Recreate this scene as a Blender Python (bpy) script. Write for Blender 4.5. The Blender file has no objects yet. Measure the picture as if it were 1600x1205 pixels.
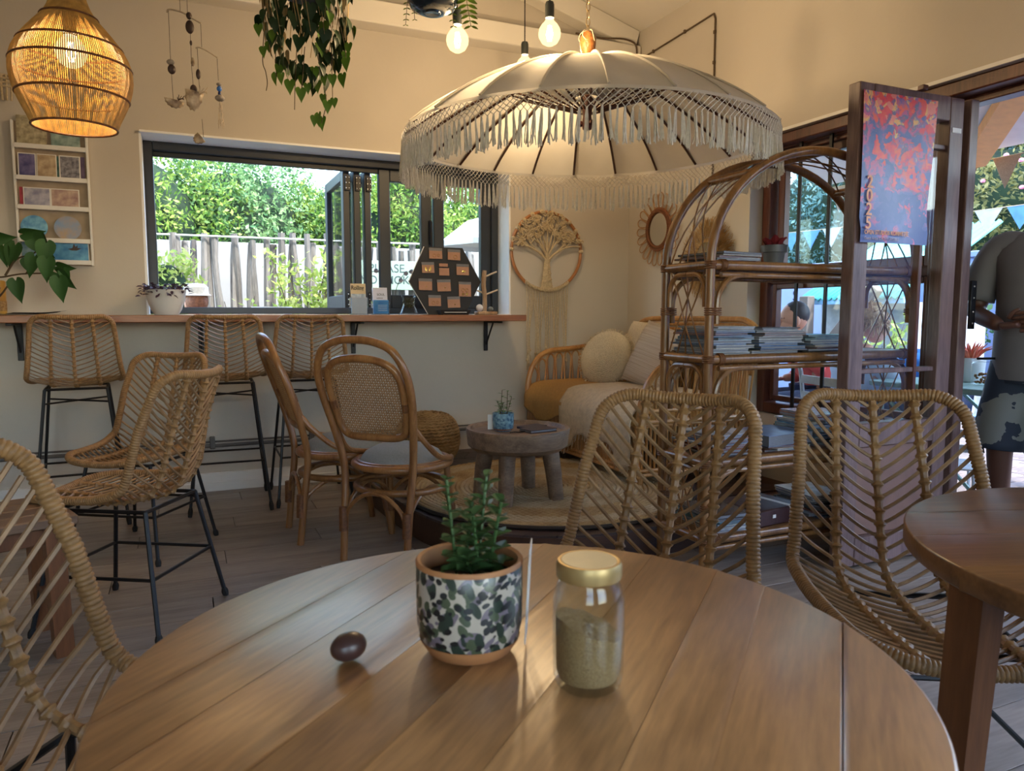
import bpy, math, random
import numpy as np
from math import sin, cos, pi, radians, sqrt, atan2
from mathutils import Vector, Matrix, Euler
random.seed(7)
rnd = random.Random(11)
S = bpy.context.scene
COL = S.collection

# ------------------------------------------------------------------ camera, sky, sun, exposure
cam_d = bpy.data.cameras.new('camera')
cam = bpy.data.objects.new('camera', cam_d); COL.objects.link(cam)
cam.location = (0, 0, 1.06)
cam.rotation_euler = (radians(90 - 5.514), 0, radians(-24.0))
cam_d.sensor_fit = 'HORIZONTAL'; cam_d.sensor_width = 36.0
cam_d.lens = 36.0 * 1155.0 / 1600.0
cam_d.clip_start = 0.02; cam_d.clip_end = 200
cam_d.dof.use_dof = True; cam_d.dof.focus_distance = 2.4; cam_d.dof.aperture_fstop = 11.0
S.camera = cam
S.view_settings.view_transform = 'Standard'; S.view_settings.look = 'None'
S.view_settings.gamma = 1.0; S.view_settings.exposure = 0.92
S.view_settings.use_curve_mapping = False
W = bpy.data.worlds.new('world'); S.world = W; W.use_nodes = True
wn = W.node_tree.nodes; wl = W.node_tree.links
bg = wn['Background']
sky = wn.new('ShaderNodeTexSky'); sky.sky_type = 'NISHITA'; sky.sun_disc = False
sky.sun_elevation = radians(52); sky.sun_rotation = radians(144); sky.air_density = 1.2; sky.dust_density = 1.0
wl.new(sky.outputs[0], bg.inputs[0]); bg.inputs[1].default_value = 0.95
sun_d = bpy.data.lights.new('sun', 'SUN'); sun_d.energy = 3.6; sun_d.angle = radians(0.6); sun_d.color = (1.0, 0.95, 0.86)
sun = bpy.data.objects.new('sun', sun_d); COL.objects.link(sun)
sun.rotation_euler = Vector((-0.36, 0.50, -0.80)).to_track_quat('-Z', 'Y').to_euler()
S.cycles.max_bounces = 8; S.cycles.diffuse_bounces = 4; S.cycles.glossy_bounces = 3
S.cycles.transmission_bounces = 6; S.cycles.transparent_max_bounces = 10
S.cycles.sample_clamp_indirect = 4.0
S.cycles.caustics_reflective = False; S.cycles.caustics_refractive = False

# ------------------------------------------------------------------ helpers
def lin(c):
    return tuple(((v / 255.0) / 12.92 if v <= 10 else (((v / 255.0) + 0.055) / 1.055) ** 2.4) for v in c)
def mat(name, col, rough=0.6, metal=0.0, var=0.12, scale=18.0, bump=0.0, stretch=(1, 1, 1), col2=None, spec=0.5, trans=0.0, emit=None, estr=0.0, subs=0.0, rand=0.0, bscale=None):
    m = bpy.data.materials.new(name); m.use_nodes = True
    n = m.node_tree.nodes; l = m.node_tree.links; p = n['Principled BSDF']
    c = lin(col) if max(col) > 1.0 else tuple(col)
    p.inputs['Roughness'].default_value = rough; p.inputs['Metallic'].default_value = metal
    p.inputs['Specular IOR Level'].default_value = spec
    if trans: p.inputs['Transmission Weight'].default_value = trans
    tc = n.new('ShaderNodeTexCoord'); mp = n.new('ShaderNodeMapping'); mp.inputs['Scale'].default_value = stretch
    l.new(tc.outputs['Object'], mp.inputs['Vector'])
    nz = n.new('ShaderNodeTexNoise'); nz.inputs['Scale'].default_value = scale; nz.inputs['Detail'].default_value = 4.0
    l.new(mp.outputs[0], nz.inputs['Vector'])
    rp = n.new('ShaderNodeValToRGB')
    if col2 is None:
        lo = tuple(v * (1 - var) for v in c); hi = tuple(min(1, v * (1 + var)) for v in c)
    else:
        lo = c; hi = lin(col2) if max(col2) > 1.0 else tuple(col2)
    rp.color_ramp.elements[0].position = 0.32; rp.color_ramp.elements[1].position = 0.68
    rp.color_ramp.elements[0].color = (*lo, 1); rp.color_ramp.elements[1].color = (*hi, 1)
    l.new(nz.outputs['Fac'], rp.inputs['Fac'])
    out = rp.outputs['Color']
    if rand:
        oi = n.new('ShaderNodeObjectInfo'); mr = n.new('ShaderNodeMapRange')
        mr.inputs['To Min'].default_value = 1 - rand; mr.inputs['To Max'].default_value = 1 + rand
        l.new(oi.outputs['Random'], mr.inputs['Value'])
        hs = n.new('ShaderNodeHueSaturation'); l.new(mr.outputs[0], hs.inputs['Value']); l.new(out, hs.inputs['Color']); out = hs.outputs[0]
    l.new(out, p.inputs['Base Color'])
    if bump:
        bp = n.new('ShaderNodeBump'); bp.inputs['Strength'].default_value = bump; bp.inputs['Distance'].default_value = 0.01
        if bscale:
            n2 = n.new('ShaderNodeTexNoise'); n2.inputs['Scale'].default_value = bscale; l.new(mp.outputs[0], n2.inputs['Vector'])
            l.new(n2.outputs['Fac'], bp.inputs['Height'])
        else: l.new(nz.outputs['Fac'], bp.inputs['Height'])
        l.new(bp.outputs[0], p.inputs['Normal'])
    if emit is not None:
        p.inputs['Emission Color'].default_value = (*(lin(emit) if max(emit) > 1 else emit), 1); p.inputs['Emission Strength'].default_value = estr
    if subs:
        p.inputs['Subsurface Weight'].default_value = subs; p.inputs['Subsurface Radius'].default_value = (0.02, 0.012, 0.006)
    return m
def wood(name, c1, c2, rough=0.4, scale=6.0, axis=0, rand=0.12, bump=0.05, spec=0.5, fine=0.35):
    st = [7.0, 7.0, 7.0]; st[axis] = 0.8
    m = bpy.data.materials.new(name); m.use_nodes = True
    n = m.node_tree.nodes; l = m.node_tree.links; p = n['Principled BSDF']
    p.inputs['Roughness'].default_value = rough; p.inputs['Specular IOR Level'].default_value = spec
    tc = n.new('ShaderNodeTexCoord'); mp = n.new('ShaderNodeMapping'); mp.inputs['Scale'].default_value = st
    oi = n.new('ShaderNodeObjectInfo'); cx = n.new('ShaderNodeCombineXYZ'); mu = n.new('ShaderNodeMath'); mu.operation = 'MULTIPLY'; mu.inputs[1].default_value = 37.0
    l.new(oi.outputs['Random'], mu.inputs[0]); l.new(mu.outputs[0], cx.inputs[0]); l.new(mu.outputs[0], cx.inputs[1])
    l.new(cx.outputs[0], mp.inputs['Location']); l.new(tc.outputs['Object'], mp.inputs['Vector'])
    n1 = n.new('ShaderNodeTexNoise'); n1.inputs['Scale'].default_value = scale * 0.5; n1.inputs['Detail'].default_value = 5; n1.inputs['Distortion'].default_value = 0.8
    n2 = n.new('ShaderNodeTexNoise'); n2.inputs['Scale'].default_value = scale * 4; n2.inputs['Detail'].default_value = 3
    l.new(mp.outputs[0], n1.inputs['Vector']); l.new(mp.outputs[0], n2.inputs['Vector'])
    mx = n.new('ShaderNodeMix'); mx.data_type = 'FLOAT'; mx.inputs[0].default_value = fine
    l.new(n1.outputs['Fac'], mx.inputs[2]); l.new(n2.outputs['Fac'], mx.inputs[3])
    rp = n.new('ShaderNodeValToRGB'); rp.color_ramp.elements[0].position = 0.33; rp.color_ramp.elements[1].position = 0.66
    a = lin(c1) if max(c1) > 1 else c1; b = lin(c2) if max(c2) > 1 else c2
    rp.color_ramp.elements[0].color = (*a, 1); rp.color_ramp.elements[1].color = (*b, 1)
    l.new(mx.outputs[0], rp.inputs['Fac'])
    mr = n.new('ShaderNodeMapRange'); mr.inputs['To Min'].default_value = 1 - rand; mr.inputs['To Max'].default_value = 1 + rand
    l.new(oi.outputs['Random'], mr.inputs['Value'])
    hs = n.new('ShaderNodeHueSaturation'); l.new(mr.outputs[0], hs.inputs['Value']); l.new(rp.outputs['Color'], hs.inputs['Color'])
    l.new(hs.outputs[0], p.inputs['Base Color'])
    bp = n.new('ShaderNodeBump'); bp.inputs['Strength'].default_value = bump; bp.inputs['Distance'].default_value = 0.005
    l.new(n2.outputs['Fac'], bp.inputs['Height']); l.new(bp.outputs[0], p.inputs['Normal'])
    return m

class B:
    """collects geometry; mesh() turns it into one mesh"""
    def __init__(s): s.v = []; s.f = []; s.n = 0
    def add(s, v, f):
        s.v.extend([tuple(x) for x in v]); k = s.n
        s.f.extend([tuple(i + k for i in q) for q in f]); s.n += len(v); return s
    def tube(s, pts, r, n=8, closed=False, cap=True):
        P = np.array(pts, float); m = len(P)
        if m < 2: return s
        R = np.full(m, r) if np.isscalar(r) else np.asarray(r, float)
        T = np.empty_like(P)
        if closed: T = np.roll(P, -1, 0) - np.roll(P, 1, 0)
        else: T[1:-1] = P[2:] - P[:-2]; T[0] = P[1] - P[0]; T[-1] = P[-1] - P[-2]
        T /= np.maximum(np.linalg.norm(T, axis=1)[:, None], 1e-9)
        u = np.cross(T[0], (0, 0, 1.0))
        if np.linalg.norm(u) < 0.1: u = np.cross(T[0], (1.0, 0, 0))
        u /= np.linalg.norm(u); U = np.empty_like(P); U[0] = u
        for i in range(1, m):
            u = u - T[i] * np.dot(u, T[i]); q = np.linalg.norm(u)
            u = u / q if q > 1e-9 else U[i - 1]; U[i] = u
        V = np.cross(T, U)
        a = np.arange(n) * 2 * pi / n
        ring = P[:, None, :] + R[:, None, None] * (np.cos(a)[None, :, None] * U[:, None, :] + np.sin(a)[None, :, None] * V[:, None, :])
        v = ring.reshape(-1, 3); f = []
        for i in range(m if closed else m - 1):
            j = (i + 1) % m
            for k in range(n):
                k2 = (k + 1) % n; f.append((i * n + k, i * n + k2, j * n + k2, j * n + k))
        if cap and not closed:
            f.append(tuple(range(n - 1, -1, -1))); f.append(tuple(range((m - 1) * n, m * n)))
        return s.add(v.tolist(), f)
    def box(s, c, d, M=None):
        x, y, z = [q / 2 for q in d]
        v = [Vector((sx * x, sy * y, sz * z)) for sx in (-1, 1) for sy in (-1, 1) for sz in (-1, 1)]
        if M is not None: v = [M @ q for q in v]
        v = [q + Vector(c) for q in v]
        return s.add(v, [(0, 1, 3, 2), (4, 6, 7, 5), (0, 4, 5, 1), (2, 3, 7, 6), (0, 2, 6, 4), (1, 5, 7, 3)])
    def bbox(s, c, d, b=0.004, M=None):
        """box with chamfered edges"""
        x, y, z = [q / 2 for q in d]; b = min(b, x * 0.49, y * 0.49, z * 0.49); v = []; idx = {}
        for sx in (-1, 1):
            for sy in (-1, 1):
                for sz in (-1, 1):
                    for a in range(3):
                        p = [sx * (x - b), sy * (y - b), sz * (z - b)]; p[a] = (sx * x, sy * y, sz * z)[a]
                        idx[(sx, sy, sz, a)] = len(v); v.append(Vector(p))
        f = []
        for a in range(3):
            o1, o2 = (a + 1) % 3, (a + 2) % 3
            for sg in (-1, 1):
                q = []
                for s1, s2 in ((-1, -1), (1, -1), (1, 1), (-1, 1)):
                    k = [0, 0, 0]; k[a] = sg; k[o1] = s1; k[o2] = s2; q.append(idx[(*k, a)])
                f.append(q if sg > 0 else q[::-1])
            for s1 in (-1, 1):
                for s2 in (-1, 1):
                    e = []
                    for sg in (-1, 1):
                        k = [0, 0, 0]; k[a] = sg; k[o1] = s1; k[o2] = s2; e.append((idx[(*k, o1)], idx[(*k, o2)]))
                    q = [e[0][0], e[1][0], e[1][1], e[0][1]]; f.append(q if s1 * s2 < 0 else q[::-1])
        for sx in (-1, 1):
            for sy in (-1, 1):
                for sz in (-1, 1):
                    q = [idx[(sx, sy, sz, a)] for a in range(3)]; f.append(q if sx * sy * sz > 0 else q[::-1])
        if M is not None: v = [M @ q for q in v]
        return s.add([q + Vector(c) for q in v], f)
    def lathe(s, prof, c=(0, 0, 0), n=32, M=None, wob=0.0, cap=False):
        v = []; f = []; m = len(prof)
        for i, (r, z) in enumerate(prof):
            for k in range(n):
                a = 2 * pi * k / n; w = 1 + wob * sin(3 * a + i * 0.7)
                v.append(Vector((r * w * cos(a), r * w * sin(a), z)))
        for i in range(m - 1):
            for k in range(n):
                k2 = (k + 1) % n; f.append((i * n + k, i * n + k2, (i + 1) * n + k2, (i + 1) * n + k))
        if cap: f.append(tuple(range(n - 1, -1, -1))); f.append(tuple(range((m - 1) * n, m * n)))
        if M is not None: v = [M @ q for q in v]
        return s.add([q + Vector(c) for q in v], f)
    def ell(s, c, r, nu=12, nv=8, M=None):
        r = (r, r, r) if np.isscalar(r) else r; v = [(0, 0, -1)]; f = []
        for j in range(1, nv):
            t = -pi / 2 + pi * j / nv
            for i in range(nu): v.append((cos(t) * cos(2 * pi * i / nu), cos(t) * sin(2 * pi * i / nu), sin(t)))
        v.append((0, 0, 1)); L = len(v) - 1
        for i in range(nu):
            i2 = (i + 1) % nu; f.append((0, 1 + i2, 1 + i)); f.append((L, 1 + (nv - 2) * nu + i, 1 + (nv - 2) * nu + i2))
            for j in range(nv - 2): f.append((1 + j * nu + i, 1 + j * nu + i2, 1 + (j + 1) * nu + i2, 1 + (j + 1) * nu + i))
        v = [Vector((q[0] * r[0], q[1] * r[1], q[2] * r[2])) for q in v]
        if M is not None: v = [M @ q for q in v]
        return s.add([q + Vector(c) for q in v], f)
    def grid(s, G, closed_u=False):
        h = len(G); w = len(G[0]); f = []
        for i in range(h - 1):
            for j in range(w if closed_u else w - 1):
                j2 = (j + 1) % w; f.append((i * w + j, i * w + j2, (i + 1) * w + j2, (i + 1) * w + j))
        return s.add([p for row in G for p in row], f)
    def prism(s, poly, z0, z1, M=None, c=(0, 0, 0)):
        n = len(poly); v = [Vector((x, y, z0)) for x, y in poly] + [Vector((x, y, z1)) for x, y in poly]
        f = [tuple(range(n - 1, -1, -1)), tuple(range(n, 2 * n))] + [(i, (i + 1) % n, n + (i + 1) % n, n + i) for i in range(n)]
        if M is not None: v = [M @ q for q in v]
        return s.add([q + Vector(c) for q in v], f)
    def xf(s, M):
        s.v = [tuple(M @ Vector(q)) for q in s.v]; return s
    def mesh(s, name, smooth=40):
        me = bpy.data.meshes.new(name); me.from_pydata(s.v, [], s.f); me.update()
        if smooth:
            me.shade_smooth()
            if smooth < 180: me.set_sharp_from_angle(angle=radians(smooth))
        return me
def obj(name, b, m, parent=None, loc=None, rot=None, smooth=40, scale=None):
    me = b.mesh(name, smooth) if isinstance(b, B) else b
    if m is not None and not len(me.materials):
        for q in (m if isinstance(m, (list, tuple)) else [m]): me.materials.append(q)
    o = bpy.data.objects.new(name, me); COL.objects.link(o)
    if parent is not None: o.parent = parent
    if loc is not None: o.location = loc
    if rot is not None: o.rotation_euler = rot
    if scale is not None: o.scale = scale
    return o
def tag(o, label=None, cat=None, group=None, kind=None):
    for k, v in (('label', label), ('category', cat), ('group', group), ('kind', kind)):
        if v: o[k] = v
    return o
def thing(name, label, cat, loc=(0, 0, 0), rz=0.0, group=None, rot=None):
    o = bpy.data.objects.new(name, None); COL.objects.link(o); o.empty_display_size = 0.1
    o.location = loc; o.rotation_euler = rot if rot else (0, 0, rz); return tag(o, label, cat, group)
def struct(name, b, m, parent=None, smooth=40, loc=None):
    o = obj(name, b, m, parent, smooth=smooth, loc=loc); o['kind'] = 'structure'; return o
KIDS = {}
def dup(root, loc, rz=0, label=None, group=None, rot=None):
    r = root.copy(); COL.objects.link(r); r.location = loc; r.rotation_euler = rot if rot else (0, 0, rz)
    if label: r['label'] = label
    if group: r['group'] = group
    for ch in [o for o in COL.objects if o.parent == root]:
        c = ch.copy(); COL.objects.link(c); c.parent = r
        for g in [o for o in COL.objects if o.parent == ch]:
            d = g.copy(); COL.objects.link(d); d.parent = c
    return r
def cat(pts, n=8, closed=False):
    """Catmull-Rom through pts"""
    P = [np.array(p, float) for p in pts]; m = len(P); out = []
    if not closed: P = [2 * P[0] - P[1]] + P + [2 * P[-1] - P[-2]]; rng = range(1, m)
    else: P = [P[-1]] + P + [P[0], P[1]]; rng = range(1, m + 1)
    for i in rng:
        p0, p1, p2, p3 = P[i - 1], P[i], P[i + 1], P[i + 2]
        for k in range(n):
            t = k / n
            out.append(0.5 * (2 * p1 + (p2 - p0) * t + (2 * p0 - 5 * p1 + 4 * p2 - p3) * t * t + (3 * p1 - p0 - 3 * p2 + p3) * t ** 3))
    if not closed: out.append(P[-2])
    return [tuple(q) for q in out]
def resample(pts, step=None, n=None, closed=False):
    P = np.array(pts + ([pts[0]] if closed else []), float); d = np.r_[0, np.cumsum(np.linalg.norm(np.diff(P, axis=0), axis=1))]
    n = n or max(2, int(round(d[-1] / step)))
    t = np.linspace(0, d[-1], n + 1 if closed else n)
    if closed: t = t[:-1]
    return np.stack([np.interp(t, d, P[:, i]) for i in range(3)], 1)
def arc(c, r, a0, a1, n, axis='xz'):
    o = []
    for i in range(n + 1):
        a = a0 + (a1 - a0) * i / n; q = list(c)
        q['xyz'.index(axis[0])] += r * cos(a); q['xyz'.index(axis[1])] += r * sin(a); o.append(tuple(q))
    return o
def Rz(a): return Matrix.Rotation(a, 3, 'Z')
def Rx(a): return Matrix.Rotation(a, 3, 'X')
def Ry(a): return Matrix.Rotation(a, 3, 'Y')
def text(s, size, m, parent, loc, rot, name='lettering', ext=0.0006, align='LEFT', sx=1.0, bold=0.0):
    c = bpy.data.curves.new(name, 'FONT'); c.body = s; c.size = size; c.extrude = ext; c.align_x = align; c.offset = bold
    tmp = bpy.data.objects.new(name, c); COL.objects.link(tmp); dg = bpy.context.evaluated_depsgraph_get(); me = bpy.data.meshes.new_from_object(tmp.evaluated_get(dg)); bpy.data.objects.remove(tmp); bpy.data.curves.remove(c)
    me.materials.clear(); me.materials.append(m); o = bpy.data.objects.new(name, me); COL.objects.link(o)
    o.parent = parent; o.location = loc; o.rotation_euler = rot; o.scale = (sx, 1, 1); return o
def heart(L=0.1, Wd=0.08, fold=0.15, droop=0.2):
    """heart-shaped leaf, stalk end at origin, tip along +x"""
    us = [-0.16, -0.12, 0.0, 0.14, 0.3, 0.5, 0.7, 0.88, 1.0]; ws = [0.22, 0.36, 0.5, 0.52, 0.47, 0.36, 0.21, 0.07, 0.0]
    b = B(); G = []
    for u, w in zip(us, ws):
        row = []
        for k in (-1, -0.5, 0, 0.5, 1):
            x = u * L if k else max(u, 0.0) * L
            row.append((x, k * w * Wd * 2 * 0.5, abs(k) * fold * w * Wd - droop * L * max(u, 0) ** 2))
        G.append(row)
    return b.grid(G)
def oval(L=0.05, Wd=0.03, fold=0.1, droop=0.15, n=5):
    b = B(); G = []
    for i in range(n + 1):
        u = i / n; w = sin(pi * min(0.97, u * 0.95 + 0.03)) ** 0.75
        G.append([(u * L, k * w * Wd / 2, abs(k) * fold * Wd * w - droop * L * u * u) for k in (-1, 0, 1)])
    return b.grid(G)
# ------------------------------------------------------------------ materials
M_wall = mat('wall_paint', (0.55, 0.50, 0.43), 0.85, var=0.03, scale=2.5, bump=0.04, bscale=60)
M_ceil = mat('ceiling_paint', (0.72, 0.68, 0.61), 0.85, var=0.03, scale=2)
M_white = mat('white_paint', (0.78, 0.76, 0.72), 0.5, var=0.03, scale=5)
M_floor = wood('floor_plank', (112, 102, 94), (156, 144, 134), 0.36, 3.0, 0, 0.10, 0.06)
M_counter = wood('counter_wood', (122, 74, 42), (172, 112, 68), 0.35, 4, 0)
M_teak = wood('teak', (118, 80, 46), (186, 138, 88), 0.33, 5.5, 0, 0.14, 0.06, spec=0.7, fine=0.42)
M_teak.node_tree.nodes['Principled BSDF'].inputs['Coat Weight'].default_value = 0.8; M_teak.node_tree.nodes['Principled BSDF'].inputs['Coat Roughness'].default_value = 0.33
M_teak2 = wood('teak_dark', (98, 66, 40), (146, 104, 66), 0.28, 4.5, 0, 0.10, 0.04)
M_leg = wood('leg_wood', (84, 48, 26), (122, 76, 44), 0.4, 5, 2)
M_rat = mat('rattan', (144, 107, 65), 0.5, var=0.22, scale=70, bump=0.15, rand=0.05)
M_rat2 = mat('rattan_rib', (138, 106, 72), 0.45, var=0.28, scale=30, rand=0.14)
M_black = mat('black_metal', (22, 22, 24), 0.42, 0.3, var=0.1)
M_rubber = mat('rubber', (16, 16, 17), 0.7)
M_honey = wood('bent_cane', (112, 70, 36), (160, 112, 66), 0.3, 5, 2, 0.06, 0.05)
M_bind = mat('binding', (110, 68, 36), 0.5, var=0.3, scale=90, bump=0.3)
M_cane = mat('cane_web', (150, 112, 72), 0.55, var=0.2, scale=50)
M_seatfab = mat('seat_fabric', (128, 132, 132), 0.8, var=0.08, scale=120, bump=0.1)
M_bamboo = wood('bamboo', (96, 62, 32), (152, 108, 62), 0.28, 4, 2, 0.08, 0.04)
M_frame = mat('anthracite_frame', (40, 46, 54), 0.45, var=0.06)
def thin_glass(name, tint=(1, 1, 1), gl=0.08):
    m = bpy.data.materials.new(name); m.use_nodes = True; n = m.node_tree.nodes; l = m.node_tree.links
    out = n['Material Output']; n.remove(n['Principled BSDF'])
    t = n.new('ShaderNodeBsdfTransparent'); t.inputs[0].default_value = (*tint, 1)
    g = n.new('ShaderNodeBsdfGlossy'); g.inputs['Roughness'].default_value = 0.03
    lw = n.new('ShaderNodeLayerWeight'); lw.inputs[0].default_value = 0.5; pw = n.new('ShaderNodeMath'); pw.operation = 'POWER'; pw.inputs[1].default_value = 4.0; l.new(lw.outputs['Facing'], pw.inputs[0])
    fr = n.new('ShaderNodeMapRange'); fr.inputs['To Min'].default_value = 0.02; fr.inputs['To Max'].default_value = 0.7; l.new(pw.outputs[0], fr.inputs['Value'])
    mx = n.new('ShaderNodeMixShader'); l.new(fr.outputs[0], mx.inputs[0]); l.new(t.outputs[0], mx.inputs[1]); l.new(g.outputs[0], mx.inputs[2])
    l.new(mx.outputs[0], out.inputs['Surface']); return m
M_pane = thin_glass('window_pane', (0.96, 0.98, 0.97))
M_jar = thin_glass('jar_glass', (0.93, 0.95, 0.94))
M_mahog = wood('mahogany', (70, 36, 24), (108, 62, 44), 0.4, 4, 2, 0.05)
M_tile = mat('slate_tile', (70, 56, 54), 0.4, var=0.15, scale=10, rand=0.25)
M_riser = wood('riser_wood', (58, 36, 24), (84, 54, 36), 0.5, 4, 0)
M_jute = mat('jute', (168, 130, 82), 0.9, var=0.3, scale=60, bump=0.5, bscale=160)
M_cream = mat('cream_cotton', (206, 196, 176), 0.85, var=0.07, scale=40, bump=0.15, bscale=220)
M_cord = mat('macrame_cord', (196, 178, 146), 0.85, var=0.15, scale=90, bump=0.25, bscale=300)
M_canvas = mat('parasol_canvas', (222, 216, 204), 0.8, var=0.05, scale=9, bump=0.1, bscale=25)
_n = M_canvas.node_tree.nodes; _l = M_canvas.node_tree.links; _t = _n.new('ShaderNodeBsdfTranslucent'); _t.inputs[0].default_value = (0.8, 0.76, 0.68, 1); _x = _n.new('ShaderNodeMixShader'); _x.inputs[0].default_value = 0.4
_l.new(_n['Principled BSDF'].outputs[0], _x.inputs[1]); _l.new(_t.outputs[0], _x.inputs[2]); _l.new(_x.outputs[0], _n['Material Output'].inputs['Surface'])
M_fringe = mat('fringe_cotton', (226, 222, 212), 0.85, var=0.08, scale=60)
M_darkrib = mat('parasol_rib', (84, 46, 28), 0.45, var=0.2, scale=30)
def foliage(name, c1, c2, rough=0.5):
    return mat(name, c1, rough, col2=c2, scale=3.0, spec=0.3, rand=0.15)
M_leafd = foliage('leaf_dark', (22, 42, 22), (44, 74, 34)); M_leafg = foliage('leaf_green', (58, 98, 30), (112, 148, 46))
M_vine = foliage('vine_leaf', (34, 66, 28), (62, 100, 44))
M_jade = foliage('succulent_leaf', (36, 62, 34), (84, 110, 62), 0.35)
M_stem = mat('stem', (74, 58, 34), 0.7)
M_soil = mat('soil', (38, 26, 18), 0.95, var=0.4, scale=60, bump=0.6)
M_emit = bpy.data.materials.new('bulb_glow'); M_emit.use_nodes = True; _n = M_emit.node_tree.nodes; _l = M_emit.node_tree.links; _n.remove(_n['Principled BSDF'])
_t = _n.new('ShaderNodeBsdfTransparent'); _t.inputs[0].default_value = (1, 0.97, 0.9, 1); _e = _n.new('ShaderNodeEmission'); _e.inputs[0].default_value = (1.0, 0.70, 0.32, 1); _e.inputs[1].default_value = 1.5
_x = _n.new('ShaderNodeMixShader'); _x.inputs[0].default_value = 0.45; _l.new(_t.outputs[0], _x.inputs[1]); _l.new(_e.outputs[0], _x.inputs[2]); _l.new(_x.outputs[0], _n['Material Output'].inputs['Surface'])
M_fil = mat('filament', (255, 230, 180), 0.3, emit=(1.0, 0.75, 0.4), estr=14.0)
M_socket = mat('socket', (44, 48, 46), 0.5)

# ------------------------------------------------------------------ room shell
YB, XR = 4.74, 3.06
WX0, WX1, WZ0, WZ1 = -0.18, 2.10, 1.06, 2.085          # window opening in the back wall
b = B()
for x0, x1, z0, z1 in ((-3.2, WX0, 0, 4.3), (WX1, 3.3, 0, 4.3), (WX0, WX1, 0, WZ0 - 0.03), (WX0, WX1, WZ1, 4.3)):
    b.box(((x0 + x1) / 2, YB + 0.15, (z0 + z1) / 2), (x1 - x0, 0.30, z1 - z0))
struct('wall_back', b, M_wall, smooth=0)
b = B()   # white plastered reveal of the back window
for c, d in (((WX0 + 0.006, YB + 0.13, 1.57), (0.012, 0.26, 1.03)), ((WX1 - 0.006, YB + 0.13, 1.57), (0.012, 0.26, 1.03)), ((0.96, YB + 0.1, WZ1 - 0.006), (2.27, 0.26, 0.012)), ((0.96, YB + 0.1, WZ0 - 0.015), (2.28, 0.22, 0.03))):
    b.box(c, d)
struct('trim_3', b, mat('reveal_paint', (0.88, 0.88, 0.87), 0.45, var=0.02), smooth=0)
# right wall: window + folding-door opening share one lintel
LZ = 2.06; WS = 3.455
b = B(); T = 0.22
b.box((XR + T / 2, (WS + YB + 0.24) / 2, 2.15), (T, YB + 0.24 - WS, 4.3))
b.box((XR + T / 2, (-0.9 + WS) / 2, (LZ + 4.3) / 2), (T, WS + 0.9, 4.3 - LZ))
b.box((XR + T / 2, (2.32 + WS) / 2, 0.20), (T, WS - 2.32, 0.40))
b.box((XR + T / 2, -1.75, 2.15), (T, 1.7, 4.3))
struct('wall_right', b, M_wall, smooth=0)
b = B(); b.prism([(3.02, 0.40), (3.19, 0.49), (3.19, 0.36), (3.02, 0.36)], 2.4, WS, M=Matrix(((1, 0, 0), (0, 0, 1), (0, 1, 0))))
struct('trim_4', b, M_wall, smooth=0)
b = B(); b.box((-3.1, 1.1, 2.15), (0.2, 7.5, 4.3)); struct('wall_left', b, M_wall, smooth=0)
b = B()   # unseen wall behind the camera; openings added to let in sky light
b.box((0, -2.6, 3.2), (6.4, 0.2, 2.2)); b.box((0, -2.6, 0.5), (6.4, 0.2, 1.0))
for x in (-2.7, 0.0, 2.7): b.box((x, -2.6, 1.55), (0.9, 0.2, 1.1))
struct('wall_front', b, M_wall, smooth=0)
# ceiling: eaves along the right wall, rising to a ridge on the left
b = B(); sl = 0.285; E0 = 3.06
zl = lambda x: E0 + (XR - x) * sl
b.add([(XR + 0.3, -4.0, zl(XR + 0.3)), (XR + 0.3, YB + 0.3, zl(XR + 0.3)), (-0.8, YB + 0.3, zl(-0.8)), (-0.8, -4.0, zl(-0.8)), (-3.3, YB + 0.3, zl(-0.8) - 0.5), (-3.3, -4.0, zl(-0.8) - 0.5)]
      + [(XR + 0.3, -4.0, zl(XR + 0.3) + .1), (XR + 0.3, YB + 0.3, zl(XR + 0.3) + .1), (-0.8, YB + 0.3, zl(-0.8) + .1), (-0.8, -4.0, zl(-0.8) + .1), (-3.3, YB + 0.3, zl(-0.8) - 0.4), (-3.3, -4.0, zl(-0.8) - 0.4)],
      [(0, 1, 2, 3), (3, 2, 4, 5), (9, 8, 7, 6), (11, 10, 8, 9), (0, 6, 7, 1), (5, 4, 10, 11), (1, 7, 8, 2), (2, 8, 10, 4), (0, 3, 9, 6), (3, 5, 11, 9)])
struct('ceiling', b, M_ceil, smooth=0)  # runs out past the unseen front wall, added there to block sun
b = B(); b.bbox((0.0, YB - 0.07, 2.885), (6.1, 0.14, 0.135), 0.006); struct('trim_1', b, M_ceil)
b = B(); ang = math.atan(sl)
b.bbox(((XR - 0.05 + 1.2) / 2, YB - 0.06, zl((XR - 0.05 + 1.2) / 2) - 0.075), ((XR - 1.2) / cos(ang), 0.12, 0.14), 0.006, M=Ry(ang)); struct('trim_2', b, M_ceil)
# skirting with a small moulding step
b = B(); b.bbox((-0.45, YB - 0.011, 0.055), (5.1, 0.022, 0.11), 0.003); b.bbox((-0.45, YB - 0.016, 0.028), (5.1, 0.032, 0.056), 0.003); struct('baseboard_back', b, M_white)
# floor of separate planks
b = B(); b.box((0.0, 1.1, -0.06), (6.4, 7.4, 0.1)); fl = struct('floor', b, mat('subfloor', (60, 50, 42), 0.8), smooth=0)
pb = B().bbox((0, 0, -0.005), (1.215, 0.187, 0.010), 0.0006).mesh('plank'); pb.materials.append(M_floor)
row = 0; y = -2.4
while y < 4.75:
    off = (row * 0.43) % 1.22
    x = -3.0 + off - 1.22
    while x < 3.2:
        if y > 0.1 and x > -2.4 and x < 2.7:
            o = obj('plank', pb, None, fl, loc=(x + 0.61, y + 0.094, 0.0))
        x += 1.2185
    y += 0.190; row += 1
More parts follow.
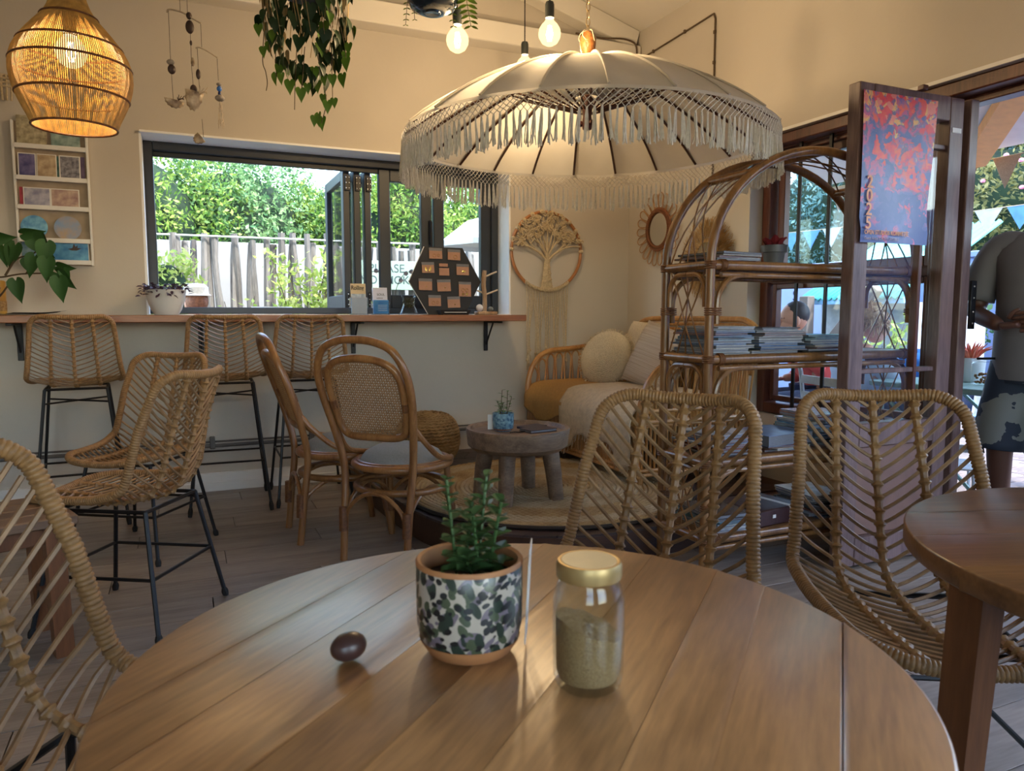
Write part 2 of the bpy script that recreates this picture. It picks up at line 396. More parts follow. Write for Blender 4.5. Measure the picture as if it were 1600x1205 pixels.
# ------------------------------------------------------------------ bifold window in the back wall
YF = 4.98
win = thing('window_1', 'anthracite bifold window folded open above the bar counter', None, (0, YF, 0)); win['kind'] = 'structure'; del win['label']
def frame_rect(bb, x0, x1, z0, z1, w, t, y=0.0, wb=None, wt=None):
    wb = wb or w; wt = wt or w
    bb.bbox((x0 + w / 2, y, (z0 + z1) / 2), (w, t, z1 - z0)); bb.bbox((x1 - w / 2, y, (z0 + z1) / 2), (w, t, z1 - z0))
    bb.bbox(((x0 + x1) / 2, y, z1 - wt / 2), (x1 - x0 - 2 * w, t, wt)); bb.bbox(((x0 + x1) / 2, y, z0 + wb / 2), (x1 - x0 - 2 * w, t, wb)); return bb
bb = B(); frame_rect(bb, -0.168, 2.088, 1.062, 2.073, 0.05, 0.10, wb=0.04); bb.bbox((0.96, 0.012, 2.01), (2.16, 0.03, 0.03)); obj('outer_frame', bb, M_frame, win)
for x0, x1 in ((1.235, 1.60), (1.615, 2.04)):
    s = obj('sash', frame_rect(B(), x0, x1, 1.10, 2.02, 0.075, 0.05, wb=0.09), M_frame, win)
    obj('pane', B().box(((x0 + x1) / 2, 0, 1.55), (x1 - x0 - 0.148, 0.006, 0.79)), M_pane, s, smooth=0)
bb = B().bbox((1.585, -0.04, 1.62), (0.022, 0.02, 0.16), 0.004); bb.bbox((1.585, -0.06, 1.58), (0.016, 0.018, 0.22), 0.004); obj('handle', bb, M_black, win)
M_steel = mat('steel', (200, 200, 200), 0.3, 0.9)
for x in (1.035, 1.105, 1.178):           # three panels folded outwards, edge on to the room
    bb = B()
    for (yy, ww) in ((0.06, 0.075), (0.665, 0.075)): bb.bbox((x, yy + ww / 2, 1.56), (0.045, ww, 0.92))
    bb.bbox((x, 0.40, 1.985), (0.045, 0.53, 0.07)); bb.bbox((x, 0.40, 1.145), (0.045, 0.53, 0.09))
    s = obj('folded_sash', bb, M_frame, win)
    obj('pane', B().box((x, 0.40, 1.57), (0.006, 0.532, 0.772)), M_pane, s, smooth=0)
    for z in (1.93, 1.16):
        h = B().bbox((x + 0.008, 0.052, z), (0.036, 0.014, 0.10), 0.002); h = obj('hinge', h, M_black, s)
bb = B()
for x in (1.035, 1.105, 1.178):
    for z in (1.93, 1.16):
        for dx in (-0.002, 0.018):
            for dz in (-0.035, 0, 0.035): bb.ell((x + dx, 0.043, z + dz), (0.004, 0.003, 0.004), 6, 4)
obj('screw_heads', bb, M_steel, win)['kind'] = 'stuff'

# ------------------------------------------------------------------ bar counter on iron brackets
ct = thing('bar_counter', 'long wooden bar counter on black brackets below the back window', 'counter', (0, 4.57, 1.055))
obj('worktop', B().bbox((-0.47, 0, -0.02), (5.07, 0.335, 0.04), 0.004), M_counter, ct)
for x in (-0.80, 0.10, 0.995, 1.905):
    bb = B().bbox((x, 0.152, -0.145), (0.028, 0.012, 0.20), 0.002); bb.bbox((x, 0.02, -0.047), (0.028, 0.26, 0.012), 0.002)
    bb.tube([(x, 0.145, -0.20), (x, 0.02, -0.052)], 0.006, 6); obj('bracket', bb, M_black, ct)
# grey conduit along the foot of the wall and cables on the walls
bb = B().tube([(-2.9, 4.722, 0.275), (2.2, 4.722, 0.275)], 0.011, 8); bb.tube([(-2.9, 4.722, 0.30), (2.2, 4.722, 0.30)], 0.006, 6)
M_pipe = mat('pipe_paint', (96, 92, 88), 0.6)
p = tag(obj('wall_pipe', bb, M_pipe), 'pair of thin grey pipes running low along the back wall', 'pipe')
for x in (-0.2, 0.14, 0.72): obj('pipe_clip', B().bbox((0, -0.012, 0.02), (0.03, 0.03, 0.075), 0.004), M_pipe, p, loc=(x, 4.728, 0.275))
M_cable = mat('cable', (86, 70, 52), 0.7)
bb = B(); cp = cat([(2.52, 4.595, 2.958), (2.72, 4.594, 2.955), (2.90, 4.594, 2.975), (3.0, 4.594, 2.95), (3.012, 4.594, 2.86), (3.046, 4.60, 2.855)], 6)
cp += cat([(3.052, 4.56, 2.865), (3.052, 4.25, 2.875), (3.052, 4.0, 2.885), (3.052, 3.815, 2.893)], 5) + [(3.052, 3.80, 2.86), (3.052, 3.80, 2.62), (3.052, 3.795, 2.30), (3.052, 3.79, 1.9)]
cb = tag(obj('wall_cable', B().tube(cp, 0.006, 6), M_cable), 'thin brown cable clipped to the beam and right wall above the parasol', 'cable')
for c in ((3.05, 4.45, 2.868), (3.05, 4.1, 2.882), (3.05, 3.8, 2.78), (3.05, 3.8, 2.6), (3.05, 3.8, 2.5)): obj('cable_clip', B().bbox((0, 0, 0), (0.016, 0.016, 0.022), 0.003), M_cable, cb, loc=c)

# ------------------------------------------------------------------ window and folding door in the right wall
XW = 3.20
w2 = thing('window_2', None, None, (XW, 0, 0)); w2['kind'] = 'structure'
def frame_y(bb, y0, y1, z0, z1, w, t, x=0.0):
    bb.bbox((x, y0 + w / 2, (z0 + z1) / 2), (t, w, z1 - z0)); bb.bbox((x, y1 - w / 2, (z0 + z1) / 2), (t, w, z1 - z0))
    bb.bbox((x, (y0 + y1) / 2, z1 - w / 2), (t, y1 - y0 - 2 * w, w)); bb.bbox((x, (y0 + y1) / 2, z0 + w / 2), (t, y1 - y0 - 2 * w, w)); return bb
obj('outer_frame', frame_y(B(), 2.31, 3.45, 0.48, 2.05, 0.06, 0.10), M_mahog, w2)
obj('mullion', B().bbox((0, 2.88, 1.26), (0.05, 1.05, 0.05)), M_mahog, w2)
s = obj('sash', frame_y(B(), 2.375, 3.375, 1.285, 1.975, 0.05, 0.045), M_mahog, w2)
s.location = (0.02, 0, 0); obj('pane', B().box((0, 2.875, 1.63), (0.005, 0.90, 0.59)), M_pane, s, smooth=0)
s.rotation_euler = (0, radians(0), 0)
s = obj('sash', frame_y(B(), 2.375, 3.375, 0.555, 1.235, 0.03, 0.045), M_mahog, w2)
obj('pane', B().box((0, 2.875, 0.895), (0.005, 0.94, 0.62)), M_pane, s, smooth=0)
for y in (3.154, 2.946): obj('burglar_bar', B().bbox((-0.06, y, 1.26), (0.012, 0.022, 1.56), 0.002), M_black, w2)
# lintel board over window and door
bb = B(); bb.bbox((XR + 0.09, 1.28, 2.03), (0.13, 4.3, 0.06), 0.006); bb.bbox((XR + 0.15, 1.28, 1.985), (0.08, 4.3, 0.035), 0.004); struct('trim_5', bb, M_mahog)
bb = B(); bb.bbox((XR + 0.10, 2.285, 1.0), (0.14, 0.05, 2.0), 0.006); struct('trim_6', bb, M_mahog)
bb = B(); bb.box((XR - 0.003, 1.3, 2.068), (0.012, 4.3, 0.016)); struct('trim_7', bb, M_white, smooth=0)
# the leaf stands open into the room, square to the wall
d1 = thing('door_1', None, None, (2.448, 2.165, 0.01)); d1['kind'] = 'structure'
DW, DT = 0.61, 0.058
bb = B(); bb.bbox((0.04, DT / 2, 0.977), (0.08, DT, 1.955), 0.004); bb.bbox((DW - 0.0425, DT / 2, 0.977), (0.085, DT, 1.955), 0.004)
bb.bbox((0.3025, DT / 2, 1.905), (0.445, DT, 0.10), 0.004); bb.bbox((0.3025, DT / 2, 0.55), (0.445, DT, 0.10), 0.004); bb.bbox((0.3025, DT / 2, 0.06), (0.445, DT, 0.12), 0.004)
M_door = wood('door_wood', (84, 62, 58), (134, 108, 102), 0.45, 4, 2, 0.03)
obj('leaf_frame', bb, M_door, d1)
obj('muntin', B().bbox((0.405, DT / 2, 1.23), (0.022, 0.034, 1.26), 0.003), M_mahog, d1)
for z in (0.815, 1.75): obj('muntin', B().bbox((0.3025, DT / 2 + 0.001, z), (0.445, 0.03, 0.02), 0.003), M_door, d1)
obj('pane', B().box((0.3025, DT / 2, 1.23), (0.44, 0.005, 1.255)), M_pane, d1, smooth=0)
obj('bottom_panel', B().bbox((0.3025, DT / 2, 0.31), (0.445, 0.022, 0.38), 0.008), mat('door_panel', (126, 94, 80), 0.5, var=0.1, scale=12), d1)
# second leaf folded behind it, its edge showing beyond the hinge side
d2 = thing('door_2', None, None, (3.075, 2.10, 0.01)); d2['kind'] = 'structure'
obj('leaf_stile', B().bbox((0.03, 0.10, 0.977), (0.055, 0.10, 1.955), 0.004), M_door, d2)

h = obj('hinge_plate', B().bbox((0.075, 0.045, 1.09), (0.034, 0.012, 0.21), 0.002), M_black, d2)
bb = B()
for dz in (-0.08, -0.03, 0.03, 0.08): bb.ell((0.075, 0.038, 1.09 + dz), (0.004, 0.003, 0.004), 6, 4)
obj('hinge_screw', bb, M_steel, h)
obj('top_latch', B().bbox((0.34, -0.008, 1.965), (0.03, 0.03, 0.02), 0.003), M_mahog, d1)
obj('paper_sticker', B().box((0.567, -0.0012, 1.82), (0.055, 0.002, 0.020)), M_white, d1, smooth=0)
# poster taped on the leaf
M_post = bpy.data.materials.new('poster_print'); M_post.use_nodes = True
n = M_post.node_tree.nodes; l = M_post.node_tree.links; pr = n['Principled BSDF']; pr.inputs['Roughness'].default_value = 0.35
tc = n.new('ShaderNodeTexCoord'); sx = n.new('ShaderNodeSeparateXYZ'); l.new(tc.outputs['Object'], sx.inputs[0])
n1 = n.new('ShaderNodeTexNoise'); n1.inputs['Scale'].default_value = 11; n1.inputs['Detail'].default_value = 6; l.new(tc.outputs['Object'], n1.inputs['Vector'])
mv = n.new('ShaderNodeMix'); mv.data_type = 'VECTOR'; mv.inputs[0].default_value = 0.16; l.new(tc.outputs['Object'], mv.inputs[4]); l.new(n1.outputs['Color'], mv.inputs[5])
vo = n.new('ShaderNodeTexVoronoi'); vo.inputs['Scale'].default_value = 26; l.new(mv.outputs[1], vo.inputs['Vector'])
sv = n.new('ShaderNodeSeparateColor'); l.new(vo.outputs['Color'], sv.inputs[0])
nz = n.new('ShaderNodeMix'); nz.data_type = 'FLOAT'; nz.inputs[0].default_value = 0.34; l.new(sv.outputs[0], nz.inputs[3]); l.new(n1.outputs['Fac'], nz.inputs[2])
mr = n.new('ShaderNodeMapRange'); mr.inputs['From Min'].default_value = 0.0; mr.inputs['From Max'].default_value = 0.6; mr.inputs['To Min'].default_value = -0.20; mr.inputs['To Max'].default_value = 0.20
l.new(sx.outputs['Z'], mr.inputs['Value']); ad = n.new('ShaderNodeMath'); ad.operation = 'ADD'; l.new(nz.outputs[0], ad.inputs[0]); l.new(mr.outputs[0], ad.inputs[1])
rp = n.new('ShaderNodeValToRGB'); e = rp.color_ramp.elements
e[0].position = 0.30; e[0].color = (*lin((70, 92, 156)), 1); e[1].position = 0.78; e[1].color = (*lin((236, 140, 128)), 1)
for ps, c in ((0.44, (96, 104, 168)), (0.50, (206, 96, 140)), (0.53, (84, 106, 146)), (0.57, (230, 70, 92)), (0.66, (240, 100, 78)), (0.72, (116, 108, 170)), (0.75, (240, 190, 110))):
    q = e.new(ps); q.color = (*lin(c), 1)
l.new(ad.outputs[0], rp.inputs['Fac']); l.new(rp.outputs[0], pr.inputs['Base Color'])
G = []
for i in range(13):
    z = 0.585 * i / 12; G.append([(0.0 + (0.012 if i < 2 else 0) + 0.4 * k / 6 * (1.04 - 0.09 * (1 - i / 12)), -0.004 * sin(k * 0.8 + i * 0.3) - (0.006 if k == 6 and i < 3 else 0), z) for k in range(7)])
po = tag(obj('poster', B().grid(G), M_post), 'colourful abstract art exhibition poster taped on the open door leaf', 'poster'); po.location = (2.455, 2.152, 1.345)
M_peach = mat('poster_lettering', (244, 176, 136), 0.5)
for i, ch in enumerate('2025'): text(ch, 0.068, M_peach, po, (0.026, -0.009, 0.212 - i * 0.053), (pi / 2, 0, 0), 'year_lettering', bold=0.0012)
text('OPEN STUDIOS KOMMETJIE', 0.0235, M_peach, po, (0.024, -0.009, 0.032), (pi / 2, 0, 0), 'title_lettering', sx=0.86, bold=0.0004)
text('Guest Artist CATHY LAYZELL', 0.018, mat('poster_small', (196, 176, 196), 0.5), po, (0.024, -0.009, 0.010), (pi / 2, 0, 0), 'subtitle_lettering', sx=0.85)

# ------------------------------------------------------------------ low tiled platform in the corner
PZ = 0.13
edge = cat([(0.93, 4.72, 0), (0.93, 4.0, 0), (0.96, 3.45, 0), (1.02, 3.12, 0), (1.14, 2.88, 0), (1.34, 2.72, 0), (1.58, 2.64, 0), (1.85, 2.64, 0), (2.5, 2.66, 0), (3.05, 2.70, 0)], 5)
E2 = [(q[0], q[1]) for q in edge]
pl = tag(obj('platform', B().prism(E2 + [(3.05, 4.73)], 0.0, PZ - 0.008), M_riser, smooth=30), 'low curved platform in the corner with dark slate tiled top', 'platform')
pl['kind'] = 'structure'; del pl['category']; del pl['label']; pl.name = 'floor_platform'
def clip(poly, f):
    out = []
    for i in range(len(poly)):
        a, c = poly[i], poly[(i + 1) % len(poly)]; fa, fc = f(a), f(c)
        if fa >= 0: out.append(a)
        if fa * fc < 0: t = fa / (fa - fc); out.append((a[0] + (c[0] - a[0]) * t, a[1] + (c[1] - a[1]) * t))
    return out
# edge tiles follow the curve, set at a slant (the herringbone border)
ev = resample([(q[0], q[1], 0) for q in edge], step=0.135)
for i in range(len(ev) - 1):
    a, c = ev[i][:2], ev[i + 1][:2]; tn = (c - a) / np.linalg.norm(c - a); nn = np.array((-tn[1], tn[0]))
    sl_ = 0.06
    q = [a + tn * 0.003, c - tn * 0.003, c - tn * 0.003 + nn * 0.15 + tn * sl_, a + tn * 0.003 + nn * 0.15 + tn * sl_]
    q = [tuple(x) for x in q]
    if min(x[0] for x in q) < 0.9: pass
    obj('tile', B().prism(q, PZ - 0.008, PZ + 0.002), M_tile, pl, smooth=0)
k = 0
for i in range(15):      # slanted field tiles
    for j in range(13):
        x0 = 1.12 + i * 0.14 + (j % 2) * 0.0; y0 = 2.62 + j * 0.165; sk = 0.05 if j % 2 else -0.05
        cx_, cy_ = x0 + 0.07, y0 + 0.08
        if cx_ > 3.0 or cy_ > 4.68: continue
        dmin = min((cx_ - q[0]) ** 2 + (cy_ - q[1]) ** 2 for q in E2) ** 0.5
        ins = cx_ > 1.0 and (cy_ > 2.64 + 0.15)
        if dmin < 0.235 or not ins: continue
        q = [(x0 + 0.002 - sk, y0 + 0.002), (x0 + 0.138 - sk, y0 + 0.002), (x0 + 0.138 + sk, y0 + 0.163), (x0 + 0.002 + sk, y0 + 0.163)]
        q = [(min(a, 3.04), c) for a, c in q]
        obj('tile', B().prism(q, PZ - 0.008, PZ + 0.0015), M_tile, pl, smooth=0)
# round braided rug
rg = thing('jute_rug', 'large round braided jute rug on the corner platform', 'rug', (1.75, 3.45, PZ + 0.002))
bb = B(); b2 = B()
for k in range(34):
    R = 0.02 + k * 0.0232
    if R > 0.745: break
    m = max(12, int(2 * pi * R / 0.02)); (b2 if 0.26 < R < 0.47 or 0.60 < R < 0.70 else bb).tube([((R + 0.003 * sin(a * 2 * pi / m * m / 2 + k)) * cos(2 * pi * a / m), (R + 0.003 * cos(a * 1.5)) * sin(2 * pi * a / m), 0.011 + 0.0035 * (a % 2)) for a in range(m)], 0.0125, 6, closed=True)
obj('braid', bb, mat('rug_jute', (150, 122, 84), 0.95, col2=(190, 166, 124), scale=5, bump=0.6, bscale=140), rg)['kind'] = 'stuff'
obj('pale_braid', b2, mat('rug_pale', (166, 146, 114), 0.95, col2=(198, 182, 152), scale=5, bump=0.6, bscale=140), rg)['kind'] = 'stuff'
obj('edge_binding', B().tube([(0.755 * cos(a), 0.755 * sin(a), 0.011) for a in np.linspace(0, 2 * pi, 80)[:-1]], 0.009, 6, closed=True), mat('rug_edge', (56, 48, 42), 0.9), rg)
# ------------------------------------------------------------------ woven rattan chairs and bar stools
def shell_fn(path, wtop, wmid, wfront, conc_b, conc_s, tb):
    P = resample([(0, y, z) for y, z in [(q[1], q[2]) for q in cat([(0, y, z) for y, z in path], 10)]], n=220)
    d = np.r_[0, np.cumsum(np.linalg.norm(np.diff(P, axis=0), axis=1))]; L = d[-1]
    T = np.gradient(P, axis=0); T /= np.linalg.norm(T, axis=1)[:, None]
    N = np.stack([np.zeros(len(P)), T[:, 2] * -1, T[:, 1]], 1)      # to the sitter's side
    def w(t):
        u = t / L
        return np.interp(u, [0, tb, tb + 0.08, 1.0], [wtop, wmid, wmid * 1.02, wfront])
    def pt(s, t):
        t = min(max(t, 0.0), L)
        p = np.array([np.interp(t, d, P[:, i]) for i in range(3)]); nn = np.array([np.interp(t, d, N[:, i]) for i in range(3)])
        nn /= np.linalg.norm(nn)
        c = np.interp(t / L, [0, tb * 0.5, tb, min(1, tb + 0.2), 1.0], [conc_b * 0.75, conc_b, conc_b * 0.85, conc_s, conc_s * 0.6])
        r = s / w(t); q = p + nn * c * r * r; q[0] = s; return q
    return pt, w, L
def rattan_parts(root, pt, w, L, r0, r1, pitch, drop_b, drop_s, tb, rf=0.0145, rr=0.0042, nsp=3, wrap=0.0085):
    def bnd(t):
        ww = w(t)
        if t < r0: return ww - r0 + sqrt(max(0, r0 * r0 - (r0 - t) ** 2))
        if t > L - r1: return ww - r1 + sqrt(max(0, r1 * r1 - (t - L + r1) ** 2))
        return ww
    right = [(bnd(t), t) for t in ([r0 - r0 * cos(a) for a in np.linspace(0.0, pi / 2, 9)] + list(np.linspace(r0, L - r1, 34))[1:] + [L - r1 + r1 * sin(a) for a in np.linspace(0, pi / 2, 10)][1:])]
    loop = [tuple(pt(s, t)) for s, t in right] + [tuple(pt(s, L)) for s in np.linspace(right[-1][0], -right[-1][0], 8)[1:-1]] + [tuple(pt(-s, t)) for s, t in right[::-1]] + [tuple(pt(s, 0)) for s in np.linspace(-right[0][0], right[0][0], 8)[1:-1]]
    Q = resample(loop, step=wrap / 3, closed=True)
    rad = rf * np.array([1.0 if i % 3 else 0.86 for i in range(len(Q))])
    obj('frame', B().tube(Q, rad, 8, closed=True), M_rat, root)
    ribs_t = []; t = 0.03
    while t < L + 0.10: ribs_t.append(t); t += pitch
    for sf in ((-0.5, 0.0, 0.5) if nsp == 3 else (0,)):
        ts = np.linspace(0.004, L - 0.004, 240); pts = [pt(sf * w(t), t) for t in ts]
        drp = np.interp(ts / L, [0, tb, tb + 0.15, 1], [drop_b, drop_b, drop_s, drop_s]) * abs(sf) ** 1.25 if sf else np.zeros(len(ts))
        ph = ((ts + drp - ribs_t[0]) / pitch) % 1.0; ph = np.minimum(ph, 1 - ph)
        rad = 0.0085 + 0.0058 * np.exp(-(ph / 0.14) ** 2)
        obj('spine', B().tube(pts, rad * (rf / 0.0145), 7), M_rat, root)
    for tk in ribs_t:
        bb = B()
        for sg in (-1, 1):
            pts = []
            for a in np.linspace(0, 1.0, 13):
                dr = np.interp(tk / L, [0, tb, tb + 0.15, 1], [drop_b, drop_b, drop_s, drop_s])
                tt = tk - dr * a ** 1.25
                if tt < 0 or tt > L: continue
                s = a * w(tt)
                if s > bnd(tt): break
                q = pt(sg * s, tt); pts.append(q)
            if len(pts) > 1: bb.tube(pts, rr, 5, cap=False)
        if bb.n: obj('rib', bb, M_rat2, root)
CH_PATH = [(-0.325, 0.860), (-0.275, 0.69), (-0.235, 0.555), (-0.208, 0.485), (-0.16, 0.445), (-0.06, 0.425), (0.08, 0.425), (0.25, 0.437)]
def chair_base(root, zs, feet, spread, zr, m=M_black, brace=None):
    top = [(sx * spread[0], sy * spread[1] - 0.02, zs) for sx, sy in ((-1, -1), (1, -1), (1, 1), (-1, 1))]
    bot = [(sx * feet[0], sy * feet[1] - 0.02, 0.0) for sx, sy in ((-1, -1), (1, -1), (1, 1), (-1, 1))]
    obj('seat_ring', B().tube(resample(top, step=0.02, closed=True), 0.007, 6, closed=True), m, root)
    for a, c in zip(top, bot):
        lg = obj('leg', B().tube([a, tuple(a[i] + (c[i] - a[i]) * 0.96 for i in range(3))], 0.0078, 8), m, root)
        e = [tuple(a[i] + (c[i] - a[i]) * k for i in range(3)) for k in (0.93, 0.955, 0.97, 1.0)]
        obj('rubber_foot', B().tube(e, [0.009, 0.0125, 0.0125, 0.010], 8), M_rubber, lg)
    mid = [tuple(a[i] + (c[i] - a[i]) * (1 - zr / zs) for i in range(3)) for a, c in zip(top, bot)]
    for i in range(4): obj('stretcher', B().tube([mid[i], mid[(i + 1) % 4]], 0.006, 6), m, root)
    if brace:
        hi = [tuple(a[i] + (c[i] - a[i]) * brace for i in range(3)) for a, c in zip(top, bot)]
        for i, j in ((0, 2), (1, 3)): obj('brace', B().tube([hi[i], hi[j]], 0.005, 6), m, root)
chA = thing('rattan_chair', 'woven rattan chair with black legs, seen from behind, nearer of the left pair', 'chair', (-0.207, 2.86, 0.0), 1.036, 'woven rattan chairs')
pt, w, L = shell_fn(CH_PATH, 0.181, 0.221, 0.191, 0.075, 0.045, 0.46)
rattan_parts(chA, pt, w, L, 0.07, 0.10, 0.0310, 0.165, 0.11, 0.46, rf=0.0155, rr=0.0047)
chair_base(chA, 0.415, (0.215, 0.225), (0.15, 0.155), 0.20)
G = 'woven rattan chairs'
dup(chA, (-0.20, 3.66, 0), 2.572, 'woven rattan chair turned to face the room, farther of the left pair', G)
dup(chA, (1.379, 1.007, 0), 2.62, 'woven rattan chair at the small right table in front of the door', G)
dup(chA, (0.805, 1.25, 0), 2.12, 'woven rattan chair behind the round table in front of the rattan shelf', G)
dup(chA, (-0.13, 1.05, 0), -2.2, 'woven rattan chair at the left edge of the round table, cut by the frame', G)
st = thing('bar_stool', 'woven rattan bar stool at the left end of the counter', 'bar stool', (-0.50, 4.37, 0), 0.06, 'rattan bar stools at the counter')
SP = [(-0.245, 1.045), (-0.225, 0.93), (-0.205, 0.80), (-0.175, 0.735), (-0.12, 0.705), (0.0, 0.695), (0.10, 0.695), (0.19, 0.705)]
pt, w, L = shell_fn(SP, 0.172, 0.205, 0.18, 0.055, 0.03, 0.45)
rattan_parts(st, pt, w, L, 0.05, 0.08, 0.0235, 0.075, 0.06, 0.45, rf=0.013, rr=0.0033, wrap=0.009)
chair_base(st, 0.69, (0.205, 0.235), (0.135, 0.125), 0.27, brace=0.10)
dup(st, (0.215, 4.39, 0), -0.04, 'woven rattan bar stool, middle one of the three at the counter')
dup(st, (0.655, 4.40, 0), -0.02, 'woven rattan bar stool behind the cane-backed chairs at the counter')

# ------------------------------------------------------------------ bent cane chairs with grey seat pads
t1 = thing('cane_chair', 'bent cane chair with woven back panel, seen from behind with seat pad showing', 'chair', (0.885, 3.20, 0), -0.80, 'bent cane chairs with woven backs')
def ring(r, z, n=48, sx=1, sy=1): return [(r * sx * cos(a), r * sy * sin(a), z) for a in np.linspace(0, 2 * pi, n + 1)[:-1]]
obj('seat_ring', B().tube(ring(0.212, 0.402), 0.0165, 10, closed=True), M_honey, t1)
obj('seat_ring', B().tube(ring(0.196, 0.416), 0.008, 8, closed=True), M_honey, t1)
obj('seat_pad', B().lathe([(0.0, 0.488), (0.06, 0.485), (0.12, 0.473), (0.165, 0.449), (0.188, 0.418), (0.186, 0.402), (0.0, 0.40)], n=40), M_seatfab, t1)
obj('lower_ring', B().tube(ring(0.205, 0.30), 0.0155, 10, closed=True), M_honey, t1)
hp = []
sd = [(0.155, -0.245, 0.0), (0.158, -0.225, 0.20), (0.168, -0.205, 0.40), (0.190, -0.235, 0.56), (0.213, -0.285, 0.72), (0.208, -0.325, 0.83), (0.165, -0.352, 0.915), (0.09, -0.366, 0.951), (0.0, -0.370, 0.960)]
hoop = cat(sd + [(-x, y, z) for x, y, z in sd[-2::-1]], 7)
obj('back_hoop', B().tube(hoop, 0.0165, 10), M_honey, t1)
for sg in (-1, 1):
    lg = obj('leg', B().tube(cat([(sg * 0.148, 0.135, 0.405), (sg * 0.158, 0.15, 0.25), (sg * 0.172, 0.185, 0.0)], 5), 0.0155, 10), M_honey, t1)
    obj('binding', B().tube([(sg * 0.160, 0.153, 0.21), (sg * 0.166, 0.166, 0.12)], 0.0185, 10), M_bind, lg)
    obj('binding', B().tube([(sg * 0.1565, -0.238, 0.235), (sg * 0.156, -0.241, 0.13)], 0.0195, 10), M_bind, t1)
    obj('side_brace', B().tube(cat([(sg * 0.187, -0.232, 0.60), (sg * 0.205, -0.185, 0.54), (sg * 0.226, -0.09, 0.458), (sg * 0.222, 0.03, 0.426), (sg * 0.198, 0.09, 0.420)], 6), 0.0125, 8), M_honey, t1)
def arch(p, q, h, r=0.0095):
    m = [tuple((p[i] * (1 - k) + q[i] * k) + (h * sin(pi * k) ** 0.6 if i == 2 else 0) for i in range(3)) for k in np.linspace(0, 1, 13)]
    obj('arched_brace', B().tube(m, r, 8), M_honey, t1)
legs = [(-0.156, -0.236, 0.17), (0.156, -0.236, 0.17), (0.163, 0.158, 0.17), (-0.163, 0.158, 0.17)]
for i in range(4): arch(legs[i], legs[(i + 1) % 4], 0.135)
# rounded panel with open cane mesh
def bk(x, z): return (x, -0.228 - (z - 0.54) * 0.36 + 0.9 * x * x * 0.6, z)
po_ = [(-0.115, 0.548), (0.0, 0.545), (0.115, 0.548), (0.158, 0.585), (0.172, 0.68), (0.176, 0.77), (0.155, 0.835), (0.10, 0.872), (0.0, 0.884), (-0.10, 0.872), (-0.155, 0.835), (-0.176, 0.77), (-0.172, 0.68), (-0.158, 0.585)]
pc = cat([bk(x, z) for x, z in po_], 6, closed=True)
obj('panel_frame', B().tube(pc, 0.0165, 10, closed=True), M_honey, t1)
pz = [(q[0], q[2]) for q in pc]
def inside(x, z):
    c = False; j = len(pz) - 1
    for i in range(len(pz)):
        if (pz[i][1] > z) != (pz[j][1] > z) and x < (pz[j][0] - pz[i][0]) * (z - pz[i][1]) / (pz[j][1] - pz[i][1]) + pz[i][0]: c = not c
        j = i
    return c
bb = B(); stp = 0.0105
def strand(f, r):
    run = []
    for k in range(121):
        x, z = f(k / 120)
        if inside(x, z): run.append(bk(x, z))
        else:
            if len(run) > 1: bb.tube(run[::3] + [run[-1]], r, 4, cap=False)
            run = []
    if len(run) > 1: bb.tube(run[::3] + [run[-1]], r, 4, cap=False)
k = -0.18
while k < 0.18: strand(lambda u: (k, 0.52 + 0.38 * u), 0.0019); k += stp
k = 0.54
while k < 0.90: strand(lambda u: (-0.19 + 0.38 * u, k), 0.0019); k += stp
k = -0.55
while k < 0.55:
    strand(lambda u: (k + 0.4 * u, 0.52 + 0.4 * u), 0.0013); strand(lambda u: (k - 0.4 * u, 0.52 + 0.4 * u), 0.0013); k += stp * 2
obj('cane_mesh', bb, M_cane, t1)['kind'] = 'stuff'
for sg in (-1, 1): obj('binding', B().tube(resample([bk(sg * 0.172, 0.665), bk(sg * 0.1745, 0.70)], n=4), 0.0185, 8), M_bind, t1)
dup(t1, (0.70, 3.60, 0), -1.53, 'bent cane chair seen side-on, half hidden behind the other cane chair')

# ------------------------------------------------------------------ tables
def board_top(root, R, th, ang, widths, m, z, edge=0.003, gap=0.00025):
    x = -sum(widths) / 2
    for wd in widths:
        q = []
        for a in np.linspace(0, 2 * pi, 121)[:-1]: q.append((R * cos(a), R * sin(a)))
        q = clip(clip(q, lambda p: p[1] - (x + gap)), lambda p: (x + wd - gap) - p[1])
        if len(q) > 2:
            bb = B()
            def inset(qq, dlt):
                o = []
                for px, py in qq:
                    rr_ = sqrt(px * px + py * py); o.append((px * (1 - dlt / R) if rr_ > R - 1e-4 else px, py * (1 - dlt / R) if rr_ > R - 1e-4 else py))
                return o
            n_ = len(q); lv = [(inset(q, edge), -th), (q, -th + edge), (q, -edge), (inset(q, edge * 0.3), -edge * 0.3), (inset(q, edge), 0)]
            bb.add([(a, c, h) for qq, h in lv for a, c in qq], [tuple(range(n_ - 1, -1, -1)), tuple(range(4 * n_, 5 * n_))] + [(k_ * n_ + i, k_ * n_ + (i + 1) % n_, (k_ + 1) * n_ + (i + 1) % n_, (k_ + 1) * n_ + i) for k_ in range(4) for i in range(n_)])
            obj('board', bb, m, root, (0, 0, z), (0, 0, ang), smooth=50)
        x += wd
def square_leg(root, p, q, a0, a1, m):
    v = []
    for (c, s) in ((p, a0), (q, a1)): v += [(c[0] - s, c[1] - s, c[2]), (c[0] + s, c[1] - s, c[2]), (c[0] + s, c[1] + s, c[2]), (c[0] - s, c[1] + s, c[2])]
    return obj('leg', B().add(v, [(3, 2, 1, 0), (4, 5, 6, 7), (0, 1, 5, 4), (1, 2, 6, 5), (2, 3, 7, 6), (3, 0, 4, 7)]), m, root, smooth=0)
ta = thing('round_table', 'round teak cafe table in the foreground holding a potted succulent and jar', 'table', (0.262, 0.582, 0))
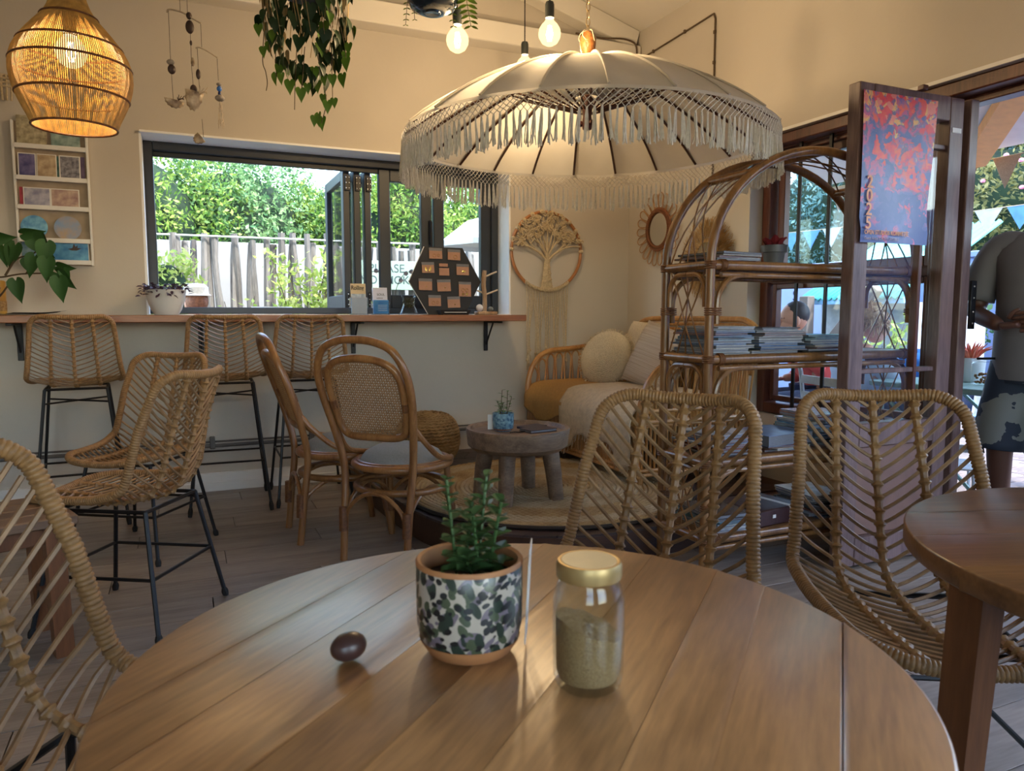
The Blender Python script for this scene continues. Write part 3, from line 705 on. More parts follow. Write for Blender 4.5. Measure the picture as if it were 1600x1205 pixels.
board_top(ta, 0.343, 0.028, radians(42), [0.075, 0.08, 0.06, 0.085, 0.075, 0.07, 0.09, 0.065, 0.09], M_teak, 0.75)
for sx, sy in ((1, 1), (1, -1), (-1, -1), (-1, 1)): square_leg(ta, (sx * 0.20, sy * 0.20, 0.0), (sx * 0.15, sy * 0.15, 0.722), 0.02, 0.024, M_leg)
bb = B()
for a in (0.785, -0.785): bb.bbox((0, 0, 0.692), (0.46, 0.022, 0.06), 0.002, M=Rz(a))
obj('apron', bb, M_leg, ta)
tb_ = thing('round_table', 'smaller round wooden table at the right edge with a thick square leg', 'table', (1.235, 0.455, 0))
board_top(tb_, 0.392, 0.03, radians(-20), [0.13, 0.12, 0.14, 0.13, 0.12, 0.15], M_teak2, 0.75)
for x, y, x2, y2 in ((-0.330, 0.165, -0.309, 0.145), (0.10, 0.24, 0.06, 0.19), (0.24, -0.08, 0.19, -0.06), (-0.08, -0.27, -0.05, -0.2)): square_leg(tb_, (x, y, 0.0), (x2, y2, 0.72), 0.018, 0.023, M_leg)
obj('apron', B().bbox((0, 0, 0.692), (0.44, 0.03, 0.055), 0.002, M=Rz(-0.1)), M_leg, tb_)
# small slatted bench table between the left chairs
tc_ = thing('wooden_bench', 'low rustic wooden bench beyond the left foreground chair', 'bench', (-0.60, 2.66, 0), 0.35)
for i in range(4): obj('board', B().bbox((0, -0.135 + i * 0.09, 0.432), (0.48, 0.086, 0.03), 0.004), wood('bench_wood', (86, 62, 46), (124, 96, 74), 0.45, 4, 0) if i == 0 else bpy.data.materials['bench_wood'], tc_)
for sx in (-1, 1):
    for sy in (-1, 1): square_leg(tc_, (sx * 0.19, sy * 0.13, 0), (sx * 0.18, sy * 0.125, 0.417), 0.026, 0.026, M_leg)
    obj('rail', B().bbox((sx * 0.185, 0, 0.15), (0.03, 0.23, 0.04), 0.003), M_leg, tc_)
obj('rail', B().bbox((0, 0.125, 0.385), (0.34, 0.022, 0.05), 0.003), M_leg, tc_); obj('rail', B().bbox((0, -0.125, 0.385), (0.34, 0.022, 0.05), 0.003), M_leg, tc_)
# ------------------------------------------------------------------ corner seating: coffee table, pouf, sofa
kt = thing('coffee_table', 'low round carved wooden coffee table with a raised rim on the rug', 'coffee table', (1.50, 3.30, PZ + 0.022), 0.25)
M_old = wood('old_wood', (88, 68, 52), (138, 114, 92), 0.5, 5, 0, 0.1, 0.15)
obj('tabletop', B().lathe([(0, 0.245), (0.15, 0.242), (0.222, 0.245), (0.248, 0.268), (0.258, 0.345), (0.254, 0.352), (0.236, 0.352), (0.230, 0.338), (0.226, 0.334), (0, 0.334)], n=56, wob=0.006), M_old, kt)
for a in (0.6, 2.17, 3.74, 5.31):
    c, s_ = cos(a), sin(a)
    obj('leg', B().tube([(0.20 * c, 0.20 * s_, 0.0), (0.185 * c, 0.185 * s_, 0.13), (0.165 * c, 0.165 * s_, 0.25)], [0.036, 0.040, 0.043], 10), M_old, kt)
pf = thing('woven_pouf', 'round braided seagrass pouf beside the wall behind the cane chairs', 'pouf', (1.36, 4.33, PZ + 0.003))
bb = B()
for k in range(24):
    u = k / 23.0; a0 = -pi / 2 * 0.82 + u * (pi * 0.95); R = 0.19 * max(0.02, cos(a0)) ** 0.55 + 0.0; z = 0.165 + 0.155 * sin(a0)
    if a0 > pi / 2: break
    R = max(0.012, R); m = max(14, int(2 * pi * R / 0.022))
    for ph in (0, pi): bb.tube([((R + 0.005 * cos(i * 2.1 + ph)) * cos(2 * pi * i / m + k * .3), (R + 0.005 * cos(i * 2.1 + ph)) * sin(2 * pi * i / m + k * .3), z + 0.005 * sin(i * 2.1 + ph)) for i in range(m)], 0.0088, 5, closed=True)
obj('braid', bb, mat('seagrass', (128, 98, 58), 0.8, col2=(172, 138, 88), scale=14, bump=0.3, bscale=200, rand=0.05), pf)['kind'] = 'stuff'
obj('core', B().ell((0, 0, 0.165), (0.183, 0.183, 0.15), 24, 14), mat('pouf_core', (70, 52, 32), 0.9), pf)

SX0, SX1, SY0, SY1 = 2.17, 2.96, 3.24, 4.62
so = thing('rattan_sofa', 'cane two-seat sofa with looped arms and back along the right wall', 'sofa', (0, 0, PZ))
M_lcane = wood('light_cane', (150, 98, 46), (200, 152, 92), 0.35, 5, 2, 0.08, 0.04)
def so_t(n_, pts, r, m=None, k=8, closed=False): return obj(n_, B().tube(pts, r, k, closed=closed), m or M_lcane, so)
for y in (SY0 + 0.03, SY1 - 0.03):
    for x in (SX0 + 0.03, SX1 - 0.05): so_t('leg', [(x, y, 0.0), (x, y, 0.36)], 0.02)
for z in (0.075, 0.10, 0.34):
    so_t('rail', [(SX0 + 0.005, SY0, z), (SX0 + 0.005, SY1, z)], 0.012)
    so_t('rail', [(SX0, SY1 - 0.01, z), (SX1, SY1 - 0.01, z)], 0.012); so_t('rail', [(SX0, SY0 + 0.01, z), (SX1, SY0 + 0.01, z)], 0.012)
stm = B().tube([(0, 0, 0.075), (0, 0, 0.355)], 0.0075, 6).mesh('stick'); stm.materials.append(M_lcane)
y = SY0 + 0.025
while y < SY1: obj('stick', stm, None, so, (SX0 + 0.004, y, 0)); y += 0.0235
x = SX0 + 0.03
while x < SX1 - 0.02: obj('stick', stm, None, so, (x, SY0 + 0.008, 0)); x += 0.026
obj('seat_deck', B().bbox(((SX0 + SX1) / 2, (SY0 + SY1) / 2, 0.335), (SX1 - SX0 - 0.04, SY1 - SY0 - 0.04, 0.02), 0.004), M_lcane, so)
M_ochre = mat('ochre_fabric', (176, 138, 82), 0.85, var=0.1, scale=60, bump=0.25, bscale=200)
bb = B(); G = []
ny, nx = 30, 16
for i in range(ny + 1):
    v = i / ny * 2 - 1; row = []
    for j in range(nx + 1):
        u = j / nx * 2 - 1; e = (1 - abs(u) ** 6) ** 0.5 * (1 - abs(v) ** 8) ** 0.5
        row.append(((SX0 + SX1 - 0.06) / 2 + u * 0.385, (SY0 + SY1) / 2 + v * 0.665, 0.35 + 0.11 * e + 0.006 * sin(5 * u + 3 * v)))
    G.append(row)
bb.grid(G); G2 = [[(p[0], p[1], 0.346) for p in r_] for r_ in G][::-1]; bb.grid(G2)
obj('seat_cushion', bb, M_ochre, so)
# arms: tall hoop with loops inside, one at each end
def hoop_loop(c0, c1, z0, z1, P, r, lat=0.32):
    """inverted U between param c0..c1"""
    h = z1 - z0; q = []
    for k in range(13):
        a = pi * k / 12; q.append(P((c0 + c1) / 2 - (c1 - c0) / 2 * cos(a), z1 - (c1 - c0) * 0.9 + (c1 - c0) * 0.9 * sin(a)))
    return [P(c0 + (c1 - c0) * lat, z0)] + q + [P(c1 - (c1 - c0) * lat, z0)]
for y, sl_ in ((SY1 - 0.005, 0.0), (SY0 + 0.0, 0.10)):
    P = lambda x, z, y=y, sl_=sl_: (x, y - sl_ * (z - 0.34), z)
    arm = [P(SX0 + 0.0, 0.34), P(SX0 + 0.01, 0.48), P(SX0 + 0.06, 0.60), P(SX0 + 0.16, 0.67), P(SX0 + 0.36, 0.69), P(SX0 + 0.62, 0.72), P(SX1 - 0.02, 0.76)]
    so_t('arm_rail', cat(arm, 8), 0.019)
    so_t('arm_rail', [P(SX0 + 0.01, 0.36), P(SX1 - 0.05, 0.36)], 0.014); so_t('arm_rail', [P(SX0 + 0.01, 0.42), P(SX1 - 0.05, 0.42)], 0.012)
    for k in range(11):
        x0 = SX0 + 0.02 + k * 0.066; zt = np.interp(x0 + 0.033, [SX0, SX0 + 0.06, SX0 + 0.16, SX0 + 0.36, SX1], [0.47, 0.575, 0.65, 0.672, 0.74])
        obj('arm_loop', B().tube(hoop_loop(x0, x0 + 0.06, 0.36, zt, P, 0.006), 0.0062, 6), M_lcane, so)
P = lambda y, z: (SX1 - 0.03 + 0.09 * (z - 0.34), y, z)
for dz, dx in ((0, 0), (-0.035, 0.01), (-0.07, 0.02)):
    br = [(SX1 - 0.06, SY1 - 0.02, 0.70 + dz), P(SY1 - 0.12, 0.83 + dz), P(SY1 - 0.28, 0.895 + dz), P(3.9, 0.90 + dz), P(3.5, 0.90 + dz), P(SY0 + 0.12, 0.89 + dz), P(SY0 + 0.02, 0.82 + dz), (SX1 - 0.06, SY0 - 0.01, 0.66 + dz)]
    if dz == 0 or True: so_t('back_rail', cat(br, 7), 0.018 if dz == 0 else 0.013)
for k in range(24):
    y0 = SY0 + 0.02 + k * 0.056; zt = np.interp(y0 + 0.03, [SY0, SY0 + 0.12, SY1 - 0.28, SY1 - 0.1, SY1], [0.66, 0.81, 0.82, 0.76, 0.66])
    obj('back_loop', B().tube(hoop_loop(y0, y0 + 0.054, 0.42, zt, P, 0.006), 0.006, 6), M_lcane, so)
# throw over the front of the seat
M_throw = mat('throw_weave', (206, 190, 164), 0.9, var=0.1, scale=40, bump=0.6, bscale=170)
G = []
for i in range(41):
    v = i / 40; y = 4.10 - v * 0.81; row = []
    for j in range(26):
        u = j / 25
        fold = 0.010 * sin(v * 34 + 2 * sin(u * 3)) + 0.006 * sin(v * 71)
        if u < 0.62: x = SX1 - 0.16 - u / 0.62 * (SX1 - 0.16 - SX0 - 0.02); e = (1 - min(1, abs((x - 2.535) / 0.39)) ** 6) ** 0.5; z = 0.356 + 0.11 * e + 0.008 + 0.3 * abs(fold)
        else:
            q = (u - 0.62) / 0.38; x = SX0 - 0.012 - 0.020 * sin(min(1, q * 4) * pi / 2) + fold * q * 0.9; z = 0.372 + 0.035 * (1 - q) ** 3 - q * (0.20 + 0.05 * sin(v * 7 + 1) + 0.03 * sin(v * 15))
        row.append((x, y + 0.025 * sin(u * 6), PZ + z + 0.004))
    G.append(row)
th = tag(obj('throw_blanket', B().grid(G), M_throw), 'cream woven throw draped over the front of the cane sofa', 'throw')
md = th.modifiers.new('thick', 'SOLIDIFY'); md.thickness = 0.006; md.offset = 1
GT = G
G = []
for i in range(25):
    v = i / 24; y = SY1 - 0.005 - v * 0.62; row = []
    for j in range(26):
        u = j / 25; fold = 0.005 * sin(v * 26 + u * 2)
        if u < 0.62: x = SX1 - 0.16 - u / 0.62 * (SX1 - 0.16 - SX0 - 0.02); e = (1 - min(1, abs((x - 2.535) / 0.39)) ** 6) ** 0.5; z = 0.356 + 0.11 * e + 0.002 + 0.2 * abs(fold)
        else:
            q = (u - 0.62) / 0.38; x = SX0 - 0.008 - 0.018 * sin(min(1, q * 4) * pi / 2) + fold * q; z = 0.368 + 0.035 * (1 - q) ** 3 - q * (0.07 + 0.07 * sin(min(1, v * 1.15) * pi) ** 1.5)
        row.append((x, y + 0.012 * sin(u * 6), z))
    G.append(row)
oc_ = obj('seat_cover', B().grid(G), M_ochre, so); md = oc_.modifiers.new('thick', 'SOLIDIFY'); md.thickness = 0.005; md.offset = 1
G = GT
bb = B()
for k in range(40):
    v = (k + 0.5) / 40; i = min(40, int(v * 40)); p = G[i][25]; bb.tube([p, (p[0] - 0.004, p[1] + 0.004 * sin(k * 3.1), p[2] - 0.03)], 0.0022, 4)
obj('tassel_edge', bb, M_throw, th)['kind'] = 'stuff'
def pillow(nm, label, m, w_, h_, t_, loc, rot, pw=3.2, extra=None):
    G = []; n_ = 18
    o = B()
    for sg in (1, -1):
        G = []
        for i in range(n_ + 1):
            v = i / n_ * 2 - 1; row = []
            for j in range(n_ + 1):
                u = j / n_ * 2 - 1; e = max(0, (1 - abs(u) ** pw)) ** 0.5 * max(0, (1 - abs(v) ** pw)) ** 0.5
                k1 = 1 - 0.07 * (1 - abs(v)) * 0 - 0.05 * (1 - v * v) * abs(u) ** 3; k2 = 1 - 0.05 * (1 - u * u) * abs(v) ** 3
                row.append((u * w_ / 2 * k1, sg * t_ / 2 * e, v * h_ / 2 * k2))
            G.append(row if sg < 0 else row[::-1])
        o.grid(G)
    p_ = thing(nm, label, 'cushion', loc, rot=rot); obj('cover', o, m, p_); return p_
M_cush = mat('cushion_cotton', (200, 186, 160), 0.9, var=0.12, scale=110, bump=0.7, bscale=150)
cu = pillow('tasselled_cushion', 'square cream cushion with tasselled edge leaning on the sofa back', M_cush, 0.44, 0.42, 0.12, (2.80, 4.16, PZ + 0.685), (radians(-18), 0, radians(-92)))
bb = B()
for k in range(26):
    z = -0.20 + k * 0.016; bb.tube([(0.208, 0, z), (0.225, 0.004 * sin(k * 2), z - 0.012), (0.236, 0.006 * cos(k), z - 0.04)], 0.003, 4); bb.tube([(-0.208, 0, z), (-0.222, 0.0, z - 0.012), (-0.228, 0.006 * cos(k), z - 0.04)], 0.003, 4)
obj('tassel_edge', bb, M_cush, cu)['kind'] = 'stuff'
cu = pillow('ribbed_cushion', 'square ribbed knit cushion nearest the rattan shelf on the sofa', mat('ribbed_knit', (176, 158, 136), 0.9, col2=(206, 194, 176), scale=5, stretch=(0.3, 0.3, 30), bump=0.6), 0.46, 0.42, 0.15, (2.72, 3.86, PZ + 0.655), (radians(-22), radians(12), radians(-84)), pw=2.8)
rc = thing('round_cushion', 'round crochet cushion with a frilled edge on the left of the sofa', 'cushion', (2.62, 4.32, PZ + 0.635), rot=(radians(68), 0, radians(-62)))
bb = B()
for k in range(17):
    R = 0.006 + k * 0.0108; z = 0.072 * (1 - (R / 0.20) ** 2.6); m = max(8, int(2 * pi * R / 0.014)); bb.tube([(R * cos(2 * pi * i / m), R * sin(2 * pi * i / m), z + 0.0028 * (i % 2)) for i in range(m)], 0.0062, 5, closed=True)
obj('crochet_round', bb, M_cush, rc)['kind'] = 'stuff'
obj('cushion_body', B().ell((0, 0, 0), (0.193, 0.193, 0.071), 32, 14), M_cush, rc)
bb = B()
for k in range(64):
    a = 2 * pi * k / 64; R = 0.19; bb.tube([(R * cos(a), R * sin(a), 0.008), ((R + 0.018) * cos(a + 0.02), (R + 0.018) * sin(a + 0.02), 0.014 * sin(k * 2.4)), ((R + 0.022) * cos(a + 0.06), (R + 0.022) * sin(a + 0.06), 0), (R * cos(a + 0.09), R * sin(a + 0.09), -0.004)], 0.0035, 4)
obj('frill', bb, M_cush, rc)['kind'] = 'stuff'

# ------------------------------------------------------------------ arched rattan shelf
HX0, HX1, HY0, HY1 = 1.855, 2.985, 2.30, 2.585
AX = (HX0 + HX1) / 2; AR = (HX1 - HX0) / 2; AZ = 0.462; ZS = 1.258
sh = thing('rattan_shelf', 'tall arched bamboo shelf stacked with magazines, dividing off the sofa corner', 'shelf', (0, 0, 0))
def sht(n_, pts, r, m=None, k=10, par=None): return obj(n_, B().tube(pts, r, k), m or M_bamboo, par or sh)
for y in (HY0, HY1):
    sht('arched_post', [(HX0, y, 0.0), (HX0, y, 0.4), (HX0, y, 0.8), (HX0, y, ZS)] + [(AX + AR * cos(a), y, ZS + AZ * sin(a)) for a in np.linspace(pi, 0, 29)][1:-1] + [(HX1, y, ZS), (HX1, y, 0.8), (HX1, y, 0.4), (HX1, y, 0.0)], 0.0185)
for z in (0.165, 0.475, 0.885, ZS - 0.01):
    for y in (HY0, HY1): sht('shelf_rail', [(HX0 + 0.01, y, z), (HX1 - 0.01, y, z)], 0.0185)
    for x in (HX0, HX1): sht('shelf_rail', [(x, HY0 - 0.015, z), (x, HY1 + 0.015, z)], 0.0175)
    for y in (HY0, HY1): sht('shelf_rail', [(HX0 + 0.05, y, z - 0.036), (HX1 - 0.05, y, z - 0.036)], 0.011)
    obj('shelf_board', B().bbox((AX, (HY0 + HY1) / 2, z + 0.008), (HX1 - HX0 - 0.04, HY1 - HY0 - 0.01, 0.014), 0.003), M_bamboo, sh)
    for x in (HX0, HX1):
        for y in (HY0, HY1):
            sg = 1 if x == HX0 else -1; sy = 1 if y == HY0 else -1
            bb = B()
            for k in range(4): bb.tube(ring(0.0205, 0, 16), 0.0028, 5, closed=True); bb.xf(Matrix.Identity(4)) if 0 else None
            bb = B()
            for k in range(4): bb.tube([(x + 0.021 * cos(a), y + 0.021 * sin(a), z - 0.012 + k * 0.008) for a in np.linspace(0, 2 * pi, 15)[:-1]], 0.0034, 5, closed=True)
            for k in range(4): bb.tube([(x + sg * (0.045 + k * 0.007), y + 0.021 * cos(a), z + 0.021 * sin(a)) for a in np.linspace(0, 2 * pi, 15)[:-1]], 0.0032, 5, closed=True)
            obj('binding', bb, M_bind, sh)
            if z > 0.2:   # curved corner brackets below each shelf, along the length and the depth
                R = 0.115; x0 = x + sg * 0.034
                q = [(x0, y, z - 0.036 - R - 0.075)] + [(x0 + sg * R * (1 - cos(a)), y, z - 0.036 - R + R * sin(a)) for a in np.linspace(0, pi / 2, 9)] + [(x0 + sg * (R + 0.07), y, z - 0.036)]
                sht('corner_bracket', q, 0.0115, k=8)
                bb = B()
                for k in range(4): bb.tube([(x + sg * 0.016 + 0.036 * cos(a), y + 0.021 * sin(a), z - 0.19 + k * 0.008) for a in np.linspace(0, 2 * pi, 15)[:-1]], 0.003, 5, closed=True)
                obj('binding', bb, M_bind, sh)
                R = 0.07; y0 = y + sy * 0.03
                q = [(x, y0, z - 0.03 - R - 0.06)] + [(x, y0 + sy * R * (1 - cos(a)), z - 0.03 - R + R * sin(a)) for a in np.linspace(0, pi / 2, 8)] + [(x, y0 + sy * (R + 0.04), z - 0.03)]
                sht('corner_bracket', q, 0.0105, k=8)
# rungs joining the two arches, and the crossing thin canes at the ends and over the top
for a in (pi * 0.72, pi * 0.5, pi * 0.28): sht('arch_rung', [(AX + AR * cos(a), HY0, ZS + AZ * sin(a)), (AX + AR * cos(a), HY1, ZS + AZ * sin(a))], 0.016)
for k in range(5):
    yk = HY0 + 0.03 + k * 0.056; yk2 = HY0 + 0.03 + (3, 4, 2, 0, 1)[k] * 0.056
    for (za, zb) in ((0.18, 0.46), (0.49, 0.87), (0.90, ZS - 0.02)):
        for x in (HX0, HX1): sht('lattice_cane', cat([(x, yk, za), (x - 0.004, yk + (yk2 - yk) * 0.35, za + (zb - za) * 0.35), (x + 0.004, yk + (yk2 - yk) * 0.65, za + (zb - za) * 0.65), (x, yk2, zb)], 3), 0.0034, k=5)
    for s0, s1 in ((pi, pi * 0.72), (pi * 0.72, pi * 0.5), (pi * 0.5, pi * 0.28), (pi * 0.28, 0)):
        sht('lattice_cane', [(AX + AR * cos(s0 + (s1 - s0) * u), yk + (yk2 - yk) * u, ZS + AZ * sin(s0 + (s1 - s0) * u)) for u in np.linspace(0, 1, 7)], 0.0034, k=5)
# magazines and books, each one separate
M_page = mat('page_edges', (122, 124, 130), 0.8, var=0.12, scale=60, stretch=(1, 1, 14))
COV = [mat('magazine_cover', c, 0.25, var=0.3, scale=22, col2=c2) for c, c2 in (((40, 70, 120), (90, 140, 190)), ((150, 160, 172), (214, 218, 222)), ((52, 50, 56), (96, 92, 90)), ((196, 186, 160), (228, 222, 206)), ((60, 110, 130), (150, 190, 196)), ((120, 56, 48), (170, 110, 80)))]
def mag(w_, d_, t_, m, loc, rz, label, group, nm='magazine', catg='magazine', soft=0.002):
    bb = B(); tt = min(0.0016, t_ * 0.25)
    bb.bbox((0, 0, t_ - tt / 2), (w_, d_, tt), 0.0004); bb.bbox((0, 0, tt / 2), (w_, d_, tt), 0.0004); bb.bbox((0, d_ / 2 - tt / 2, t_ / 2), (w_, tt, t_), 0.0004)
    o = tag(obj(nm, bb, m, None, loc, (0, 0, rz), smooth=0), label, catg, group)
    obj('pages', B().box((0, -0.002, t_ / 2), (w_ - 0.004, d_ - 0.006, t_ - 2 * tt - 0.0002)), M_page, o, smooth=0); return o
def stack(x, y, z, n, where, group, w0=0.21, d0=0.27, tmax=0.012, yaw=0.0, tmin=0.005):
    h = z
    for k in range(n):
        t_ = rnd.uniform(tmin, tmax); pos = 'topmost' if k == n - 1 else ('lowest' if k == 0 else None)
        mag(w0 * rnd.uniform(0.92, 1.04), d0 * rnd.uniform(0.86, 0.96), t_, COV[rnd.randrange(len(COV))], (x + rnd.uniform(-.02, .02), y + rnd.uniform(-.012, .012), h), yaw + rnd.uniform(-0.16, 0.16), ('magazine lying %s in the %s' % (pos, where)) if pos else '%s magazine from the bottom of the %s' % (('', 'second', 'third', 'fourth', 'fifth', 'sixth', 'seventh', 'eighth', 'ninth', 'tenth', 'eleventh', 'twelfth')[k], where), group); h += t_ + 0.0004
    return h
yc = (HY0 + HY1) / 2; zz = lambda z: z + 0.0155
stack(1.99, yc, zz(0.885), 11, 'left stack on the second shelf down', 'magazines in the left stack of the second shelf', tmax=0.015, w0=0.20)
stack(2.235, yc, zz(0.885), 12, 'middle stack on the second shelf down', 'magazines in the middle stack of the second shelf', tmax=0.012, w0=0.225, tmin=0.004)
stack(2.50, yc, zz(0.885), 9, 'right stack on the second shelf down', 'magazines in the right stack of the second shelf', tmax=0.012, w0=0.22)
stack(2.02, yc, zz(ZS - 0.01), 5, 'left stack on the top shelf', 'magazines in the left stack of the top shelf', tmax=0.010)
stack(2.02, yc, zz(0.475), 9, 'left stack on the third shelf down', 'magazines in the left stack of the third shelf', tmax=0.016)
h = stack(2.29, yc, zz(0.475), 3, 'pile under the thick book on the third shelf', 'magazines in the middle pile of the third shelf')
mag(0.27, 0.23, 0.045, mat('book_cover', (96, 120, 160), 0.3, var=0.3, scale=14), (2.30, yc - 0.01, h), 0.1, 'thick hardback book with blue cover lying on the third shelf', None, 'hardback_book', 'book')
stack(2.57, yc, zz(0.475), 13, 'tall right stack on the third shelf down', 'magazines in the right stack of the third shelf', tmax=0.014)
stack(2.02, yc, zz(0.165), 7, 'left stack on the lowest shelf', 'magazines in the left stack of the lowest shelf', tmax=0.014)
bx = thing('leather_album', 'dark brown leather album with a white strap on the lowest shelf', 'album', (2.26, yc, zz(0.165)), 0.12)
obj('cover', B().bbox((0, 0, 0.035), (0.27, 0.25, 0.07), 0.006), mat('brown_leather', (58, 30, 28), 0.45, var=0.2, scale=40, bump=0.1), bx)
obj('strap', B().bbox((0.06, 0, 0.036), (0.022, 0.254, 0.074), 0.002), M_white, bx); obj('clasp', B().bbox((-0.05, -0.127, 0.04), (0.02, 0.004, 0.014), 0.001), M_white, bx)
stack(2.57, yc, zz(0.165), 10, 'right stack on the lowest shelf', 'magazines in the right stack of the lowest shelf', tmax=0.014)
# little potted plant on the top shelf
def potted(nm, label, loc, prof, pm, soil_r, soil_z): 
    p_ = thing(nm, label, 'potted plant', loc); obj('pot', B().lathe(prof, n=32), pm, p_); obj('soil', B().lathe([(soil_r, soil_z), (soil_r * 0.5, soil_z + 0.004), (0.0, soil_z + 0.005)], n=20), M_soil, p_); return p_
pp = potted('potted_plant', 'grey pot with dark red plant on the top shelf of the rattan shelf', (2.30, yc, zz(ZS - 0.01)), [(0.0, 0.0), (0.036, 0.0), (0.046, 0.055), (0.054, 0.056), (0.056, 0.085), (0.050, 0.085), (0.047, 0.06), (0.0, 0.058)], mat('grey_pot', (86, 88, 90), 0.45), 0.049, 0.072)
M_red = foliage('red_leaf', (92, 26, 34), (150, 52, 56), 0.5); lf = oval(0.045, 0.03, 0.2, 0.1).mesh('leaf'); lf.materials.append(M_red)
for k in range(26):
    a = rnd.uniform(0, 2 * pi); r_ = rnd.uniform(0.0, 0.038); obj('leaf', lf, None, pp, (r_ * cos(a), r_ * sin(a), 0.073 + rnd.uniform(0, 0.02)), (0, -rnd.uniform(0.5, 1.3), a + rnd.uniform(-.5, .5)))
# ------------------------------------------------------------------ parasol hung from the ceiling
UC = Vector((1.735, 3.05, 0)); UR = 0.842; UZ = 1.854; NP = 22
um = thing('parasol', 'large white fringed parasol hanging upside-right from a chain over the corner', 'parasol', UC)
um['label'] = 'large cream fringed parasol hung by a chain over the sofa corner'
def dome(u): return UZ + 0.345 * (1 - u ** 1.75) ** 0.92
def upt(u, a, puff=0.0): return (UR * u * cos(a), UR * u * sin(a), dome(u) - puff)
for k in range(NP):
    a0 = 2 * pi * k / NP; a1 = 2 * pi * (k + 1) / NP; G = []
    for i in range(15):
        u = 0.035 + (1 - 0.035) * i / 14; row = []
        for j in range(7):
            f = j / 6; p0 = Vector(upt(u, a0)); p1 = Vector(upt(u, a1)); q = p0.lerp(p1, f)
            q.z += -0.020 * u * sin(pi * f) * (0.4 + 0.6 * u) + (0.016 * sin(pi * f) if i == 14 else 0); q.x *= 1 - 0.012 * sin(pi * f) * u; q.y *= 1 - 0.012 * sin(pi * f) * u
            row.append(q)
        G.append(row)
    o = obj('canopy_panel', B().grid(G), M_canvas, um)
    bb = B().tube([tuple(Vector(upt(u, a0)) + Vector((0, 0, 0.003))) for u in np.linspace(0.05, 1.0, 14)], 0.0055, 6); obj('seam_tape', bb, M_canvas, o)
    obj('rib', B().tube([tuple(Vector(upt(u, a0)) - Vector((0, 0, 0.012))) for u in np.linspace(0.04, 0.985, 12)], 0.0062, 6), M_darkrib, um)
    obj('strut', B().tube([(0.05 * cos(a0), 0.05 * sin(a0), UZ + 0.13), (UR * 0.45 * cos(a0), UR * 0.45 * sin(a0), dome(0.45) - 0.02)], 0.0045, 5), M_darkrib, um)
    G = [[tuple(Vector(upt(1.0, a0 + (a1 - a0) * f)) * 1 + Vector((0, 0, 0.0))) for f in np.linspace(0, 1, 5)], [(UR * 1.004 * cos(a0 + (a1 - a0) * f), UR * 1.004 * sin(a0 + (a1 - a0) * f), UZ - 0.013) for f in np.linspace(0, 1, 5)]]
    obj('hem', B().grid(G), M_canvas, um)
# inner gathered threads around the hub
bb = B()
for k in range(220):
    a = 2 * pi * k / 220; bb.tube([(0.055 * cos(a + .05), 0.055 * sin(a + .05), UZ + 0.19), (0.19 * cos(a), 0.19 * sin(a), UZ + 0.235 + 0.01 * sin(k * 1.7)), (0.33 * cos(a - .04 + 0.08 * (k % 2)), 0.33 * sin(a - .04 + 0.08 * (k % 2)), dome(0.4) - 0.03)], 0.0016, 3, cap=False)
obj('inner_threads', bb, M_fringe, um)['kind'] = 'stuff'
bb = B(); NC = 200; rows = 5; hn = 0.062
def node(j, i):
    a = 2 * pi * (i + 0.5 * (j % 2)) / NC; wz = 0.004 * sin(i * 0.9 + j); return (UR * 1.003 * cos(a), UR * 1.003 * sin(a), UZ - 0.012 - hn * j / rows + wz)
for j in range(rows):
    for i in range(NC):
        p = node(j, i)
        for q in (node(j + 1, i - (1 if j % 2 == 0 else 0)), node(j + 1, i + (0 if j % 2 == 0 else 1))): bb.tube([p, q], 0.0017, 3, cap=False)
obj('net_fringe', bb, M_fringe, um)['kind'] = 'stuff'
TM = []
for v_ in range(4):
    bb = B(); r2 = random.Random(v_)
    for k in range(8):
        a = r2.uniform(0, 2 * pi); r_ = r2.uniform(0.001, 0.0055); L_ = r2.uniform(0.112, 0.130)
        bb.tube([(r_ * 0.3 * cos(a), r_ * .3 * sin(a), 0.0), (r_ * .8 * cos(a), r_ * .8 * sin(a), -0.03), (r_ * cos(a) + r2.uniform(-.003, .003), r_ * sin(a) + r2.uniform(-.003, .003), -0.085), (r_ * 1.5 * cos(a) + r2.uniform(-.004, .004), r_ * 1.5 * sin(a), -L_)], 0.0017, 4, cap=False)
    bb.ell((0, 0, -0.008), (0.0035, 0.0035, 0.006), 6, 4); me = bb.mesh('tassel'); me.materials.append(M_fringe); TM.append(me)
for i in range(NC):
    p = node(rows, i); obj('tassel', TM[i % 4], None, um, p, (0.05 * sin(i * 1.3), 0.05 * cos(i * 2.1), i * 1.1), scale=(1.25, 1.25, 0.92 + 0.14 * ((i * 37) % 10) / 10))
M_carv = mat('carved_wood', (150, 96, 48), 0.45, var=0.35, scale=60, bump=0.6)
obj('finial', B().lathe([(0.0, 0.0), (0.026, 0.0), (0.028, 0.012), (0.016, 0.022), (0.018, 0.034), (0.033, 0.055), (0.037, 0.085), (0.035, 0.112), (0.024, 0.134), (0.010, 0.142), (0.0, 0.143)], (0, 0, UZ + 0.342), 20), M_carv, um)
obj('pole', B().lathe([(0.0, UZ + 0.10), (0.014, UZ + 0.10), (0.014, UZ + 0.35), (0, UZ + 0.35)], n=12), M_carv, um)
hb = B().lathe([(0.0, UZ + 0.05), (0.02, UZ + 0.05), (0.024, UZ + 0.07), (0.02, UZ + 0.11), (0.03, UZ + 0.19), (0.0, UZ + 0.21)], n=14)
for k in range(3): hb.ell((0.03 * cos(k * 2.1 + 0.6), 0.03 * sin(k * 2.1 + 0.6), UZ + 0.075), 0.014, 10, 6)
obj('hub', hb, mat('hub_wood', (86, 48, 38), 0.45), um)
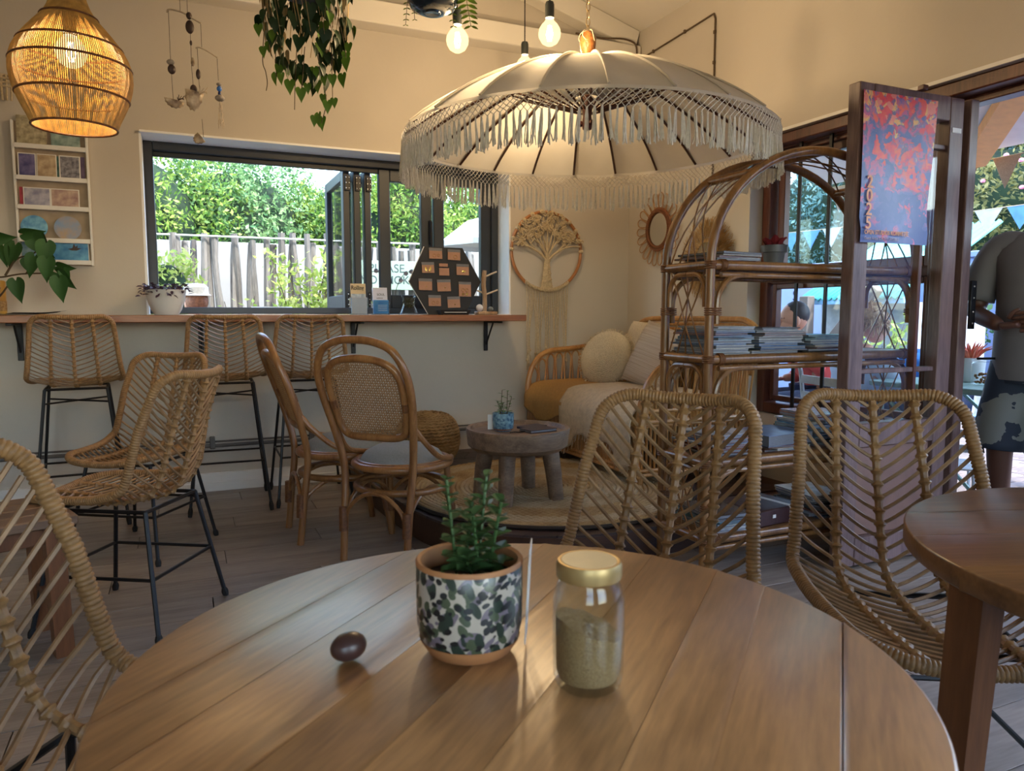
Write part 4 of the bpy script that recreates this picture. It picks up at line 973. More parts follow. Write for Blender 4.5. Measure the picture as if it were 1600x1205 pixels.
obj('tie_cord', B().tube([(0.01, 0, UZ + 0.05), (0.014, 0.0, UZ + 0.02), (0.004, 0, UZ + 0.005), (-0.006, 0, UZ + 0.02), (-0.004, 0, UZ + 0.05)], 0.0015, 5), M_fringe, um)
bb = B()
for k in range(5):
    a = k * 1.2; bb.tube(cat([(0.005, 0, UZ + 0.490), (0.03 * cos(a), 0.03 * sin(a), UZ + 0.480), (0.042 * cos(a), 0.042 * sin(a), UZ + 0.455), (0.036 * cos(a + .4), 0.036 * sin(a + .4), UZ + 0.435)], 4), 0.0022, 5)
obj('knotted_string', bb, M_cord, um)
zc = UZ + 0.49; lk = B()
for k in range(30):
    z0 = zc + k * 0.033; e = [(0.009 * cos(t) if k % 2 else 0.0, 0.0 if k % 2 else 0.009 * cos(t), z0 + 0.02 * sin(t)) for t in np.linspace(0, 2 * pi, 13)[:-1]]
    if z0 > zl(1.735) - 0.01: break
    obj('chain_link', B().tube(e, 0.0022, 5, closed=True), mat('chain_metal', (150, 130, 96), 0.4, 0.8) if k == 0 else bpy.data.materials['chain_metal'], um)

# ------------------------------------------------------------------ rattan pendant lamp, upper left
pd = thing('pendant_lamp', 'rattan basket pendant lamp with glowing bulb hanging upper left', 'pendant lamp', (-0.294, 2.86, 1.668), rot=(0, 0, 0.4))
PROF = [(0.122, 0.0), (0.134, 0.03), (0.157, 0.08), (0.173, 0.135), (0.176, 0.18), (0.166, 0.225), (0.140, 0.27), (0.105, 0.315), (0.072, 0.355), (0.052, 0.40), (0.044, 0.45), (0.048, 0.52)]
pq = cat([(r, 0, z) for r, z in PROF], 4); bb = B()
for k in range(180):
    a = 2 * pi * k / 180 + 0.004 * sin(k * 5); bb.tube([(q[0] * cos(a), q[0] * sin(a), q[2]) for q in pq[::2]], 0.0017, 4, cap=False)
M_lamp = mat('lamp_cane', (186, 146, 78), 0.5, var=0.25, scale=40, rand=0.05)
obj('cane_shade', bb, M_lamp, pd)['kind'] = 'stuff'
for z in (0.0, 0.095, 0.195, 0.255, 0.345):
    r_ = np.interp(z, [p[1] for p in PROF], [p[0] for p in PROF]); obj('hoop', B().tube(ring(r_ + 0.002, z, 56), 0.0038, 6, closed=True), M_bind, pd)
obj('cable', B().tube([(0, 0, 0.36), (0, 0, zl(-0.3) - 1.68)], 0.004, 6), M_black, pd)
obj('socket', B().lathe([(0, 0.29), (0.02, 0.29), (0.02, 0.37), (0.0, 0.38)], n=14), M_socket, pd)
def bulb(par, z, s=1.0):
    o = obj('bulb', B().lathe([(0.0, -0.0475 * s), (0.016 * s, -0.0445 * s), (0.033 * s, -0.034 * s), (0.0445 * s, -0.014 * s), (0.0475 * s, 0.003 * s), (0.044 * s, 0.022 * s), (0.033 * s, 0.040 * s), (0.021 * s, 0.052 * s), (0.0155 * s, 0.064 * s), (0.0145 * s, 0.078 * s)], (0, 0, z), 24), M_emit, par, smooth=180)
    bb = B()
    for k in range(6): a = k * pi / 3; bb.tube([(0.008 * cos(a), 0.008 * sin(a), z - 0.026 * s), (0.014 * cos(a + .3), 0.014 * sin(a + .3), z), (0.007 * cos(a), 0.007 * sin(a), z + 0.035 * s)], 0.0022, 5)
    obj('filament', bb, M_fil, par)
    ld = bpy.data.lights.new('bulb_light', 'POINT'); ld.color = (1.0, 0.72, 0.42); ld.energy = 28.0; ld.shadow_soft_size = 0.03
    lo = bpy.data.objects.new('bulb_light', ld); COL.objects.link(lo); lo.parent = par; lo.location = (0, 0, z); return o, ld
_, ld = bulb(pd, 0.235, 0.98); ld.energy = 7.0; ld.color = (1.0, 0.80, 0.50)
# three bare bulbs on cords
for x, y, z, lab in ((1.103, 3.04, 2.20, 'leftmost bare globe bulb on a black cord under the fern'), (1.706, 3.666, 2.354, 'bare globe bulb partly behind the top of the parasol'), (1.457, 2.885, 2.228, 'bare globe bulb hanging highest beside the parasol chain')):
    pb_ = thing('bulb_pendant', lab, 'pendant lamp', (x, y, z), group='bare bulb pendants')
    bulb(pb_, 0.0); obj('socket', B().lathe([(0.0, 0.066), (0.019, 0.066), (0.0195, 0.12), (0.016, 0.13), (0.004, 0.133), (0, 0.135)], n=16), M_socket, pb_)
    obj('cord', B().tube([(0, 0, 0.13), (0, 0, zl(x) - z - 0.002)], 0.003, 6), M_black, pb_)

# ------------------------------------------------------------------ shell mobile
mo = thing('shell_mobile', 'driftwood mobile strung with shells and seed pods', 'mobile', (0.045, 3.28, 0))
ox, oy = 0.045, 3.28
M_drift = mat('driftwood', (196, 180, 158), 0.7, var=0.15, scale=60); M_thread = mat('thread', (60, 54, 48), 0.8)
M_pod = mat('seed_pod', (58, 40, 34), 0.5, var=0.3, scale=60); M_shell = mat('shell', (214, 196, 166), 0.35, col2=(96, 72, 52), scale=26, var=0.3); M_peb = mat('pebble', (138, 130, 122), 0.6, var=0.2, scale=40)
def loc(x, z): return (x - ox, -(x - ox) * 0.35, z)
obj('arm', B().tube(cat([loc(-0.005, 2.232), loc(0.002, 2.243), loc(0.045, 2.235), loc(0.085, 2.212), loc(0.115, 2.195)], 5), 0.0035, 6), M_drift, mo)
obj('arm', B().tube(cat([loc(0.092, 2.10), loc(0.105, 2.104), loc(0.135, 2.09), loc(0.170, 2.066)], 5), 0.003, 6), M_drift, mo)
bb = B()
for pts in ([loc(0.042, zl(0.04) - 0.03), loc(0.042, 2.236)], [loc(0.0, 2.24), loc(0.0, 2.05), loc(0.004, 1.90)], [loc(0.075, 2.216), loc(0.075, 2.03), loc(0.078, 1.95)], [loc(0.114, 2.195), loc(0.114, 2.105)], [loc(0.098, 2.10), loc(0.1, 1.94)], [loc(0.168, 2.066), loc(0.170, 1.98)], [loc(0.105, 1.83), loc(0.108, 1.76)], [loc(0.06, zl(0.06) - 0.03), loc(0.068, 2.21)]): bb.tube(pts, 0.0009, 4)
obj('thread', bb, M_thread, mo)
for x, z, r_, m in ((0.073, 2.222, (0.011, 0.011, 0.014), M_pod), (0.074, 2.180, (0.016, 0.012, 0.026), M_pod), (0.076, 2.12, (0.005, 0.005, 0.010), M_pod), (0.080, 2.048, (0.008, 0.006, 0.017), M_shell), (0.0, 2.045, (0.015, 0.012, 0.011), M_peb), (0.003, 2.018, (0.015, 0.012, 0.019), M_pod), (0.098, 2.002, (0.009, 0.008, 0.020), M_pod), (0.079, 1.945, (0.013, 0.011, 0.017), M_pod), (0.171, 1.965, (0.010, 0.009, 0.006), M_peb), (0.173, 1.912, (0.019, 0.017, 0.013), M_peb)):
    obj('bead', B().ell((0, 0, 0), r_, 12, 8), m, mo, loc(x, z))
obj('blue_bead', B().ell((0, 0, 0), (0.010, 0.010, 0.011), 10, 8), mat('blue_glass', (60, 110, 190), 0.2), mo, loc(0.172, 1.948)); obj('blue_bead', B().ell((0, 0, 0), (0.006, 0.006, 0.010), 10, 8), mat('navy_glass', (30, 44, 96), 0.2), mo, loc(0.172, 1.930))
def shell_half(w_, h_, d_):
    G = []
    for i in range(9):
        t = i / 8; row = []
        for j in range(15):
            a = pi * j / 14; rib_ = 1 + 0.05 * cos(a * 14); row.append((w_ * cos(a) * sin(t * pi / 2) * rib_, -d_ * cos(t * pi / 2), -h_ * sin(a) * sin(t * pi / 2) * rib_))
        G.append(row)
    return B().grid(G)
for x, z, w_, h_, rot in ((0.008, 1.90, 0.037, 0.030, (0, 0.1, 0.3)), (0.082, 1.935, 0.034, 0.075, (0, 0.15, 0.2)), (0.100, 1.76, 0.022, 0.034, (0, 0.9, 0))):
    o = obj('shell', shell_half(w_, h_, 0.014), M_shell, mo, loc(x, z), rot); mm = o.modifiers.new('t', 'SOLIDIFY'); mm.thickness = 0.003
bb = B()
for k in range(12): a = k * .8; bb.tube(cat([(0.0, 0, 0.0), (0.006 * cos(a), 0.006 * sin(a), -0.03), (0.010 * cos(a + 1), 0.01 * sin(a + 1), -0.07), (0.012 * cos(a), 0.012 * sin(a), -0.10 - 0.01 * sin(k * 3))], 3), 0.0012, 4)
obj('lichen_tassel', bb, M_drift, mo, loc(0.174, 1.905))['kind'] = 'stuff'
bb = B()
for k in range(9): a = k * 0.7; bb.tube([(0, 0, 0), (0.012 * cos(a) + 0.008, 0.01 * sin(a), 0.012), (0.02 * cos(a) + 0.014, 0.014 * sin(a), 0.03 * abs(cos(k)))], 0.002, 4)
obj('dried_tuft', bb, M_drift, mo, loc(0.098, 1.925)); obj('dried_tuft', bb, M_pod, mo, loc(0.022, 1.90), scale=(0.7, 0.7, 0.7))
# ------------------------------------------------------------------ wall decor
mc = thing('macrame_tree', 'macrame tree of life on a wooden hoop with long cord fringe on the back wall', 'wall hanging', (2.365, 4.712, 1.50))
HR = 0.272
obj('hoop', B().tube([(HR * cos(a), 0, HR * sin(a)) for a in np.linspace(0, 2 * pi, 73)[:-1]], 0.0115, 8, closed=True), mat('hoop_wood', (166, 110, 62), 0.4, var=0.15, scale=20), mc)
r3 = random.Random(5)
bb = B()
for k in range(9):
    f = k / 8 * 2 - 1; bb.tube(cat([(f * 0.042, -0.004, -0.262), (f * 0.026, -0.012 + 0.008 * abs(f), -0.17), (f * 0.016, -0.012 + 0.006 * abs(f), -0.08), (f * 0.012, -0.012, -0.03)], 5), 0.0068, 6)
for z in np.arange(-0.25, -0.04, 0.042): bb.tube([(0.045 * cos(a) * np.interp(z, [-.26, -.03], [1, .42]), -0.006 + 0.016 * sin(a) * np.interp(z, [-.26, -.03], [1, .6]), z + 0.012 * cos(a)) for a in np.linspace(0, 2 * pi, 15)[:-1]], 0.0032, 5, closed=True)
obj('trunk', bb, M_cord, mc)
bb = B()
def br(pts, r): bb.tube(cat([(x, -0.012, z) for x, z in pts], 5), np.linspace(r, r * 0.6, 5 * (len(pts) - 1) + 1), 6)
for sg in (-1, 1):
    br([(sg * .008, -.06), (sg * .06, -.015), (sg * .13, .022), (sg * .19, .038), (sg * .262, .04)], .0085); br([(sg * .075, -.008), (sg * .12, .04), (sg * .165, .085)], .006); br([(sg * .14, .026), (sg * .175, .06), (sg * .21, .085)], .005)
    br([(sg * .005, -.03), (sg * .045, .03), (sg * .085, .085), (sg * .11, .12)], .007); br([(sg * .06, .05), (sg * .09, .07), (sg * .125, .10)], .005); br([(sg * .003, 0), (sg * .02, .06), (sg * .04, .13)], .006); br([(sg * .03, .015), (sg * .05, .07), (sg * .065, .13)], .005)
br([(0, -.05), (0, .03), (0, .14)], .008)
obj('branches', bb, M_cord, mc)
bb = B()
for k in range(260):           # knotted leafy net in the upper half
    a = r3.uniform(0.10, pi - 0.10); r_ = HR * r3.uniform(0.50, 0.985); x, z = r_ * cos(a), r_ * sin(a)
    if z < 0.06 + 0.02 * sin(x * 40): continue
    a2 = r3.uniform(0, 2 * pi); l_ = r3.uniform(0.02, 0.035); yy = -0.008 - r3.random() * 0.012
    bb.tube(cat([(x, yy, z), (x + l_ * .5 * cos(a2 + .6), yy - .006, z + l_ * .5 * sin(a2 + .6)), (x + l_ * cos(a2), yy, z + l_ * sin(a2)), (x + l_ * .4 * cos(a2 - .8), yy - .003, z + l_ * .4 * sin(a2 - .8))], 3), 0.0042, 5)
obj('knotted_crown', bb, M_cord, mc)['kind'] = 'stuff'
for k in range(12):
    a = 0.02 + k * (pi - 0.04) / 11; obj('hoop_knot', B().ell((HR * cos(a), -0.004, HR * sin(a)), (0.018, 0.017, 0.015), 10, 6, M=Ry(-a)), M_cord, mc)
NF = 22
for k in range(NF):
    f = k / (NF - 1) * 2 - 1; x0 = f * 0.165; z0 = -sqrt(HR * HR - x0 * x0) + 0.006
    grp = round(f * 2.2) / 2.2; x1 = x0 * 0.55 + grp * 0.165 * 0.45; zb = -0.79 + 0.05 * sin(k * 2.3) - 0.02 * cos(k)
    pts = cat([(x0, -0.006, z0), (x0 * .95 + .004 * sin(k), -0.012, z0 - .12), (x1 + 0.006 * sin(k * 1.7), -0.012, -0.55), (x1 + 0.004 * cos(k), -0.013, zb + .05), (x1 + .006 * sin(k * 3), -0.013, zb)], 6)
    rd = np.array([0.0031 + 0.0008 * (i % 2) for i in range(len(pts))]); bb = B().tube(pts, rd, 6)
    e = pts[-1]; bb.ell((e[0], e[1], e[2] + 0.05), (0.008, 0.008, 0.012), 8, 6)
    for q in range(4): bb.tube([(e[0], e[1], e[2] + .02), (e[0] + .005 * cos(q * 1.6), e[1] + .004 * sin(q * 1.6), e[2] - .02)], 0.002, 4)
    obj('fringe_cord', bb, M_cord, mc)
bb = B()
for k in range(26): f = k / 25 * 2 - 1; x0 = f * .165; bb.ell((x0, -0.006, -sqrt(HR * HR - x0 * x0)), (0.008, 0.018, 0.014), 8, 5)
obj('cord_knots', bb, M_cord, mc)['kind'] = 'stuff'

smr = thing('sun_mirror', 'oval rattan mirror with looped petal rim on the right wall', 'mirror', (3.052, 4.345, 1.645))
def wl_(r, a, x=0.0, sy=1.0): return (-x, r * sy * cos(a), r * sin(a))
obj('mirror_glass', B().lathe([(0, 0), (0.118, 0), (0.118, 0.004), (0, 0.004)], n=40, M=Ry(-pi / 2)), mat('mirror_silver', (220, 222, 222), 0.03, 1.0, var=0.0), smr, (-0.004, 0, 0))
bb = B()
for k, (r_, t_) in enumerate(((0.122, 0.010), (0.134, 0.008), (0.144, 0.008))): bb.tube([wl_(r_, a, 0.012 - 0.003 * k) for a in np.linspace(0, 2 * pi, 61)[:-1]], t_, 6, closed=True)
obj('rim', bb, mat('rim_rattan', (128, 76, 44), 0.45, var=0.25, scale=40), smr)
bb = B()
for k in range(60): a = 2 * pi * k / 60; bb.tube([wl_(.112, a, .012), wl_(.122, a + .05, .022), wl_(.135, a + .02, .02)], 0.003, 4)
obj('rim_wrapping', bb, M_bind, smr)['kind'] = 'stuff'
for k in range(22):
    a = 2 * pi * k / 22; q = [wl_(.146, a - .09, .008), wl_(.20, a - .125, .012), wl_(.235, a - .10, .014), wl_(.25, a, .014), wl_(.235, a + .10, .012), wl_(.20, a + .125, .010), wl_(.146, a + .09, .006)]
    obj('petal_loop', B().tube(cat(q, 5), 0.0038, 5), mat('petal_cane', (164, 124, 82), 0.5, var=0.2, scale=30) if k == 0 else bpy.data.materials['petal_cane'], smr)
ra = thing('raffia_mirror', 'round mirror fringed with shaggy dry raffia on the right wall', 'mirror', (3.052, 3.80, 1.41))
obj('mirror_glass', B().lathe([(0, 0), (0.10, 0), (0.10, 0.004), (0, 0.004)], n=36, M=Ry(-pi / 2)), bpy.data.materials['mirror_silver'], ra, (-0.02, 0, 0))
bb = B()
for k in range(1100):
    a = r3.uniform(0, 2 * pi); r0_ = r3.uniform(0.105, 0.18); l_ = r3.uniform(0.06, 0.10); da = r3.gauss(0, 0.10); x0 = r3.uniform(0.004, 0.03)
    bb.tube([wl_(r0_, a, x0), wl_(r0_ + l_ * .5, a + da * .5, x0 + r3.uniform(0, .012)), wl_(min(r0_ + l_, .262), a + da, max(0.002, x0 - r3.uniform(-.01, .01)))], 0.0015, 3, cap=False)
obj('raffia_fringe', bb, mat('raffia', (150, 116, 70), 0.7, col2=(190, 156, 104), scale=30), ra)['kind'] = 'stuff'
bb = B()
for r_ in (.104, .112, .12): bb.tube([wl_(r_, a, .024 + .003 * sin(a * 30)) for a in np.linspace(0, 2 * pi, 121)[:-1]], 0.0042, 5, closed=True)
obj('braided_rim', bb, bpy.data.materials['raffia'], ra)
# small macrame hanging cut by the left edge of the frame
mh = thing('macrame_hanging', 'small woven macrame hanging at the upper left edge', 'wall hanging', (-0.80, 4.715, 2.24))
obj('rod', B().tube([(-0.15, 0, 0.06), (0.06, 0, 0.06)], 0.007, 6), M_drift, mh)
for k in range(9): obj('cord', B().tube(cat([(-0.12 + k * 0.019, -.006, 0.06), (-0.12 + k * .019 + .004 * sin(k), -.012, 0.0), (-0.12 + k * .019, -.008, -0.07)], 4), 0.0055, 5), M_cord, mh)
for z in (0.04, 0.02, 0.0): obj('knot_row', B().tube([(-0.13, -.012, z), (0.045, -.012, z)], 0.006, 6), M_cord, mh)

# ------------------------------------------------------------------ card rack with greeting cards
ck = thing('card_rack', 'narrow white wall rack holding art cards on four ledges', 'rack', (-0.605, 4.735, 0))
for x in (-0.17, 0.17): obj('side', B().bbox((x, -0.016, 1.70), (0.012, 0.032, 0.75), 0.002), M_white, ck)
for z in (1.94, 1.775, 1.622, 1.45, 1.335):
    obj('ledge', B().bbox((0, -0.018, z), (0.33, 0.036, 0.010), 0.002), M_white, ck); obj('lip', B().bbox((0, -0.037, z + 0.006), (0.33, 0.006, 0.024), 0.0015), M_white, ck)
obj('backing', B().box((0, -0.003, 1.70), (0.33, 0.004, 0.75)), mat('rack_back', (168, 150, 128), 0.7), ck, smooth=0)
def card(label, x, z, w_, h_, c1, c2, sc, border=0.0, lean=0.10, rnd_=False, y=-0.026, group=None, rz=0.0):
    o = tag(obj('greeting_card', (B().lathe([(0, 0), (w_ / 2, 0), (w_ / 2, .002), (0, .002)], n=36, M=Rx(pi / 2)) if rnd_ else B().box((0, 0, h_ / 2), (w_, 0.0025, h_))), M_white if border else mat('card_print', c1, 0.4, col2=c2, scale=sc), None, smooth=0), label, 'card', group)
    o.location = (-0.605 + x, 4.735 + y, z + 0.012 + (h_ / 2 if rnd_ else 0)); o.rotation_euler = (-lean * 0.9, rz, 0)
    if border: obj('print', B().box((0, -0.0018, h_ / 2), (w_ - 2 * border, 0.001, h_ - 2 * border)), mat('card_print', c1, 0.4, col2=c2, scale=sc), o, smooth=0)
    return o
card('framed shell drawing on beige card at the top left of the rack', -0.083, 1.94, 0.135, 0.155, (130, 120, 96), (196, 184, 150), 40)
card('green sea scene card at the top right of the rack', 0.072, 1.94, 0.135, 0.14, (96, 124, 118), (170, 188, 180), 24)
card('card with purple night sky over a boat', -0.112, 1.775, 0.082, 0.125, (48, 52, 110), (126, 116, 160), 22, 0.005)
card('card with a brown bird drawing', -0.022, 1.775, 0.092, 0.125, (150, 124, 98), (206, 186, 152), 26, 0.004, y=-0.027)
card('dark green card partly hidden behind the etching card', 0.035, 1.775, 0.08, 0.12, (40, 90, 84), (110, 160, 150), 26, 0, y=-0.018)
card('grey etching card in a clear sleeve', 0.085, 1.775, 0.10, 0.125, (72, 70, 82), (160, 158, 166), 50, 0.006, y=-0.028)
card('purple edged card at the right end of the second ledge', 0.125, 1.775, 0.06, 0.125, (82, 66, 100), (120, 100, 130), 20, 0, y=-0.018)
card('red edged card at the left end of the third ledge', -0.13, 1.622, 0.05, 0.10, (160, 40, 60), (190, 70, 84), 20, 0, y=-0.018)
card('card of a pale lilac beach', -0.075, 1.622, 0.125, 0.10, (120, 122, 156), (200, 196, 206), 20, 0.005)
card('card of a pink flower field', 0.055, 1.622, 0.135, 0.10, (150, 116, 116), (200, 176, 158), 30, 0.005, y=-0.027)
card('round blue seascape card half hidden by the vine', -0.095, 1.45, 0.125, 0.125, (54, 120, 176), (130, 190, 214), 26, 0, rnd_=True)
card('round card of pink reeds by the sea', 0.06, 1.45, 0.13, 0.125, (110, 150, 196), (176, 150, 120), 14, 0, rnd_=True)
card('wide blue card with a flying dark bird on the bottom ledge', 0.05, 1.335, 0.21, 0.115, (40, 110, 168), (96, 164, 200), 22, 0.003, y=-0.028, rz=-0.02)
card('blue card behind the vine at the bottom left of the rack', -0.09, 1.335, 0.14, 0.10, (70, 120, 150), (150, 180, 190), 24, 0, y=-0.018)
bird = bpy.data.objects['greeting_card.012']
obj('bird_print', B().prism([(-0.03, 0.0), (-0.008, 0.006), (0.0, 0.03), (0.008, 0.012), (0.018, 0.022), (0.016, 0.006), (0.036, 0.004), (0.012, -0.008), (-0.01, -0.008)], 0, 0.001, M=Rx(pi / 2)), M_pod, bird, (0.035, -0.0024, 0.066), smooth=0)

# ------------------------------------------------------------------ things standing on the bar counter
CZ = 1.056
fp = thing('potted_plant', 'white bowl pot with dark purple trailing plant on the window ledge', 'potted plant', (-0.075, 4.60, CZ))
obj('pot', B().lathe([(0, 0), (0.062, 0.0), (0.080, 0.03), (0.098, 0.085), (0.106, 0.135), (0.109, 0.14), (0.102, 0.14), (0.094, 0.10), (0, 0.095)], n=40), mat('white_pot', (214, 216, 216), 0.35, var=0.02), fp)
obj('soil', B().lathe([(0.10, 0.128), (0.05, 0.133), (0, 0.134)], n=20), M_soil, fp)
M_purp = foliage('purple_leaf', (44, 30, 46), (96, 72, 92), 0.5); lf = oval(0.03, 0.017, 0.2, 0.25, 3).mesh('leaf'); lf.materials.append(M_purp)
for k in range(150):
    a = rnd.uniform(0, 2 * pi); r_ = 0.115 * sqrt(rnd.random()) if k < 100 else rnd.uniform(0.105, 0.13); z = 0.137 + rnd.uniform(0, 0.03) if k < 100 else 0.138 - rnd.uniform(-0.02, 0.035)
    obj('leaf', lf, None, fp, (r_ * cos(a), r_ * sin(a), z), (rnd.uniform(-.6, .6), rnd.uniform(-0.8, 0.6), a + rnd.uniform(-.9, .9)))
def holder(nm, label, x, w_, h_, hc, cm, backm):
    o = thing(nm, label, 'leaflet holder', (x, 4.56, CZ)); M_acr = thin_glass('acrylic', (0.9, 0.93, 0.95))
    obj('back', B().bbox((0, 0.028, h_ / 2), (w_, 0.003, h_), 0.0008, M=Rx(-0.12)), M_acr, o); obj('front', B().bbox((0, -0.022, hc / 2), (w_, 0.003, hc), 0.0008), M_acr, o)
    obj('base', B().bbox((0, 0.003, 0.002), (w_, 0.055, 0.004), 0.001), M_acr, o)
    for sx in (-1, 1): obj('side', B().bbox((sx * w_ / 2, 0.003, hc / 2), (0.003, 0.052, hc), 0.0008), M_acr, o)
    return o
h1 = holder('leaflet_holder', 'left leaflet holder with a lettered kraft header card on the counter', 1.0, 0.105, 0.17, 0.105, None, None)
lc = tag(obj('leaflet', B().bbox((0, 0, 0.052), (0.094, 0.02, 0.10), 0.001), mat('leaflet_white', (196, 198, 208), 0.5, var=0.03)), 'stack of plain pale leaflets filling the left holder', 'leaflet'); lc.location = (1.0, 4.553, CZ + 0.004)
lc = tag(obj('leaflet', B().bbox((0, 0, 0.095), (0.094, 0.003, 0.185), 0.0008, M=Rx(-0.1)), mat('kraft', (196, 176, 142), 0.6, var=0.05)), 'kraft header card with dark lettering in the left holder', 'leaflet'); lc.location = (1.0, 4.572, CZ + 0.004)
text('Rolling', 0.036, M_black, lc, (-0.043, 0.0028, 0.150), (pi / 2 - 0.1, 0, 0), sx=0.8, bold=0.0006)
obj('picture_strip', B().box((0, -0.0009, 0.112), (0.09, 0.002, 0.024), M=Rx(-0.1)), mat('strip_blue', (90, 120, 150), 0.5, col2=(190, 200, 210), scale=30), lc, smooth=0)
h2 = holder('leaflet_holder', 'right leaflet holder with white and blue brochures beside the kraft one', 1.135, 0.105, 0.12, 0.085, None, None)
lc = tag(obj('leaflet', B().bbox((0, 0, 0.082), (0.092, 0.012, 0.165), 0.0008, M=Rx(-0.13)), mat('leaflet_pale', (206, 208, 222), 0.5, var=0.02)), 'white brochure with small print standing in the right holder', 'leaflet'); lc.location = (1.135, 4.572, CZ + 0.004)
text('SOUL', 0.02, M_black, lc, (-0.02, -0.0032, 0.115), (pi / 2 - 0.13, 0, 0)); text('wellness', 0.012, M_black, lc, (-0.024, -0.0056, 0.096), (pi / 2 - 0.13, 0, 0))
lc = tag(obj('leaflet', B().bbox((0, 0, 0.045), (0.092, 0.014, 0.085), 0.0008), mat('leaflet_blue', (40, 116, 190), 0.4, col2=(70, 150, 206), scale=20)), 'bright blue brochure in front of the white one in the right holder', 'leaflet'); lc.location = (1.135, 4.549, CZ + 0.004)
for k in range(4): obj('print_line', B().box((0.008, -0.0076, 0.055 - k * 0.011), (0.058, 0.0006, 0.002)), M_white, lc, smooth=0)
vs = thing('glass_vase', 'flared clear glass vase filled with dry moss on the counter', 'vase', (1.315, 4.56, CZ))
obj('glass', B().lathe([(0, 0), (0.062, 0), (0.060, 0.01), (0.040, 0.055), (0.038, 0.075), (0.048, 0.12), (0.045, 0.12), (0.035, 0.075), (0.037, 0.055), (0.055, 0.012), (0, 0.006)], n=32), M_jar, vs)
bb = B()
for k in range(160): bb.tube([(rnd.gauss(0, .014), rnd.gauss(0, .014), rnd.uniform(.05, .10)), (rnd.gauss(0, .016), rnd.gauss(0, .016), rnd.uniform(.045, .11)), (rnd.gauss(0, .016), rnd.gauss(0, .016), rnd.uniform(.05, .115))], 0.0011, 3, cap=False)
obj('dry_moss', bb, mat('moss', (46, 46, 34), 0.9, col2=(96, 92, 66), scale=60), vs)['kind'] = 'stuff'
# hexagonal jewellery board with carded earrings
hx = thing('display_board', 'black hexagonal display board hung with carded jewellery on the counter', 'display', (1.575, 4.58, CZ + 0.002), rot=(-0.10, 0, 0))
R = 0.245
hexp = [(-R, 0.21), (-0.135, 0.435), (0.125, 0.435), (R, 0.215), (0.125, 0.0), (-0.125, 0.0)]
obj('board', B().prism([(x, z) for x, z in hexp], -0.006, 0.006, M=Rx(pi / 2)), mat('black_board', (20, 20, 24), 0.6), hx, smooth=0)
obj('edge_trim', B().tube([(x, 0, z) for x, z in [hexp[0], hexp[1]]], 0.004, 5), M_white, hx); obj('edge_trim', B().tube([(x, 0, z) for x, z in [hexp[0], hexp[5]]], 0.004, 5), M_white, hx)
obj('prop_leg', B().box((0, 0.07, 0.19), (0.03, 0.006, 0.40), M=Rx(0.30)), bpy.data.materials['black_board'], hx, smooth=0)
M_kraft2 = mat('earring_card', (166, 124, 100), 0.6, var=0.08, scale=30); M_poly = mat('cello_flap', (112, 112, 116), 0.3, var=0.1); M_gold = mat('gold_wire', (222, 186, 110), 0.25, 0.9)
def jcard(x, z, w_, h_, kind, label, flap=True, rz=0.0):
    yb = 4.58 - 0.0125 + 0.10 * z
    o = tag(obj('earring_card', B().box((0, 0, 0), (w_, 0.003, h_)), M_kraft2, None, smooth=0), label, 'jewellery', 'carded earrings on the hexagon board'); o.location = (1.575 + x, yb, CZ + 0.002 + z); o.rotation_euler = (-0.10, rz, 0)
    if flap: obj('cello_flap', B().box((0, -0.0006, h_ / 2 + 0.005), (w_ + 0.002, 0.003, 0.018)), M_poly, o, smooth=0)
    def rg_(cx, cz, r_, fill=False):
        b_ = B().lathe([(0, 0), (r_, 0), (r_, .0015), (0, .0015)], (cx, -0.002, cz), 18, M=Rx(pi / 2)) if fill else B().tube([(cx + r_ * cos(a), -0.0025, cz + r_ * sin(a)) for a in np.linspace(0, 2 * pi, 19)[:-1]], 0.0012, 4, closed=True)
        obj('earring', b_, M_gold, o)
    if kind == 'rings': rg_(-0.01, -0.008, .010); rg_(0.018, -0.006, .008)
    if kind == 'ring': rg_(0.008, -0.008, .012)
    if kind == 'leaf':
        for s_ in (-1, 1): obj('earring', B().ell((s_ * 0.013, -0.003, -0.004), (0.008, 0.0015, 0.017), 10, 6, M=Ry(s_ * 0.25)), M_gold, o)
    if kind == 'shell': obj('earring', B().ell((0.006, -0.003, -0.006), (0.014, 0.002, 0.008), 10, 6), M_gold, o)
    if kind == 'moons':
        for q in (-0.014, 0.012): rg_(q, 0.0, .010); rg_(q, -0.026, .0085, True)
    if kind == 'dot': rg_(0.006, -0.008, .004, True)
for i, a in enumerate(((-0.063, 0.385, .088, .055, 'rings', 'carded twig earrings at the top left of the hexagon board'), (0.062, 0.380, .085, .055, 'ring', 'carded hoop earring at the top right of the hexagon board'), (-0.118, 0.293, .082, .055, 'leaf', 'carded gold leaf earrings in the second row of the hexagon board'), (0.118, 0.285, .085, .058, 'shell', 'carded shell earring at the right of the second row'), (-0.14, 0.185, .088, .06, 'dot', 'carded copper earring at the left of the third row'), (-0.015, 0.180, .09, .062, 'dot', 'carded stud in the middle of the third row'), (0.128, 0.158, .084, .082, 'moons', 'tall earring card with two hoops and two gold discs'), (-0.082, 0.082, .083, .056, 'rings', 'carded earrings at the lower left of the hexagon board'), (0.048, 0.073, .085, .058, 'dot', 'carded earrings at the lower right of the hexagon board'))):
    jcard(*a, rz=0.03 * sin(i * 2.2))
jcard(-0.01, 0.275, .068, .048, None, 'plain kraft maker card in the middle of the hexagon board', False); jcard(-0.013, 0.318, .058, .02, None, 'small kraft name strip in the middle of the hexagon board', False)
ty = thing('tray', 'small black tray with fine lettering in front of the hexagon board', 'tray', (1.60, 4.515, CZ))
